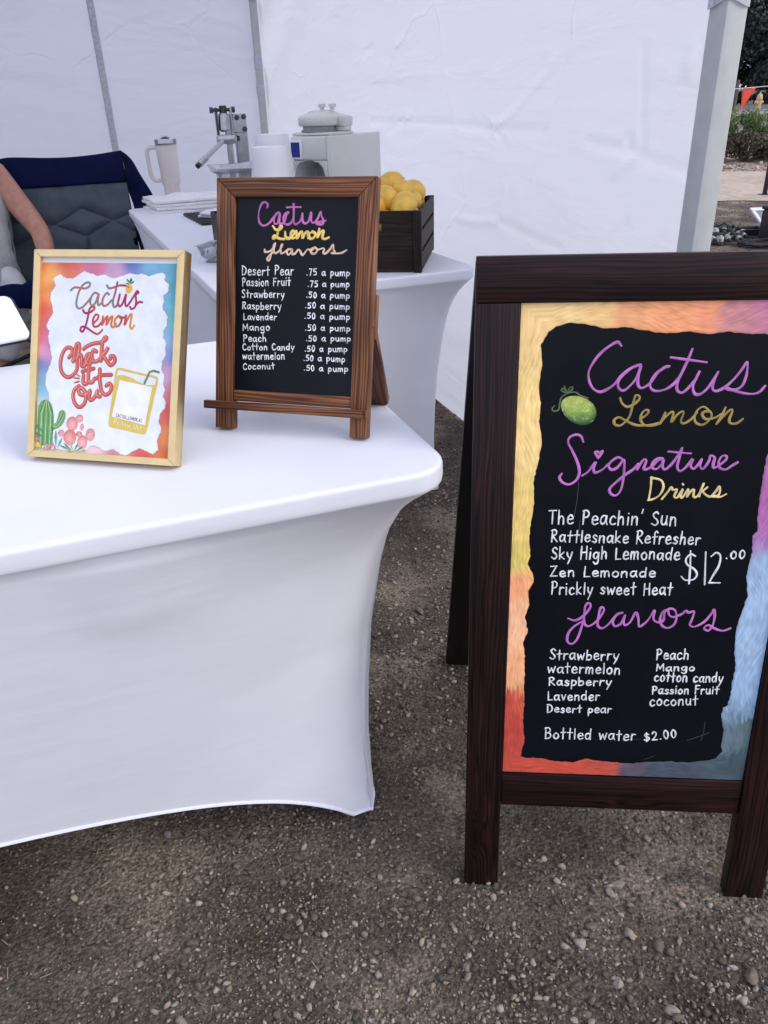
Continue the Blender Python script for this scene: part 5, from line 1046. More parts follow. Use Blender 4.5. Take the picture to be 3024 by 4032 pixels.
# ------------------------------------------------------------------ gold picture frame with printed sheet
def gold_frame():
    LE = R_(24.834); k = dict(rot=(-LE, 0, 0)); W, H = .2186, .2763; a, b, c, d = .0103, .2083, .0092, .2666
    t = thing('picture_frame', 'slim gold picture frame with a colourful follow-us print on white table', 'picture frame', (-.482, .975, .7534), R_(-13.789))
    for nm, pl in (('rail', [(0, 0), (W, 0), (b, c), (a, c)]), ('rail', [(0, H), (a, d), (b, d), (W, H)]), ('rail', [(0, .0002), (a-.0001, c+.0001), (a-.0001, d-.0001), (0, H-.0002)]), ('rail', [(W, .0002), (W, H-.0002), (b+.0001, d-.0001), (b+.0001, c+.0001)])):
        mb = MB(); mb.add(*prism(pl, 0, .020, .0006)); obj(nm, mb, M['gold'], t, **k)
    mb = MB(); mb.box((a-.004, .0056, c-.004), (b+.004, .0058, d+.004)); ps = obj('poster', mb, M['paper'], t, **k)
    mb = MB(); mb.box((a-.004, .012, c-.004), (b+.004, .0145, d+.004)); obj('backing_board', mb, M['blackcloth'], t, **k)
    mb = MB(); mb.box((W/2-.03, .0, .0), (W/2+.03, .003, .19), .0008, 1); obj('stand_leg', mb, M['blackcloth'], t, loc=(0, .175, -.0084), rot=(R_(24), 0, 0))
    # watercolour ground
    A = [(x/1000, z/1000) for x, z in G_ART]; xl, xr, zb, zt = a-.003, b+.003, c-.003, (A[0][1]+A[1][1])/2
    anc = [(0, 1, 222, 118, 70), (.08, .93, 234, 168, 96), (.2, 1, 216, 104, 92), (.42, 1, 206, 118, 148), (.55, .97, 202, 160, 192), (.66, 1, 96, 120, 184), (.8, 1, 118, 178, 206), (1, 1, 92, 164, 180), (.03, .85, 230, 142, 84), (0, .75, 222, 100, 74), (.03, .66, 208, 110, 118), (0, .6, 206, 110, 140), (.03, .54, 216, 152, 182), (0, .47, 108, 138, 196), (.02, .36, 128, 180, 208), (0, .25, 192, 222, 232), (1, .85, 98, 168, 184), (.97, .72, 112, 182, 192), (1, .6, 152, 190, 216), (1, .53, 118, 148, 206), (.97, .45, 206, 166, 196), (1, .35, 214, 128, 140), (.97, .25, 212, 94, 88), (1, .12, 226, 142, 84), (.95, .02, 222, 118, 70), (.8, 0, 206, 94, 88), (.6, 0, 220, 142, 150), (.45, .03, 234, 198, 202), (.2, 0, 200, 212, 200), (0, .1, 150, 192, 190)]
    ap = np.array([q[:2] for q in anc]); ac = np.array([rgb(*q[2:]) for q in anc])
    def wc(u, v):
        e = np.hypot(ap[:, 0]-u, (ap[:, 1]-v)*1.3)+.01; w = 1/e**3.2; w /= w.sum(); q = (ac*w[:, None]).sum(0); return tuple(q*(1+.10*math.sin(u*23+3*math.sin(v*17))*math.sin(v*29+u*7)))
    vs, fs = gridgeo(36, 46, lambda u, v: (xl+(xr-xl)*u, .00545, zb+(zt-zb)*v)); cs = [wc(i/36, j/46) for j in range(47) for i in range(37)]
    mb = MB(); mb.add(vs, fs, col=cs); obj('watercolour_border', mb, M['print'], ps)
    # torn white sheet
    pts = [(x/1000, z/1000) for x, z in G_TORN]; den = []
    for i in range(len(pts)):
        p, q = pts[i], pts[(i+1) % len(pts)]; n = max(1, int(math.hypot(p[0]-q[0], p[1]-q[1])/.0012))
        for j in range(n): den.append((p[0]+(q[0]-p[0])*j/n+random.gauss(0, .00035), p[1]+(q[1]-p[1])*j/n+random.gauss(0, .00035)))
    def flat(mb, poly, y, col): mb.add([(x, y, z) for x, z in poly], [tuple(range(len(poly)))], col=col)
    mb = MB(); cx_, cz_ = sum(p[0] for p in den)/len(den), sum(p[1] for p in den)/len(den)
    flat(mb, [((x-cx_)*1.006+cx_+.0001, (z-cz_)*1.005+cz_-.0002) for x, z in den], .00535, rgb(176, 150, 150))
    flat(mb, den, .00525, rgb(226, 230, 234)); obj('torn_paper', mb, M['print'], ps, smooth=False)
    Y = .0050
    def mott(*cs_): 
        return lambda x, z: mixc(cs_[0], cs_[1], .5+.5*math.sin(x*310+z*170)) if len(cs_) == 2 else mixc(mixc(cs_[0], cs_[1], .5+.5*math.sin(x*240+z*130)), cs_[2], max(0, min(1, (x-.112)/.02)))
    mb = MB(); scribe(mb, G_CACTUS, .0028, .00012, mott(rgb(120, 128, 122), rgb(178, 104, 92), rgb(166, 44, 84)), Y, 0); obj('cactus_lettering', mb, M['print'], ps)
    mb = MB(); scribe(mb, G_LEMON, .0029, .00012, lambda x, z: mixc(mixc(rgb(160, 40, 80), rgb(206, 92, 66), min(1, max(0, (x-.078)/.03))), mixc(rgb(216, 150, 60), rgb(176, 54, 72), .5+.5*math.sin(x*200)), min(1, max(0, (x-.112)/.015))), Y, 0); obj('lemon_lettering', mb, M['print'], ps)
    RED, DRED, PINK = rgb(198, 88, 78), rgb(158, 62, 60), rgb(238, 168, 152)
    for nm, S_ in (('check_lettering', G_CHECK), ('it_out_lettering', G_ITOUT)):
        mb = MB(); w = .0046
        body = S_ if nm[0] == 'c' else S_[:-3]
        scribe(mb, body, w+.0010, .00008, DRED, Y+.00005, 0); scribe(mb, body, w-.0002, .00016, RED, Y-.00004, 0)
        hl = [[(x-.7, z+.7) for x, z in s] for s in body if len(s) > 3]; scribe(mb, hl, .0008, .00012, PINK, Y-.00016)
        if nm[0] == 'i': scribe(mb, S_[-3:], .0022, .00012, RED, Y)
        obj(nm, mb, M['print'], ps)
    # small pineapple-like lemon over the u
    mb = MB(); flat(mb, [(x/1000, z/1000) for x, z in G_PINE[0]], .00490, rgb(226, 172, 62))
    for s in G_PINE[1:]: flat(mb, [(x/1000, z/1000) for x, z in s], .00485, rgb(46, 128, 86))
    obj('fruit_print', mb, M['print'], ps, smooth=False)
    # drink glass with a blank white label (code left out)
    mb = MB(); q = [[(x/1000, z/1000) for x, z in s] for s in G_GLASS]; YC = rgb(216, 190, 92)
    flat(mb, [(x/1000, z/1000) for x, z in smooth_pts(G_GLASS[1][:7], 4)]+q[1][7:], .00512, YC)
    o4 = G_GLASS[0]; loop = []
    for i in range(4):
        p0, p1 = o4[i], o4[(i+1) % 4]; loop += [(p0[0]+(p1[0]-p0[0])*u, p0[1]+(p1[1]-p0[1])*u) for u in (.06, .35, .65, .94)]
    loop.append(loop[0]); loop.append(loop[1]); stroke(mb, [(x/1000, z/1000) for x, z in smooth_pts(loop, 4)], .0030, .0001, YC, .00506, 0)
    flat(mb, q[2], .00494, rgb(236, 236, 240)); obj('glass_print', mb, M['print'], ps, smooth=False)
    mb = MB(); stroke(mb, q[3], .0029, .0001, rgb(110, 128, 92), .00492, 0); obj('straw_print', mb, M['print'], ps)
    for i, (s, xa, za, xb, zb_, cap) in enumerate(G_LINES):
        mb = MB(); write(mb, s, xa, za, xb, zb_, cap, .0006 if i == 0 else .0008, .00008, rgb(120, 70, 88) if i == 0 else rgb(240, 236, 224), .0048, 500+i, 0, .15); obj('caption', mb, M['print'], ps)
    # watercolour cacti
    mb = MB(); GR, GD, GY = rgb(104, 160, 104), rgb(56, 112, 84), rgb(196, 206, 132)
    def clip(x, z): return (min(max(x, xl+.0005), xr), max(z, zb+.0005))
    for s in G_COL:
        p = [clip(x/1000, z/1000) for x, z in smooth_pts(s+[s[0]], 5)][:-1]; flat(mb, p, .00505, GR)
    col_ = G_COL[0]; xs = [p[0] for p in col_]; zs = [p[1] for p in col_]; cx_ = (min(xs)+max(xs))/2; hw = (max(xs)-min(xs))/2; zT, zB = max(zs), min(zs)
    for i in range(7):
        f = -1+2*i/6; w = hw*f*.86; cc_ = GY if i % 2 else GD
        stroke(mb, [clip((cx_+w*(.45+.55*min(1, (1-u)*3)))/1000, (zB+(zT-zB-1.5)*u)/1000) if False else clip((cx_+w*min(1, .25+2.6*(1-u)))/1000, (zB+(zT-zB-1.5)*u)/1000) for u in [j/14 for j in range(15)]], .0013 if i % 2 else .0009, .0001, cc_, .00498-.00001*i)
    arm = G_COL[1]
    for off, cc_ in ((-2.2, GY), (0, GD), (2.2, GY)):
        stroke(mb, [(x/1000+off*.0006, z/1000-off*.0004) for x, z in smooth_pts([arm[0], ((arm[1][0]+arm[8][0])/2, (arm[1][1]+arm[8][1])/2), ((arm[2][0]+arm[7][0])/2, (arm[2][1]+arm[7][1])/2), ((arm[4][0]+arm[5][0])/2, (arm[4][1]+arm[5][1])/2)])], .0010, .0001, cc_, .00496)
    rr = random.Random(9)
    for s in G_COL:
        for x, z in smooth_pts(s+[s[0]], 2): 
            if rr.random() < .8: a_ = rr.uniform(0, 6.28); stroke(mb, [clip(x/1000, z/1000), clip(x/1000+.0016*math.cos(a_), z/1000+.0016*math.sin(a_))], .0003, .00008, GD, .0049)
    for i, (x, z, rx, rz) in enumerate(G_PADS):
        base = mixc(rgb(222, 140, 128), rgb(232, 176, 172), rr.random()); n = 26; cen = (x/1000, .00494-.00002*i, z/1000)
        ring = [(x/1000+rx/1000*math.cos(2*math.pi*j/n), .00494-.00002*i, z/1000+rz/1000*math.sin(2*math.pi*j/n)*(1+.06*math.cos(2*math.pi*j/n))) for j in range(n)]
        mb.add([cen]+ring, [(0, 1+j, 1+(j+1) % n) for j in range(n)], col=[mixc(base, (1, .92, .9), .25)]+[mixc(base, rgb(196, 92, 92), .35+.35*math.sin(j*.24)) for j in range(n)])
        for j in range(10): a_, r_ = rr.uniform(0, 6.28), rr.random()**.5*.85; stroke(mb, [(x/1000+rx/1000*r_*math.cos(a_), z/1000+rz/1000*r_*math.sin(a_))]*2, .0008, .00008, rgb(176, 74, 74), .00474)
    LC = [(GR, GD), (rgb(226, 160, 160), rgb(176, 70, 84)), (rgb(238, 206, 206), rgb(206, 120, 100)), (rgb(130, 186, 176), rgb(70, 130, 118)), (rgb(208, 216, 170), rgb(120, 156, 92)), (rgb(222, 206, 110), rgb(176, 160, 70))]
    for i, (xa, za, xb, zb_, w, ci) in enumerate(G_LEAF):
        p, q_ = Vector((xa, za))/1000, Vector((xb, zb_))/1000; d_ = q_-p; n_ = Vector((-d_.y, d_.x)).normalized()*w*.00042
        poly = [clip(*p), clip(*(p+d_*.4+n_)), clip(*q_), clip(*(p+d_*.4-n_))]; y = .00470-.000012*i
        mb.add([(x, y, z) for x, z in poly], [(0, 1, 2), (0, 2, 3)], col=[LC[ci][1], LC[ci][0], LC[ci][0], LC[ci][1]])
    obj('cactus_print', mb, M['print'], ps, smooth=False)
    return t
gold_frame()

# ------------------------------------------------------------------ crate of lemons
CR0 = Vector((.149-.02, 2.141+.063, .7462)); CQ = Vector((.16, .987, 0)).normalized()      # front right corner, side direction
def crate():
    yaw = math.atan2(CQ.y, CQ.x)-math.pi/2
    t = thing('crate', 'dark brown wooden crate with slatted sides holding a heap of lemons', 'crate', CR0, yaw)
    # local: x to the right (front face spans x -.31..0 at y=0), y back
    Wd, Dp, H, th = .31, .375, .160, .010; m_ = M['crate_wood']
    def pl(name, poly, y0, y1, ax, sd, par=t, **k): return plank(name, poly, y0, y1, m_, par, ax, sd, .0012, **k)
    # end panels with a hand slot: built round the slot
    for y0, nm in ((0, 'end_panel'), (Dp-th, 'end_panel')):
        mb = MB(); g = lambda p: (p[0]+3, p[2]+1.3, p[1])
        cx_, sw, z0, z1 = -Wd/2, .045, .104, .128
        for poly in (rect(-Wd+.022, .004, -.022, z0), rect(-Wd+.022, z0+.0001, cx_-sw, z1-.0001), rect(cx_+sw, z0+.0001, -.022, z1-.0001), rect(-Wd+.022, z1, -.022, H)): mb.add(*prism(poly, y0, y0+th, .0006), grain=g)
        obj(nm, mb, m_, t)
    for x0 in (-Wd, -.0218):
        for y0 in (-.006, Dp-.012): pl('corner_post', rect(x0, 0, x0+.0218, H+.001), y0, y0+.018, 'z', int(x0*99)+int(y0*50)+40)
    for sx, x0 in ((0, -Wd), (1, -.008)):
        for i, (z0, z1) in enumerate(((.004, .050), (.060, .106), (.116, .159))):
            mb = MB(); mb.add(*boxgeo((x0, .0125, z0), (x0+.008, Dp-.0125, z1), .001, 1), grain=lambda p, i=i: (p[1]+i*2.1, p[2]+i, p[0])); obj('slat', mb, m_, t)
    mb = MB(); mb.add(*boxgeo((-Wd+.01, .011, .006), (-.01, Dp-.012, .013)), grain=lambda p: (p[1], p[0], p[2])); obj('floor', mb, m_, t)
crate()
def lemon(p, ax, s, label, seed):
    s *= .86
    rr = random.Random(seed); t = thing('lemon', label, 'lemon', p, 0, 'lemons heaped in the crate')
    n = 22; prof = []
    for i in range(n+1):
        u = -1+2*i/n; r = math.sqrt(max(0, 1-u*u))**.92; z = u*1.22
        if u > .86: r = max(r*.9, .16*(1-u)/.14+.03) if u < .999 else 0; z += (u-.86)*.8
        if u < -.93: z -= (-.93-u)*.25
        prof.append((max(0, r)*.0325*s, z*.0325*s))
    q = Vector(ax).normalized().to_track_quat('Z', 'Y').to_matrix().to_4x4()
    mb = MB(); mb.lathe(prof, 26, q)
    mb.v = [tuple(Vector(v)*(1+.018*math.sin(v[0]*190+seed)*math.sin(v[2]*170+seed*2))) for v in mb.v]
    o = obj('peel', mb, M['lemon'], t, auto=0)
    mb = MB(); zt = prof[-1][1]; mb.lathe([(.0035*s, zt-.0015), (.0030*s, zt+.0008), (.0012*s, zt+.0012), (0, zt+.0006)], 10, q); obj('stem_end', mb, M['lemon_tip'], t)
L = [((.052, 2.400, .958), (.9, .3, .3), 1.18, 'topmost lemon of the heap, touching the easel sign from behind'),
     ((.085, 2.330, .945), (.8, .5, -.1), 1.05, 'lemon in the middle of the heap behind the big front one'),
     ((.040, 2.285, .932), (-.5, -.2, .7), 1.08, 'upright lemon left of the big front lemon'),
     ((.084, 2.262, .912), (-.35, -.62, -.55), 1.28, 'largest lemon at the front of the heap with its stem end showing'),
     ((.100, 2.335, .916), (.6, -.2, .1), 1.12, 'lemon right of the big front lemon and below the upper right one'),
     ((.122, 2.43, .934), (-.5, .6, .4), 1.08, 'greenish lemon at the upper right of the heap by the crate corner'),
     ((.088, 2.262, .893), (.9, -.1, .2), 1.02, 'lemon at the front right corner of the crate'),
     ((.008, 2.268, .908), (.1, -.3, .9), 1.05, 'lemon half hidden behind the right edge of the easel sign'),
     ((.046, 2.300, .888), (.5, .5, .2), .95, 'lemon low between the upright lemon and the big front lemon'),
     ((.030, 2.262, .876), (.9, .1, 0), 1.05, 'lemon at the crate rim left of the big front lemon'),
     ((.066, 2.266, .872), (.9, -.4, 0), .98, 'lemon barely rising over the front rim of the crate'),
     ((-.012, 2.290, .848), (.9, -.4, 0), 1.05, 'lemon seen through the hand slot of the crate'),
     ((.03, 2.36, .91), (.3, .9, 0), 1.1, 'lemon deep in the heap under the topmost lemon'),
     ((-.05, 2.36, .92), (.9, .3, .2), 1.1, 'lemon at the left of the heap behind the easel sign'),
     ((-.03, 2.30, .90), (.3, .2, .9), 1.1, 'lemon at the front left of the heap behind the easel sign'),
     ((.095, 2.37, .88), (.3, .9, .1), 1.1, 'lemon under the right side of the heap'),
     ((.125, 2.50, .89), (.6, .4, 0), 1.0, 'lemon at the back right corner of the crate'),
     ((-.09, 2.33, .87), (.7, -.3, 0), 1.1, 'lemon at the left rim of the crate behind the easel sign'),
     ((.06, 2.45, .90), (.5, .8, .1), 1.1, 'lemon at the back of the heap')]
for i, (p, ax, s, lb) in enumerate(L): lemon(p, ax, s, lb, i)

# ------------------------------------------------------------------ cup sealing machine
M['cream_ring'] = plain('film_ring', (.50, .53, .47), .4, .1, 60, 0)
def machine():
    P0 = Vector((-.128, 2.696, .7455)); q = Vector((.161, .253, 0)).normalized()     # front right edge, side runs back along q
    t = thing('sealing_machine', 'white countertop cup sealing machine with round lid and small blue display', 'machine', P0, math.atan2(q.y, q.x)-math.pi/2)
    Wd, Dp, H = .158, .30, .334
    # body with an arched bay in the front: side cheeks + back + head
    mb = MB(); mb.box((-Wd, .115, 0), (-.0155, Dp, H-.002), .006, 2); obj('housing', mb, M['appliance'], t)
    mb = MB(); mb.box((-Wd, 0, .262), (-.0157, .1145, H-.001), .008, 3); hd = obj('head', mb, M['appliance'], t)
    mb = MB(); mb.box((-.0152, -.002, 0), (0, Dp+.002, H), .006, 3); obj('side_panel', mb, M['appliance'], t)
    poly = [(-.0156, 0), (-.0156, .2615), (-.075, .2615), (-.050, .256), (-.034, .242), (-.027, .220), (-.025, .18), (-.025, 0)]
    mb = MB(); mb.add(*prism(poly, .0, .1145, .0015)); obj('cheek', mb, M['appliance'], t)
    mb = MB(); mb.add(*prism([(-Wd-x-.0156, z) for x, z in poly], .0, .1145, .0015)); obj('cheek', mb, M['appliance'], t)
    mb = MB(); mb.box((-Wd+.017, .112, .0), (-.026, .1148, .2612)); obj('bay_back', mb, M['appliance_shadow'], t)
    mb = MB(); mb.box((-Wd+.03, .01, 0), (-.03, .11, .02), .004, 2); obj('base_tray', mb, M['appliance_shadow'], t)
    # display at the front left
    mb = MB(); mb.box((-Wd+.005, -.006, .266), (-Wd+.050, .002, .322), .003, 2); pn = obj('display', mb, M['white_plastic'], t)
    mb = MB(); mb.box((-Wd+.008, -.0072, .272), (-Wd+.042, -.0055, .316)); obj('screen', mb, M['screen'], pn)
    # neck ring, lid bridge, knobs
    mb = MB(); mb.box((-Wd+.004, .01, H), (-.004, .145, H+0.0089), .004, 2); obj('deck', mb, M['appliance'], t)
    mb = MB(); mb.lathe([(.0585, H+0.0089), (.0585, H+0.0148), (.053, H+0.0170), (.053, H+0.0266)], 40, Matrix.Translation((-Wd/2-.008, .068, 0))); obj('clear_ring', mb, M['clear'], t)
    mb = MB(); mb.lathe([(.049, H+0.0089), (.051, H+0.0104), (.051, H+0.0252), (.049, H+0.0266)], 40, Matrix.Translation((-Wd/2-.008, .068, 0))); obj('film_roll', mb, M['cream_ring'], t)
    mb = MB(); mb.lathe([(.0620, H+0.0266), (.0655, H+0.0296), (.0660, H+0.0488), (.0620, H+0.0548), (.042, H+0.0622), (0, H+0.0666)], 48, Matrix.Translation((-Wd/2-.008, .068, 0))); obj('round_lid', mb, M['appliance'], t, auto=50)
    def br(u, v): return (0, 0, 0)
    mb = MB(); mb.add(*prism([(-Wd+.010, H+0.0333), (-.002, H+0.0222), (.0, H+0.0518), (-.030, H+0.0562), (-.085, H+0.0710), (-Wd+.030, H+0.0710), (-Wd+.008, H+0.0666)], .088, .140, .006)); obj('lid_bridge', mb, M['appliance'], t)
    mb = MB(); mb.box((-.05, .095, H+0.0092), (-.004, .135, H+0.0252), .005, 2); obj('hinge_block', mb, M['appliance'], t)
    for x, y in ((-Wd+.058, .108), (-Wd+.092, .118)):
        mb = MB(); mb.lathe([(.007, H+0.0696), (.007, H+0.0784), (.012, H+0.0799), (.0125, H+0.0873), (.010, H+0.0895), (0, H+0.0895)], 18, Matrix.Translation((x, y, 0))); obj('knob', mb, M['appliance'], t)
    mb = MB(); mb.lathe([(.022, 0), (.022, .03), (.019, .034), (0, .034)], 20, Matrix.Translation((0.0, .255, .145)) @ Matrix.Rotation(R_(90), 4, 'Y')); obj('spool_cap', mb, M['appliance'], t)
    for x in (-Wd+.02, -.02):
        for y in (.02, Dp-.02):
            pass
machine()

# ------------------------------------------------------------------ cup stacks (upside down)
def cups(loc, n, label, r0, pitch, h=.125):
    t = thing('cup_stack', label, 'cups', loc, 0, 'stacks of white plastic cups')
    prof = lambda z0: [(r0*1.02, z0+h-.0), (r0*.96, z0+h+.0008), (r0, z0+h-.003), (r0*1.30, z0+.004), (r0*1.36, z0+.003), (r0*1.36, z0), (r0*1.31, z0)]
    for k in range(n):
        mb = MB(); z0 = k*pitch; fl = 1.34
        pr = [(0, z0+h-.004), (r0*.9, z0+h-.004), (r0*.94, z0+h), (r0, z0+h-.001), (r0*fl, z0+.004), (r0*(fl+.045), z0+.0035), (r0*(fl+.05), z0), (r0*(fl+.01), z0+.001)]
        mb.lathe(pr, 56)
        mb.v = [((v[0]*(1+.006*math.sin(math.atan2(v[1], v[0])*24)), v[1]*(1+.006*math.sin(math.atan2(v[1], v[0])*24)), v[2]) if z0+.01 < v[2] < z0+h-.01 else v) for v in mb.v]
        obj('cup', mb, M['cup'], t)
cups((-.272, 2.285, .7455), 13, 'shorter stack of upturned white plastic cups, left of the taller stack', .0455, .0134, .165)
cups((-.275, 2.400, .7455), 15, 'taller stack of upturned white plastic cups beside the sealing machine', .0465, .0134, .165)

# ------------------------------------------------------------------ clear plastic box
def clear_box():
    t = thing('clear_box', 'clear plastic box with open lip left of the cup stacks', 'box', (-.395, 2.70, .7455), R_(16))
    w0, w1, d0, d1, h = .075, .095, .06, .08, .255
    def ring(w, d, z, n=6):
        pts = []; r = .018
        for cx_, cy_, a0 in ((w-r, -d+r, -90), (w-r, d-r, 0), (-w+r, d-r, 90), (-w+r, -d+r, 180)):
            for k in range(n+1): an = R_(a0+90*k/n); pts.append((cx_+r*math.cos(an), cy_+r*math.sin(an), z))
        return pts
    R = [ring(w0*.95, d0*.95, .001), ring(w0, d0, .006), ring(w1, d1, h-.006), ring(w1+.012, d1+.012, h), ring(w1+.014, d1+.014, h-.012)]
    n = len(R[0]); vs = [p for r in R for p in r]; fs = [tuple(range(n))[::-1]]+[(i*n+k, i*n+(k+1) % n, (i+1)*n+(k+1) % n, (i+1)*n+k) for i in range(len(R)-1) for k in range(n)]
    mb = MB(); mb.add(vs, fs); obj('tub', mb, M['clear'], t, solid=.0012)
    mb = MB(); vs, fs = gridgeo(8, 8, lambda u, v: (-.11+.22*u, -.095+.19*v, h+.004+.004*math.sin(u*5)*math.cos(v*4))); mb.add(vs, fs); obj('lid', mb, M['clear'], t, solid=.0012, rot=(R_(4), R_(-2), 0))
clear_box()

# ------------------------------------------------------------------ hand lever juice press
def press():
    t = thing('juice_press', 'steel hand lever juice press with square column and long handle', 'juice press', (-.490, 3.17, .7455), R_(17))
    S_, D_ = M['steel'], M['dark_steel']
    mb = MB(); mb.box((-.11, -.12, 0), (.09, .12, .018), .006, 2); obj('base', mb, S_, t)
    mb = MB(); mb.box((-.003, .005, .018), (.041, .047, .400), .003, 1); obj('column', mb, S_, t)
    mb = MB(); mb.tube([(-.030, -.005, .018), (-.030, -.005, .40)], .0115, 16); obj('ram_rod', mb, S_, t)
    mb = MB(); mb.box((-.010, -.004, .340), (.040, .004, .402), .002, 1); mb.box((-.010, .048, .340), (.040, .056, .402), .002, 1); br = obj('bracket', mb, S_, t)
    for x, z in ((.006, .390), (.031, .392), (.031, .352)):
        mb = MB(); mb.lathe([(.0095, 0), (.0095, .007), (.006, .010), (0, .010)], 6, Matrix.Translation((x, -.004, z)) @ Matrix.Rotation(R_(90), 4, 'X')); obj('bolt', mb, D_, br)
    for x in (-.066, -.014):
        mb = MB(); mb.box((x-.004, -.012, .332), (x+.004, .016, .424), .002, 1); obj('link_plate', mb, D_ if x < -.05 else S_, t)
    mb = MB(); mb.tube([(-.080, -.001, .416), (.000, -.001, .416)], .006, 10); obj('pin', mb, D_, t)
    for x in (-.082, -.004):
        mb = MB(); mb.lathe([(.010, -.006), (.010, .006)], 6, Matrix.Translation((x, -.001, .416)) @ Matrix.Rotation(R_(90), 4, 'Y')); obj('nut', mb, D_, t)
    mb = MB(); mb.lathe([(.015, .345), (.021, .352), (.019, .400), (.014, .405)], 20, Matrix.Translation((-.040, 0, 0))); obj('guide', mb, S_, t)
    mb = MB(); mb.lathe([(.013, .405), (.0135, .428), (.011, .430), (0, .430)], 20, Matrix.Translation((-.040, 0, 0))); obj('top_cap', mb, D_, t)
    mb = MB(); mb.box((-.075, -.04, .306), (-.006, .012, .336), .008, 3); hb = obj('handle_clevis', mb, S_, t)
    mb = MB(); mb.lathe([(.009, -.004), (.009, .01)], 6, Matrix.Translation((-.002, -.006, .322)) @ Matrix.Rotation(R_(90), 4, 'Y')); obj('clevis_bolt', mb, D_, hb)
    a, b = Vector((-.055, -.03, .318)), Vector((-.160, -.12, .248))
    mb = MB(); pts = [a+(b-a)*k/30 for k in range(31)]; rad = [.0085+(.0028 if k > 20 and (k % 3) else 0) for k in range(31)]; mb.tube(pts, rad, 16); obj('handle', mb, S_, t)
    d = (b-a).normalized(); mb = MB(); mb.tube([b, b+d*.012], .0095, 14); obj('handle_cap', mb, D_, t)
press()

# ------------------------------------------------------------------ tumbler, towels, mat, caddy, punnet
def tumbler(loc):
    t = thing('tumbler', 'cream insulated tumbler with big handle and clear lid beside white towels', 'tumbler', loc, R_(14))
    mb = MB(); mb.lathe([(0, 0), (.036, 0), (.0385, .003), (.0385, .048), (.041, .052), (.0445, .056), (.0505, .22), (.0495, .223), (.046, .223)], 40); obj('body', mb, M['cream'], t, auto=40)
    pts = [Vector(p) for p in ((-.040, 0, .075), (-.066, 0, .070), (-.083, 0, .080), (-.090, 0, .10), (-.093, 0, .15), (-.094, 0, .19), (-.087, 0, .210), (-.068, 0, .218), (-.044, 0, .214))]
    sp = smooth_pts([(p.x, p.z) for p in pts], 5); mb = MB(); mb.tube([(x, 0, z) for x, z in sp], .0098, 14); obj('handle', mb, M['cream'], t)
    mb = MB(); mb.lathe([(.0505, .223), (.0505, .228), (.0485, .229)], 40); obj('steel_rim', mb, M['steel'], t)
    mb = MB(); mb.lathe([(.0490, .229), (.0515, .231), (.0515, .250), (.048, .2515), (.0, .2515)], 40); lid = obj('lid', mb, M['clear'], t)
    mb = MB(); mb.lathe([(0, .253), (.020, .253), (.022, .255), (.022, .258), (.0, .259)], 24); obj('lid_dial', mb, M['lid_dark'], lid)
    mb = MB(); mb.box((-.012, -.006, .259), (.012, .006, .266), .003, 2); obj('lid_tab', mb, M['cream'], lid)
M['lid_dark'] = plain('smoky_lid', (0.06, 0.035, 0.035), .3, .1, 40, 0)
tumbler((-.985, 4.14, .7960))
def towel(name, label, P, seed, layers, h):
    """folded cloth: stacked layers with soft rounded folds, corners P0..P3 on the table"""
    rr = random.Random(seed); t = thing(name, label, 'towel', P[0], 0, 'white towels on the rear table'); P = [Vector(p)-Vector(P[0]) for p in P]
    lh = h/layers
    for k in range(layers):
        sx, sy = rr.uniform(-.012, .012), rr.uniform(-.012, .012); ph = rr.uniform(0, 6)
        def f(u, v, k=k, ph=ph, sx=sx, sy=sy):
            p = P[0]*(1-u)*(1-v)+P[1]*u*(1-v)+P[2]*u*v+P[3]*(1-u)*v
            w = .012*math.sin(u*9+ph+v*3)+.010*math.sin(v*13+ph*2+u*5)+.006*math.sin(u*19-v*11+ph)
            x = p.x+sx+.006*math.sin(v*9+ph); y = p.y+sy+.006*math.sin(u*11+ph)
            edge = min(u, 1-u, v, 1-v); z = lh*k+lh*.45+(w*.55+.004*math.sin(u*23+v*17+ph))*(k+1)/layers*min(1, edge*6)-lh*.25*max(0, 1-edge*16)
            return (x, y, max(z, lh*k*.8+.003))
        mb = MB(); mb.add(*gridgeo(46, 34, f)); obj('fold', mb, M['towel'], t, solid=lh*.82)
    return t
towel('towel', 'larger folded white terry towel under the cream tumbler on rear table', [(-1.000, 3.82, .7455), (-.56, 3.98, .7455), (-.72, 4.24, .7455), (-1.12, 4.10, .7455)], 3, 4, .058)
def mat_():
    t = thing('bar_mat', 'black ribbed rubber bar mat on the white rear table', 'mat', (-.70, 3.36, .7455), math.atan2(.365, -.155)+math.pi*0)
    # local x along the left edge going away
    mb = MB(); mb.box((0, -.30, 0), (.40, 0, .010), .003, 2); o = obj('base', mb, M['rubber'], t)
    mb = MB()
    for k in range(30): mb.box((.008, -.294+k*.0098, .010), (.392, -.294+k*.0098+.005, .0135), .0012, 1)
    obj('ribs', mb, M['rubber'], t)
mat_()
towel('towel', 'small crumpled white towel lying on the black bar mat', [(-.742, 3.50, .760), (-.50, 3.42, .760), (-.46, 3.60, .760), (-.69, 3.66, .760)], 8, 2, .026)
t = thing('napkin_caddy', 'black open caddy standing behind the easel sign by the punnet', 'caddy', (-.44, 2.73, .7455), R_(20))
mb = MB()
for lo, hi in (((-.085, -.07, 0), (.085, .07, .006)), ((-.085, -.07, .006), (-.080, .07, .118)), ((.080, -.07, .006), (.085, .07, .118)), ((-.080, -.07, .006), (.080, -.065, .118)), ((-.080, .065, .006), (.080, .07, .118)), ((-.003, -.065, .006), (.003, .065, .118))): mb.box(lo, hi, .0012, 1)
obj('caddy_shell', mb, M['rubber'], t)
mb = MB()
for k in range(9): mb.box((-.076, -.06+.001*(k % 3), .008+k*.008), (-.006, .06, .0145+k*.008), .001, 1)
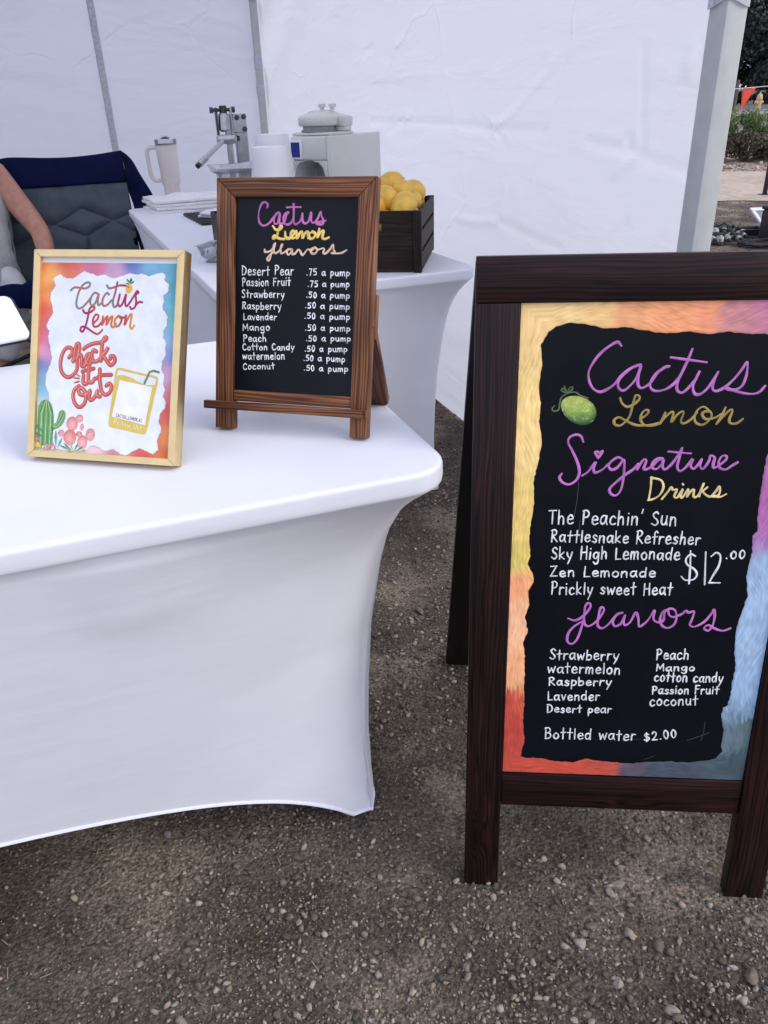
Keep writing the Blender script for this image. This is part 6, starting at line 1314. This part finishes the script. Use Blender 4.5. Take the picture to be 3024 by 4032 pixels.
obj('napkins', mb, M['paper'], t)
def punnet():
    t = thing('punnet', 'small clear plastic punnet of purple printed packets at left of easel sign', 'punnet', (-.462, 2.505, .7455), R_(-18))
    def ring(w, d, z): return [(-w, -d, z), (w, -d, z), (w, d, z), (-w, d, z)]
    R = [ring(.048, .036, .001), ring(.066, .052, .050), ring(.074, .060, .0515)]
    vs = [p for r in R for p in r]; fs = [(3, 2, 1, 0)]+[(i*4+k, i*4+(k+1) % 4, (i+1)*4+(k+1) % 4, (i+1)*4+k) for i in range(2) for k in range(4)]
    mb = MB(); mb.add(vs, fs); obj('tub', mb, M['clear'], t, solid=.001, smooth=False)
    return t
punnet()
M['packet'] = None
def packet_mat():
    mt, nt, b, _ = mat('printed_packet'); b.inputs['Roughness'].default_value = .3; v = coords(nt)
    n = nd(nt, 'ShaderNodeTexNoise', Scale=24.0, Detail=1.0, Distortion=.8); nt.links.new(v, n.inputs['Vector'])
    nt.links.new(ramp(nt, n.outputs['Fac'], [(0.0, (.05, .05, .06)), (.36, (.05, .05, .06)), (.40, (.66, .67, .71)), (.54, (.66, .67, .71)), (.57, (.16, .10, .33)), (1, (.16, .10, .33))]), b.inputs['Base Color']); return mt
M['packet'] = packet_mat()
for i, (x, y, z, rz, rx) in enumerate(((-.505, 2.495, .772, .2, .9), (-.470, 2.515, .778, -.5, 1.0), (-.435, 2.500, .770, .4, .7), (-.475, 2.490, .7895, 1.2, .35))):
    def pk(u, v): return (-.030+.06*u, -.020+.04*v, .006*math.sin(u*math.pi)*math.sin(v*math.pi))
    mb = MB(); mb.add(*gridgeo(10, 8, pk)); mb.add(*gridgeo(10, 8, lambda u, v: (pk(1-u, v)[0], pk(u, v)[1], -.006*math.sin(u*math.pi)*math.sin(v*math.pi))))
    o = obj('packet', mb, M['packet'], loc=(x, y, z), rot=(rx, .2*i-.2, rz)); tag(o, 'purple and white printed foil packet lying in the small clear punnet', 'packet', 'packets in the clear punnet')

# ------------------------------------------------------------------ payment stand at the frame's left edge
def pos():
    t = thing('payment_terminal', 'white tilted payment terminal with dark back at left edge of near table', 'terminal', (-.652, 1.457, .7455), R_(40))
    # local x right, y back; slab leans back
    sl = dict(loc=(0, 0, .0445), rot=(R_(39), 0, 0))
    def rrect(w0, w1, h0, h1, r, n=8):
        pts = []
        for cx_, cy_, a0 in ((w1-r, h0+r, -90), (w1-r, h1-r, 0), (w0+r, h1-r, 90), (w0+r, h0+r, 180)):
            for k in range(n+1): an = R_(a0+90*k/n); pts.append((cx_+r*math.cos(an), cy_+r*math.sin(an)))
        return pts
    def slab(name, w0, w1, h0, h1, z0, z1, r, mt, par, **k):
        poly = rrect(w0, w1, h0, h1, r); n = len(poly); bev = .002
        rings = []
        for z, ins in ((z0, bev), (z0+bev, 0), (z1-bev, 0), (z1, bev)):
            cx_, cy_ = (w0+w1)/2, (h0+h1)/2; sx, sy = 1-ins/((w1-w0)/2), 1-ins/((h1-h0)/2); rings.append([((x-cx_)*sx+cx_, (y-cy_)*sy+cy_, z) for x, y in poly])
        vs = [p for q in rings for p in q]; fs = [tuple(range(n))[::-1], tuple(3*n+i for i in range(n))]+[(i*n+j, i*n+(j+1) % n, (i+1)*n+(j+1) % n, (i+1)*n+j) for i in range(3) for j in range(n)]
        mb = MB(); mb.add(vs, fs); return obj(name, mb, mt, par, **k)
    slab('white_case', -.24, 0, 0, .104, 0, .009, .014, M['white_plastic'], t, **sl)
    slab('dark_tablet', -.245, .007, .002, .113, -.010, -.0005, .016, M['rubber'], t, **sl)
    mb = MB(); mb.tube([(-.17, .06, .008), (-.17, .055, .04), (-.17, .045, .075)], [.03, .022, .018], 16); obj('stem', mb, M['white_plastic'], t)
    mb = MB(); mb.lathe([(0, 0), (.075, 0), (.077, .003), (.075, .008), (.0, .009)], 40, Matrix.Translation((-.19, .065, 0))); obj('base', mb, M['white_plastic'], t)
pos()

# ------------------------------------------------------------------ padded camp chair
def chair():
    t = thing('camp_chair', 'wide navy and slate quilted folding camp chair with a person in it', 'chair', (-1.60, 3.98, 0), R_(19.7))
    xl, xr = -.56, .435
    def back(u, v):                                # u across, v from seat (0) to top (1)
        x = xl+(xr-xl)*u; 
        top = .992+.006*u-.045*math.exp(-((x+.33)/.16)**2)-.03*max(0, (-x-.40))*4-.018*math.sin((x+.09)/(xr+.09)*math.pi)*(1 if x > -.09 else 0)
        z = .40+(top-.40)*v; y = .02+.183*((z-.40)/.6)**.9
        bow = .055*math.sin(min(1, max(0, (x-xl)/(xr-xl)))*math.pi)*(1-.4*v); y += bow*.8-.02
        y += .008*math.sin(x*31+z*9)*math.sin(z*13)*(1-v)
        return x, y, z
    zg = .862
    vg = lambda x: zg+.010*(x-xl)/(xr-xl)
    def lerpback(u, z):
        # find v for a wanted z
        lo_, hi_ = 0, 1
        for _ in range(18):
            m_ = (lo_+hi_)/2
            if back(u, m_)[2] < z: lo_ = m_
            else: hi_ = m_
        return back(u, lo_)
    # navy top band
    def band(u, v): 
        x = xl+(xr-xl)*u; z0 = vg(x)-.016; ztop = back(u, 1)[2]; p = lerpback(u, z0+(ztop-z0)*v) if v < 1 else back(u, 1); return (p[0], p[1]-.016-.004*math.sin(v*math.pi), p[2])
    mb = MB(); mb.add(*gridgeo(60, 10, band)); obj('headband', mb, M['navy'], t, solid=.014)
    # slate quilted panel with stitched diamonds
    dc = [(.054, .678), (.20, .748), (.336, .683), (.197, .619)]
    segs = [(dc[0], dc[1]), (dc[1], dc[2]), (dc[2], dc[3]), (dc[3], dc[0]), (dc[0], (-.12, .70)), (dc[0], (-.14, .60)), (dc[2], (.43, .71)), (dc[2], (.43, .63)), ((-.12, .70), (-.30, .62)), ((-.14, .60), (-.30, .53)), ((-.12, .70), (-.26, .76)), ((.197, .619), (.197, .50)), ((.054, .50), (.197, .545)), ((.197, .545), (.34, .50))]
    def dseg(p, a, b):
        ax_, az_ = a; bx, bz = b; dx, dz = bx-ax_, bz-az_; u = max(0, min(1, ((p[0]-ax_)*dx+(p[1]-az_)*dz)/(dx*dx+dz*dz))); return math.hypot(p[0]-ax_-u*dx, p[1]-az_-u*dz)
    def quilt(u, v):
        x = xl+(xr-xl)*u; z = .40+(vg(x)-.004-.40)*v; p = lerpback(u, z); d = min(dseg((x, z), a, b) for a, b in segs)
        puff = .017*(1-math.exp(-d/.016))+.0035*math.sin(x*37+z*23)*math.sin(z*41-x*19)*(1-math.exp(-d/.02)); return (p[0], p[1]-puff+.006, p[2])
    mb = MB(); mb.add(*gridgeo(150, 90, quilt)); obj('quilted_panel', mb, M['grey_quilt'], t, solid=.012)
    # side wing from the back's top corner down to the arm
    for s in (1, -1):
        def wing(u, v, s=s):
            top0, top1 = Vector((.432, .200, .998)), Vector((.535, -.025, .752)); bot0, bot1 = Vector((.432, .020, .42)), Vector((.460, -.20, .46))
            q = u+.07*math.sin(u*math.pi); a = top0+(top1-top0)*u+Vector((0, 0, .035*math.sin(u*math.pi))); b = bot0+(bot1-bot0)*u
            p = a*(1-v)+b*v; p += Vector((.016*math.sin(v*3.1+u*2), 0, 0))+Vector((.006*math.sin(v*17+u*8), 0, 0))
            return (p.x if s > 0 else xl+xr-p.x, p.y, p.z)
        mb = MB(); mb.add(*gridgeo(24, 36, wing)); obj('side_wing', mb, M['navy'], t, solid=.012)
        def arm(u, v, s=s):
            an = v*2*math.pi; x = .500-.01*u+.040*math.cos(an); y = -.03-.42*u; z = .640-.02*math.sin(u*math.pi)+.012*math.sin(an)
            return (x if s > 0 else xl+xr-x, y, z)
        mb = MB(); mb.add(*gridgeo(14, 18, arm)); obj('armrest', mb, M['navy'], t, auto=60)
    def seat(u, v):
        x = xl+.01+(xr-xl-.02)*u; y = .045-.40*v; sag = -.055*math.sin(u*math.pi)*math.sin((.25+v*.75)*math.pi*.9); z = .455+.03*v+sag+.07*max(0, (u-.38))*v
        return (x, y, z+.004*math.sin(x*40+y*30))
    mb = MB(); mb.add(*gridgeo(50, 30, seat)); obj('seat', mb, M['grey_quilt'], t, solid=.016)
    def flap(u, v):
        x, y, z = seat(u, 1); return (x, y-.004-.012*math.sin(v*math.pi*.9), z+.022-.105*v+.005*math.sin(x*26))
    mb = MB(); mb.add(*gridgeo(50, 10, flap)); obj('seat_front', mb, M['navy'], t, solid=.012)
    # middle armrest of the double seat: a padded strap sloping down to the front
    ar = [(.21, -.26, .60), (.12, -.275, .555), (.0, -.295, .50), (-.10, -.315, .468), (-.19, -.35, .425)]
    def mid(u, v):
        q = u*(len(ar)-1); i = min(int(q), len(ar)-2); w = q-i; c = [ar[i][k]*(1-w)+ar[i+1][k]*w for k in range(3)]; an = v*2*math.pi; e = math.sin(min(1, max(.02, min(u, 1-u)*9))*math.pi/2)
        return (c[0]+.004*math.sin(u*20), c[1]+.030*e*math.cos(an), c[2]-.012+.043*e*math.sin(an))
    mb = MB(); mb.add(*gridgeo(40, 20, mid)); obj('armrest', mb, M['navy'], t, auto=60)
    for x, y, xt, yt, zt in ((xl+.03, -.34, xl+.12, -.33, .62), (xr-.0, -.34, xr-.0, -.33, .62), (xl+.02, .20, xl+.03, .04, .60), (xr-.02, .20, xr-.01, .04, .60)):
        mb = MB(); mb.tube([(x, y, .012), (xt, yt, zt)], .011, 10); lg = obj('leg', mb, M['black_paint'], t)
        mb = MB(); mb.lathe([(.02, 0), (.022, .006), (.016, .02), (.0, .022)], 14, Matrix.Translation((x, y, 0))); obj('foot_cap', mb, M['rubber'], lg)
    mb = MB(); mb.tube([(xl+.03, -.34, .05), (xr-.0, -.33, .36)], .009, 8); mb.tube([(xl+.03, -.335, .36), (xr-.0, -.345, .05)], .009, 8); obj('cross_brace', mb, M['black_paint'], t)
    for x in (xl+.03, xr-.02): 
        mb = MB(); mb.tube([(x, .05, .40), (x, .22, .97)], .010, 8); obj('back_upright', mb, M['black_paint'], t)
chair()

# ------------------------------------------------------------------ seated person (mostly outside the frame)
def skin_mesh(name, verts, edges, radii, mt, parent, root=0, sub=2):
    me = bpy.data.meshes.new(name); me.from_pydata(verts, edges, []); me.materials.append(mt); o = link(name, me, parent)
    md = o.modifiers.new('skin', 'SKIN'); md.use_smooth_shade = True
    for i, r in enumerate(radii): me.skin_vertices[0].data[i].radius = r if isinstance(r, tuple) else (r, r)
    me.skin_vertices[0].data[root].use_root = True
    s = o.modifiers.new('sub', 'SUBSURF'); s.levels = s.render_levels = sub
    return o
def person():
    O = Vector((-1.88, 3.83, 0)); t = thing('person', 'seated person in grey tank top and white trousers resting a bare arm on the chair', 'person', O, 0)
    J = {}; V = []; E = []; Rr = []
    def add(name, p, r, par=None):
        J[name] = len(V); V.append(tuple(Vector(p)-O)); Rr.append(r)
        if par: E.append((J[par], J[name]))
    add('pelvis', (-1.875, 3.83, .585), (.118, .092))
    add('waist', (-1.885, 3.90, .70), (.108, .084), 'pelvis'); add('chest', (-1.890, 3.965, .86), (.120, .088), 'waist'); add('collar', (-1.891, 4.0, .965), (.10, .075), 'chest')
    add('neck', (-1.89, 4.005, 1.03), .052, 'collar'); add('jaw', (-1.885, 3.975, 1.085), (.058, .068), 'neck'); add('brow', (-1.882, 3.985, 1.165), (.074, .088), 'jaw'); add('crown', (-1.882, 4.0, 1.235), (.055, .065), 'brow')
    add('lsh', (-1.775, 4.015, .925), .062, 'collar'); add('larm', (-1.690, 3.960, .815), .059, 'lsh'); add('larm2', (-1.615, 3.905, .735), .053, 'larm'); add('lelb', (-1.568, 3.868, .688), .046, 'larm2')
    add('lfore', (-1.533, 3.80, .617), .044, 'lelb'); add('lwr', (-1.512, 3.735, .553), .030, 'lfore'); add('lpalm', (-1.500, 3.690, .515), (.040, .018), 'lwr')
    for k, (dx, l) in enumerate(((-.026, .062), (-.009, .072), (.009, .068), (.026, .052))):
        b = Vector((-1.498+dx, 3.672, .500+.004*k)); add(f'lf{k}', b, .0095, 'lpalm'); m_ = b+Vector((dx*.15, -.55*l, -.30*l)); add(f'lf{k}b', m_, .0085, f'lf{k}'); add(f'lf{k}c', m_+Vector((0, -.25*l, -.38*l)), .0075, f'lf{k}b')
    add('lth', (-1.535, 3.700, .530), .011, 'lpalm'); add('lthb', (-1.556, 3.672, .512), .009, 'lth')
    add('rsh', (-1.985, 3.94, .925), .062, 'collar'); add('relb', (-2.03, 3.75, .70), .046, 'rsh'); add('rwr', (-1.90, 3.58, .63), .030, 'relb'); add('rpalm', (-1.86, 3.53, .625), (.038, .018), 'rwr')
    for k, (dx, l) in enumerate(((-.026, .062), (-.009, .072), (.009, .068), (.026, .052))):
        b = Vector((-1.85+dx, 3.512, .622)); add(f'rf{k}', b, .0095, 'rpalm'); m_ = b+Vector((.2*l, -.5*l, -.12*l)); add(f'rf{k}b', m_, .0085, f'rf{k}'); add(f'rf{k}c', m_+Vector((.1*l, -.2*l, -.3*l)), .0075, f'rf{k}b')
    add('rth', (-1.825, 3.55, .635), .011, 'rpalm'); add('rthb', (-1.80, 3.535, .632), .009, 'rth')
    for s, hx, kn, an, to in (('l', (-1.82, 3.82, .545), (-1.705, 3.78, .435), (-1.802, 3.665, .115), (-1.76, 3.55, .05)), ('r', (-1.945, 3.75, .550), (-1.86, 3.48, .470), (-1.88, 3.44, .115), (-1.82, 3.33, .05))):
        add(s+'hip', hx, .095, 'pelvis'); add(s+'kn', kn, .062, s+'hip'); add(s+'calf', tuple((Vector(kn)+Vector(an))/2+Vector((-.01, .03, .08))), .055, s+'kn'); add(s+'an', an, .036, s+'calf'); add(s+'heel', (an[0], an[1]+.02, .05), .036, s+'an'); add(s+'toe', to, .030, s+'heel')
    skin_mesh('body', V, E, Rr, M['skin'], t)
    # face: nose, eyes, mouth, ears (head faces the payment stand)
    mb = MB(); mb.lathe([(0, -.012), (.011, -.004), (.012, .004), (.006, .022), (0, .03)], 12, Matrix.Translation(Vector((-1.872, 3.898, 1.125))-O)); obj('nose', mb, M['skin'], t)
    for dx in (-.03, .03):
        mb = MB(); mb.lathe([(0, -.007), (.007, -.005), (.010, 0), (.007, .005), (0, .007)], 14, Matrix.Translation(Vector((-1.876+dx, 3.909, 1.152))-O)); e = obj('eye', mb, M['white_plastic'], t)
        mb = MB(); mb.lathe([(0, -.006), (.0055, 0), (0, .006)], 10, Matrix.Translation(Vector((-1.876+dx, 3.9022, 1.152))-O)); obj('iris', mb, M['lid_dark'], e)
    for dx in (-.078, .078): 
        mb = MB(); mb.lathe([(0, -.03), (.012, -.015), (.014, .01), (.006, .028), (0, .03)], 12, Matrix.Translation(Vector((-1.882+dx, 3.985, 1.135))-O)); obj('ear', mb, M['skin'], t)
    mb = MB(); mb.tube([Vector((-1.895, 3.906, 1.085))-O, Vector((-1.876, 3.899, 1.083))-O, Vector((-1.857, 3.906, 1.085))-O], .006, 8); obj('mouth', mb, M['lips'], t)
    def hr(u, v):
        an = 2*math.pi*u; th = v*R_(112); r = Vector((math.sin(th)*math.cos(an)*.095, math.sin(th)*math.sin(an)*.108, math.cos(th)*.105)); c = Vector((-1.882, 4.012, 1.165))-O
        if math.sin(an) < -.35 and v > .55: r *= .80
        return tuple(c+r*(1+.02*math.sin(an*22)))
    mb = MB(); mb.add(*gridgeo(44, 20, hr)); obj('hair', mb, M['hair'], t)
    def cloth(name, pts, mt, sub=2):
        V2 = [tuple(Vector(p)-O) for p, _ in pts]; skin_mesh(name, V2, [(i, i+1) for i in range(len(pts)-1)], [r for _, r in pts], mt, t, 0, sub)
    def torso(u, v):                               # tank top drawn as a fitted tube with folds
        prof = [(-1.866, 3.815, .490, .172, .135), (-1.872, 3.84, .59, .168, .138), (-1.882, 3.895, .70, .164, .136), (-1.888, 3.945, .80, .165, .134), (-1.890, 3.98, .88, .156, .122), (-1.890, 3.995, .950, .122, .094)]
        zz = v*(len(prof)-1); i = min(int(zz), len(prof)-2); w = zz-i; w = w*w*(3-2*w) if False else w
        c = [prof[i][k]*(1-w)+prof[i+1][k]*w for k in range(5)]; an = 2*math.pi*u
        f = 1+.018*math.sin(v*34+an*1.5+2*math.sin(an))*(1-v*.6)+.012*math.sin(an*7+v*12)
        return (c[0]+c[3]*f*math.cos(an)-O.x, c[1]+c[4]*f*math.sin(an)-O.y, c[2]+.008*math.sin(an*3+v*5))
    mb = MB(); mb.add(*gridgeo(72, 60, torso)); obj('tank_top', mb, M['tank'], t, auto=70)
    def leg(hx, kn, an):
        hx, kn, an = Vector(hx), Vector(kn), Vector(an); path = [hx+(kn-hx)*k/8 for k in range(9)]+[kn+(an-kn)*k/8 for k in range(1, 9)]
        rad = [.098-.030*k/8 for k in range(9)]+[.074+(-.016)*k/8 for k in range(1, 9)]
        rad = [r*(1+.03*math.sin(i*2.3)) for i, r in enumerate(rad)]; mb = MB(); mb.tube([p-O for p in path], rad, 20); return mb
    for a in (((-1.825, 3.83, .540), (-1.705, 3.775, .432), (-1.80, 3.66, .13)), ((-1.945, 3.76, .545), (-1.86, 3.48, .462), (-1.877, 3.435, .13))):
        obj('trouser_leg', leg(*a), M['pants'], t, sub=1, auto=80)
    for x, y in ((-1.80, 3.64), (-1.895, 3.42)):
        mb = MB(); mb.tube([Vector((x-.02, y+.06, .045))-O, Vector((x, y, .05))-O, Vector((x+.04, y-.10, .038))-O, Vector((x+.06, y-.15, .03))-O], [.036, .042, .040, .024], 14); obj('shoe', mb, M['blackcloth'], t, sub=1)
M['lips'] = plain('lips', (.36, .12, .10), .5, .1, 60, 0)
person()
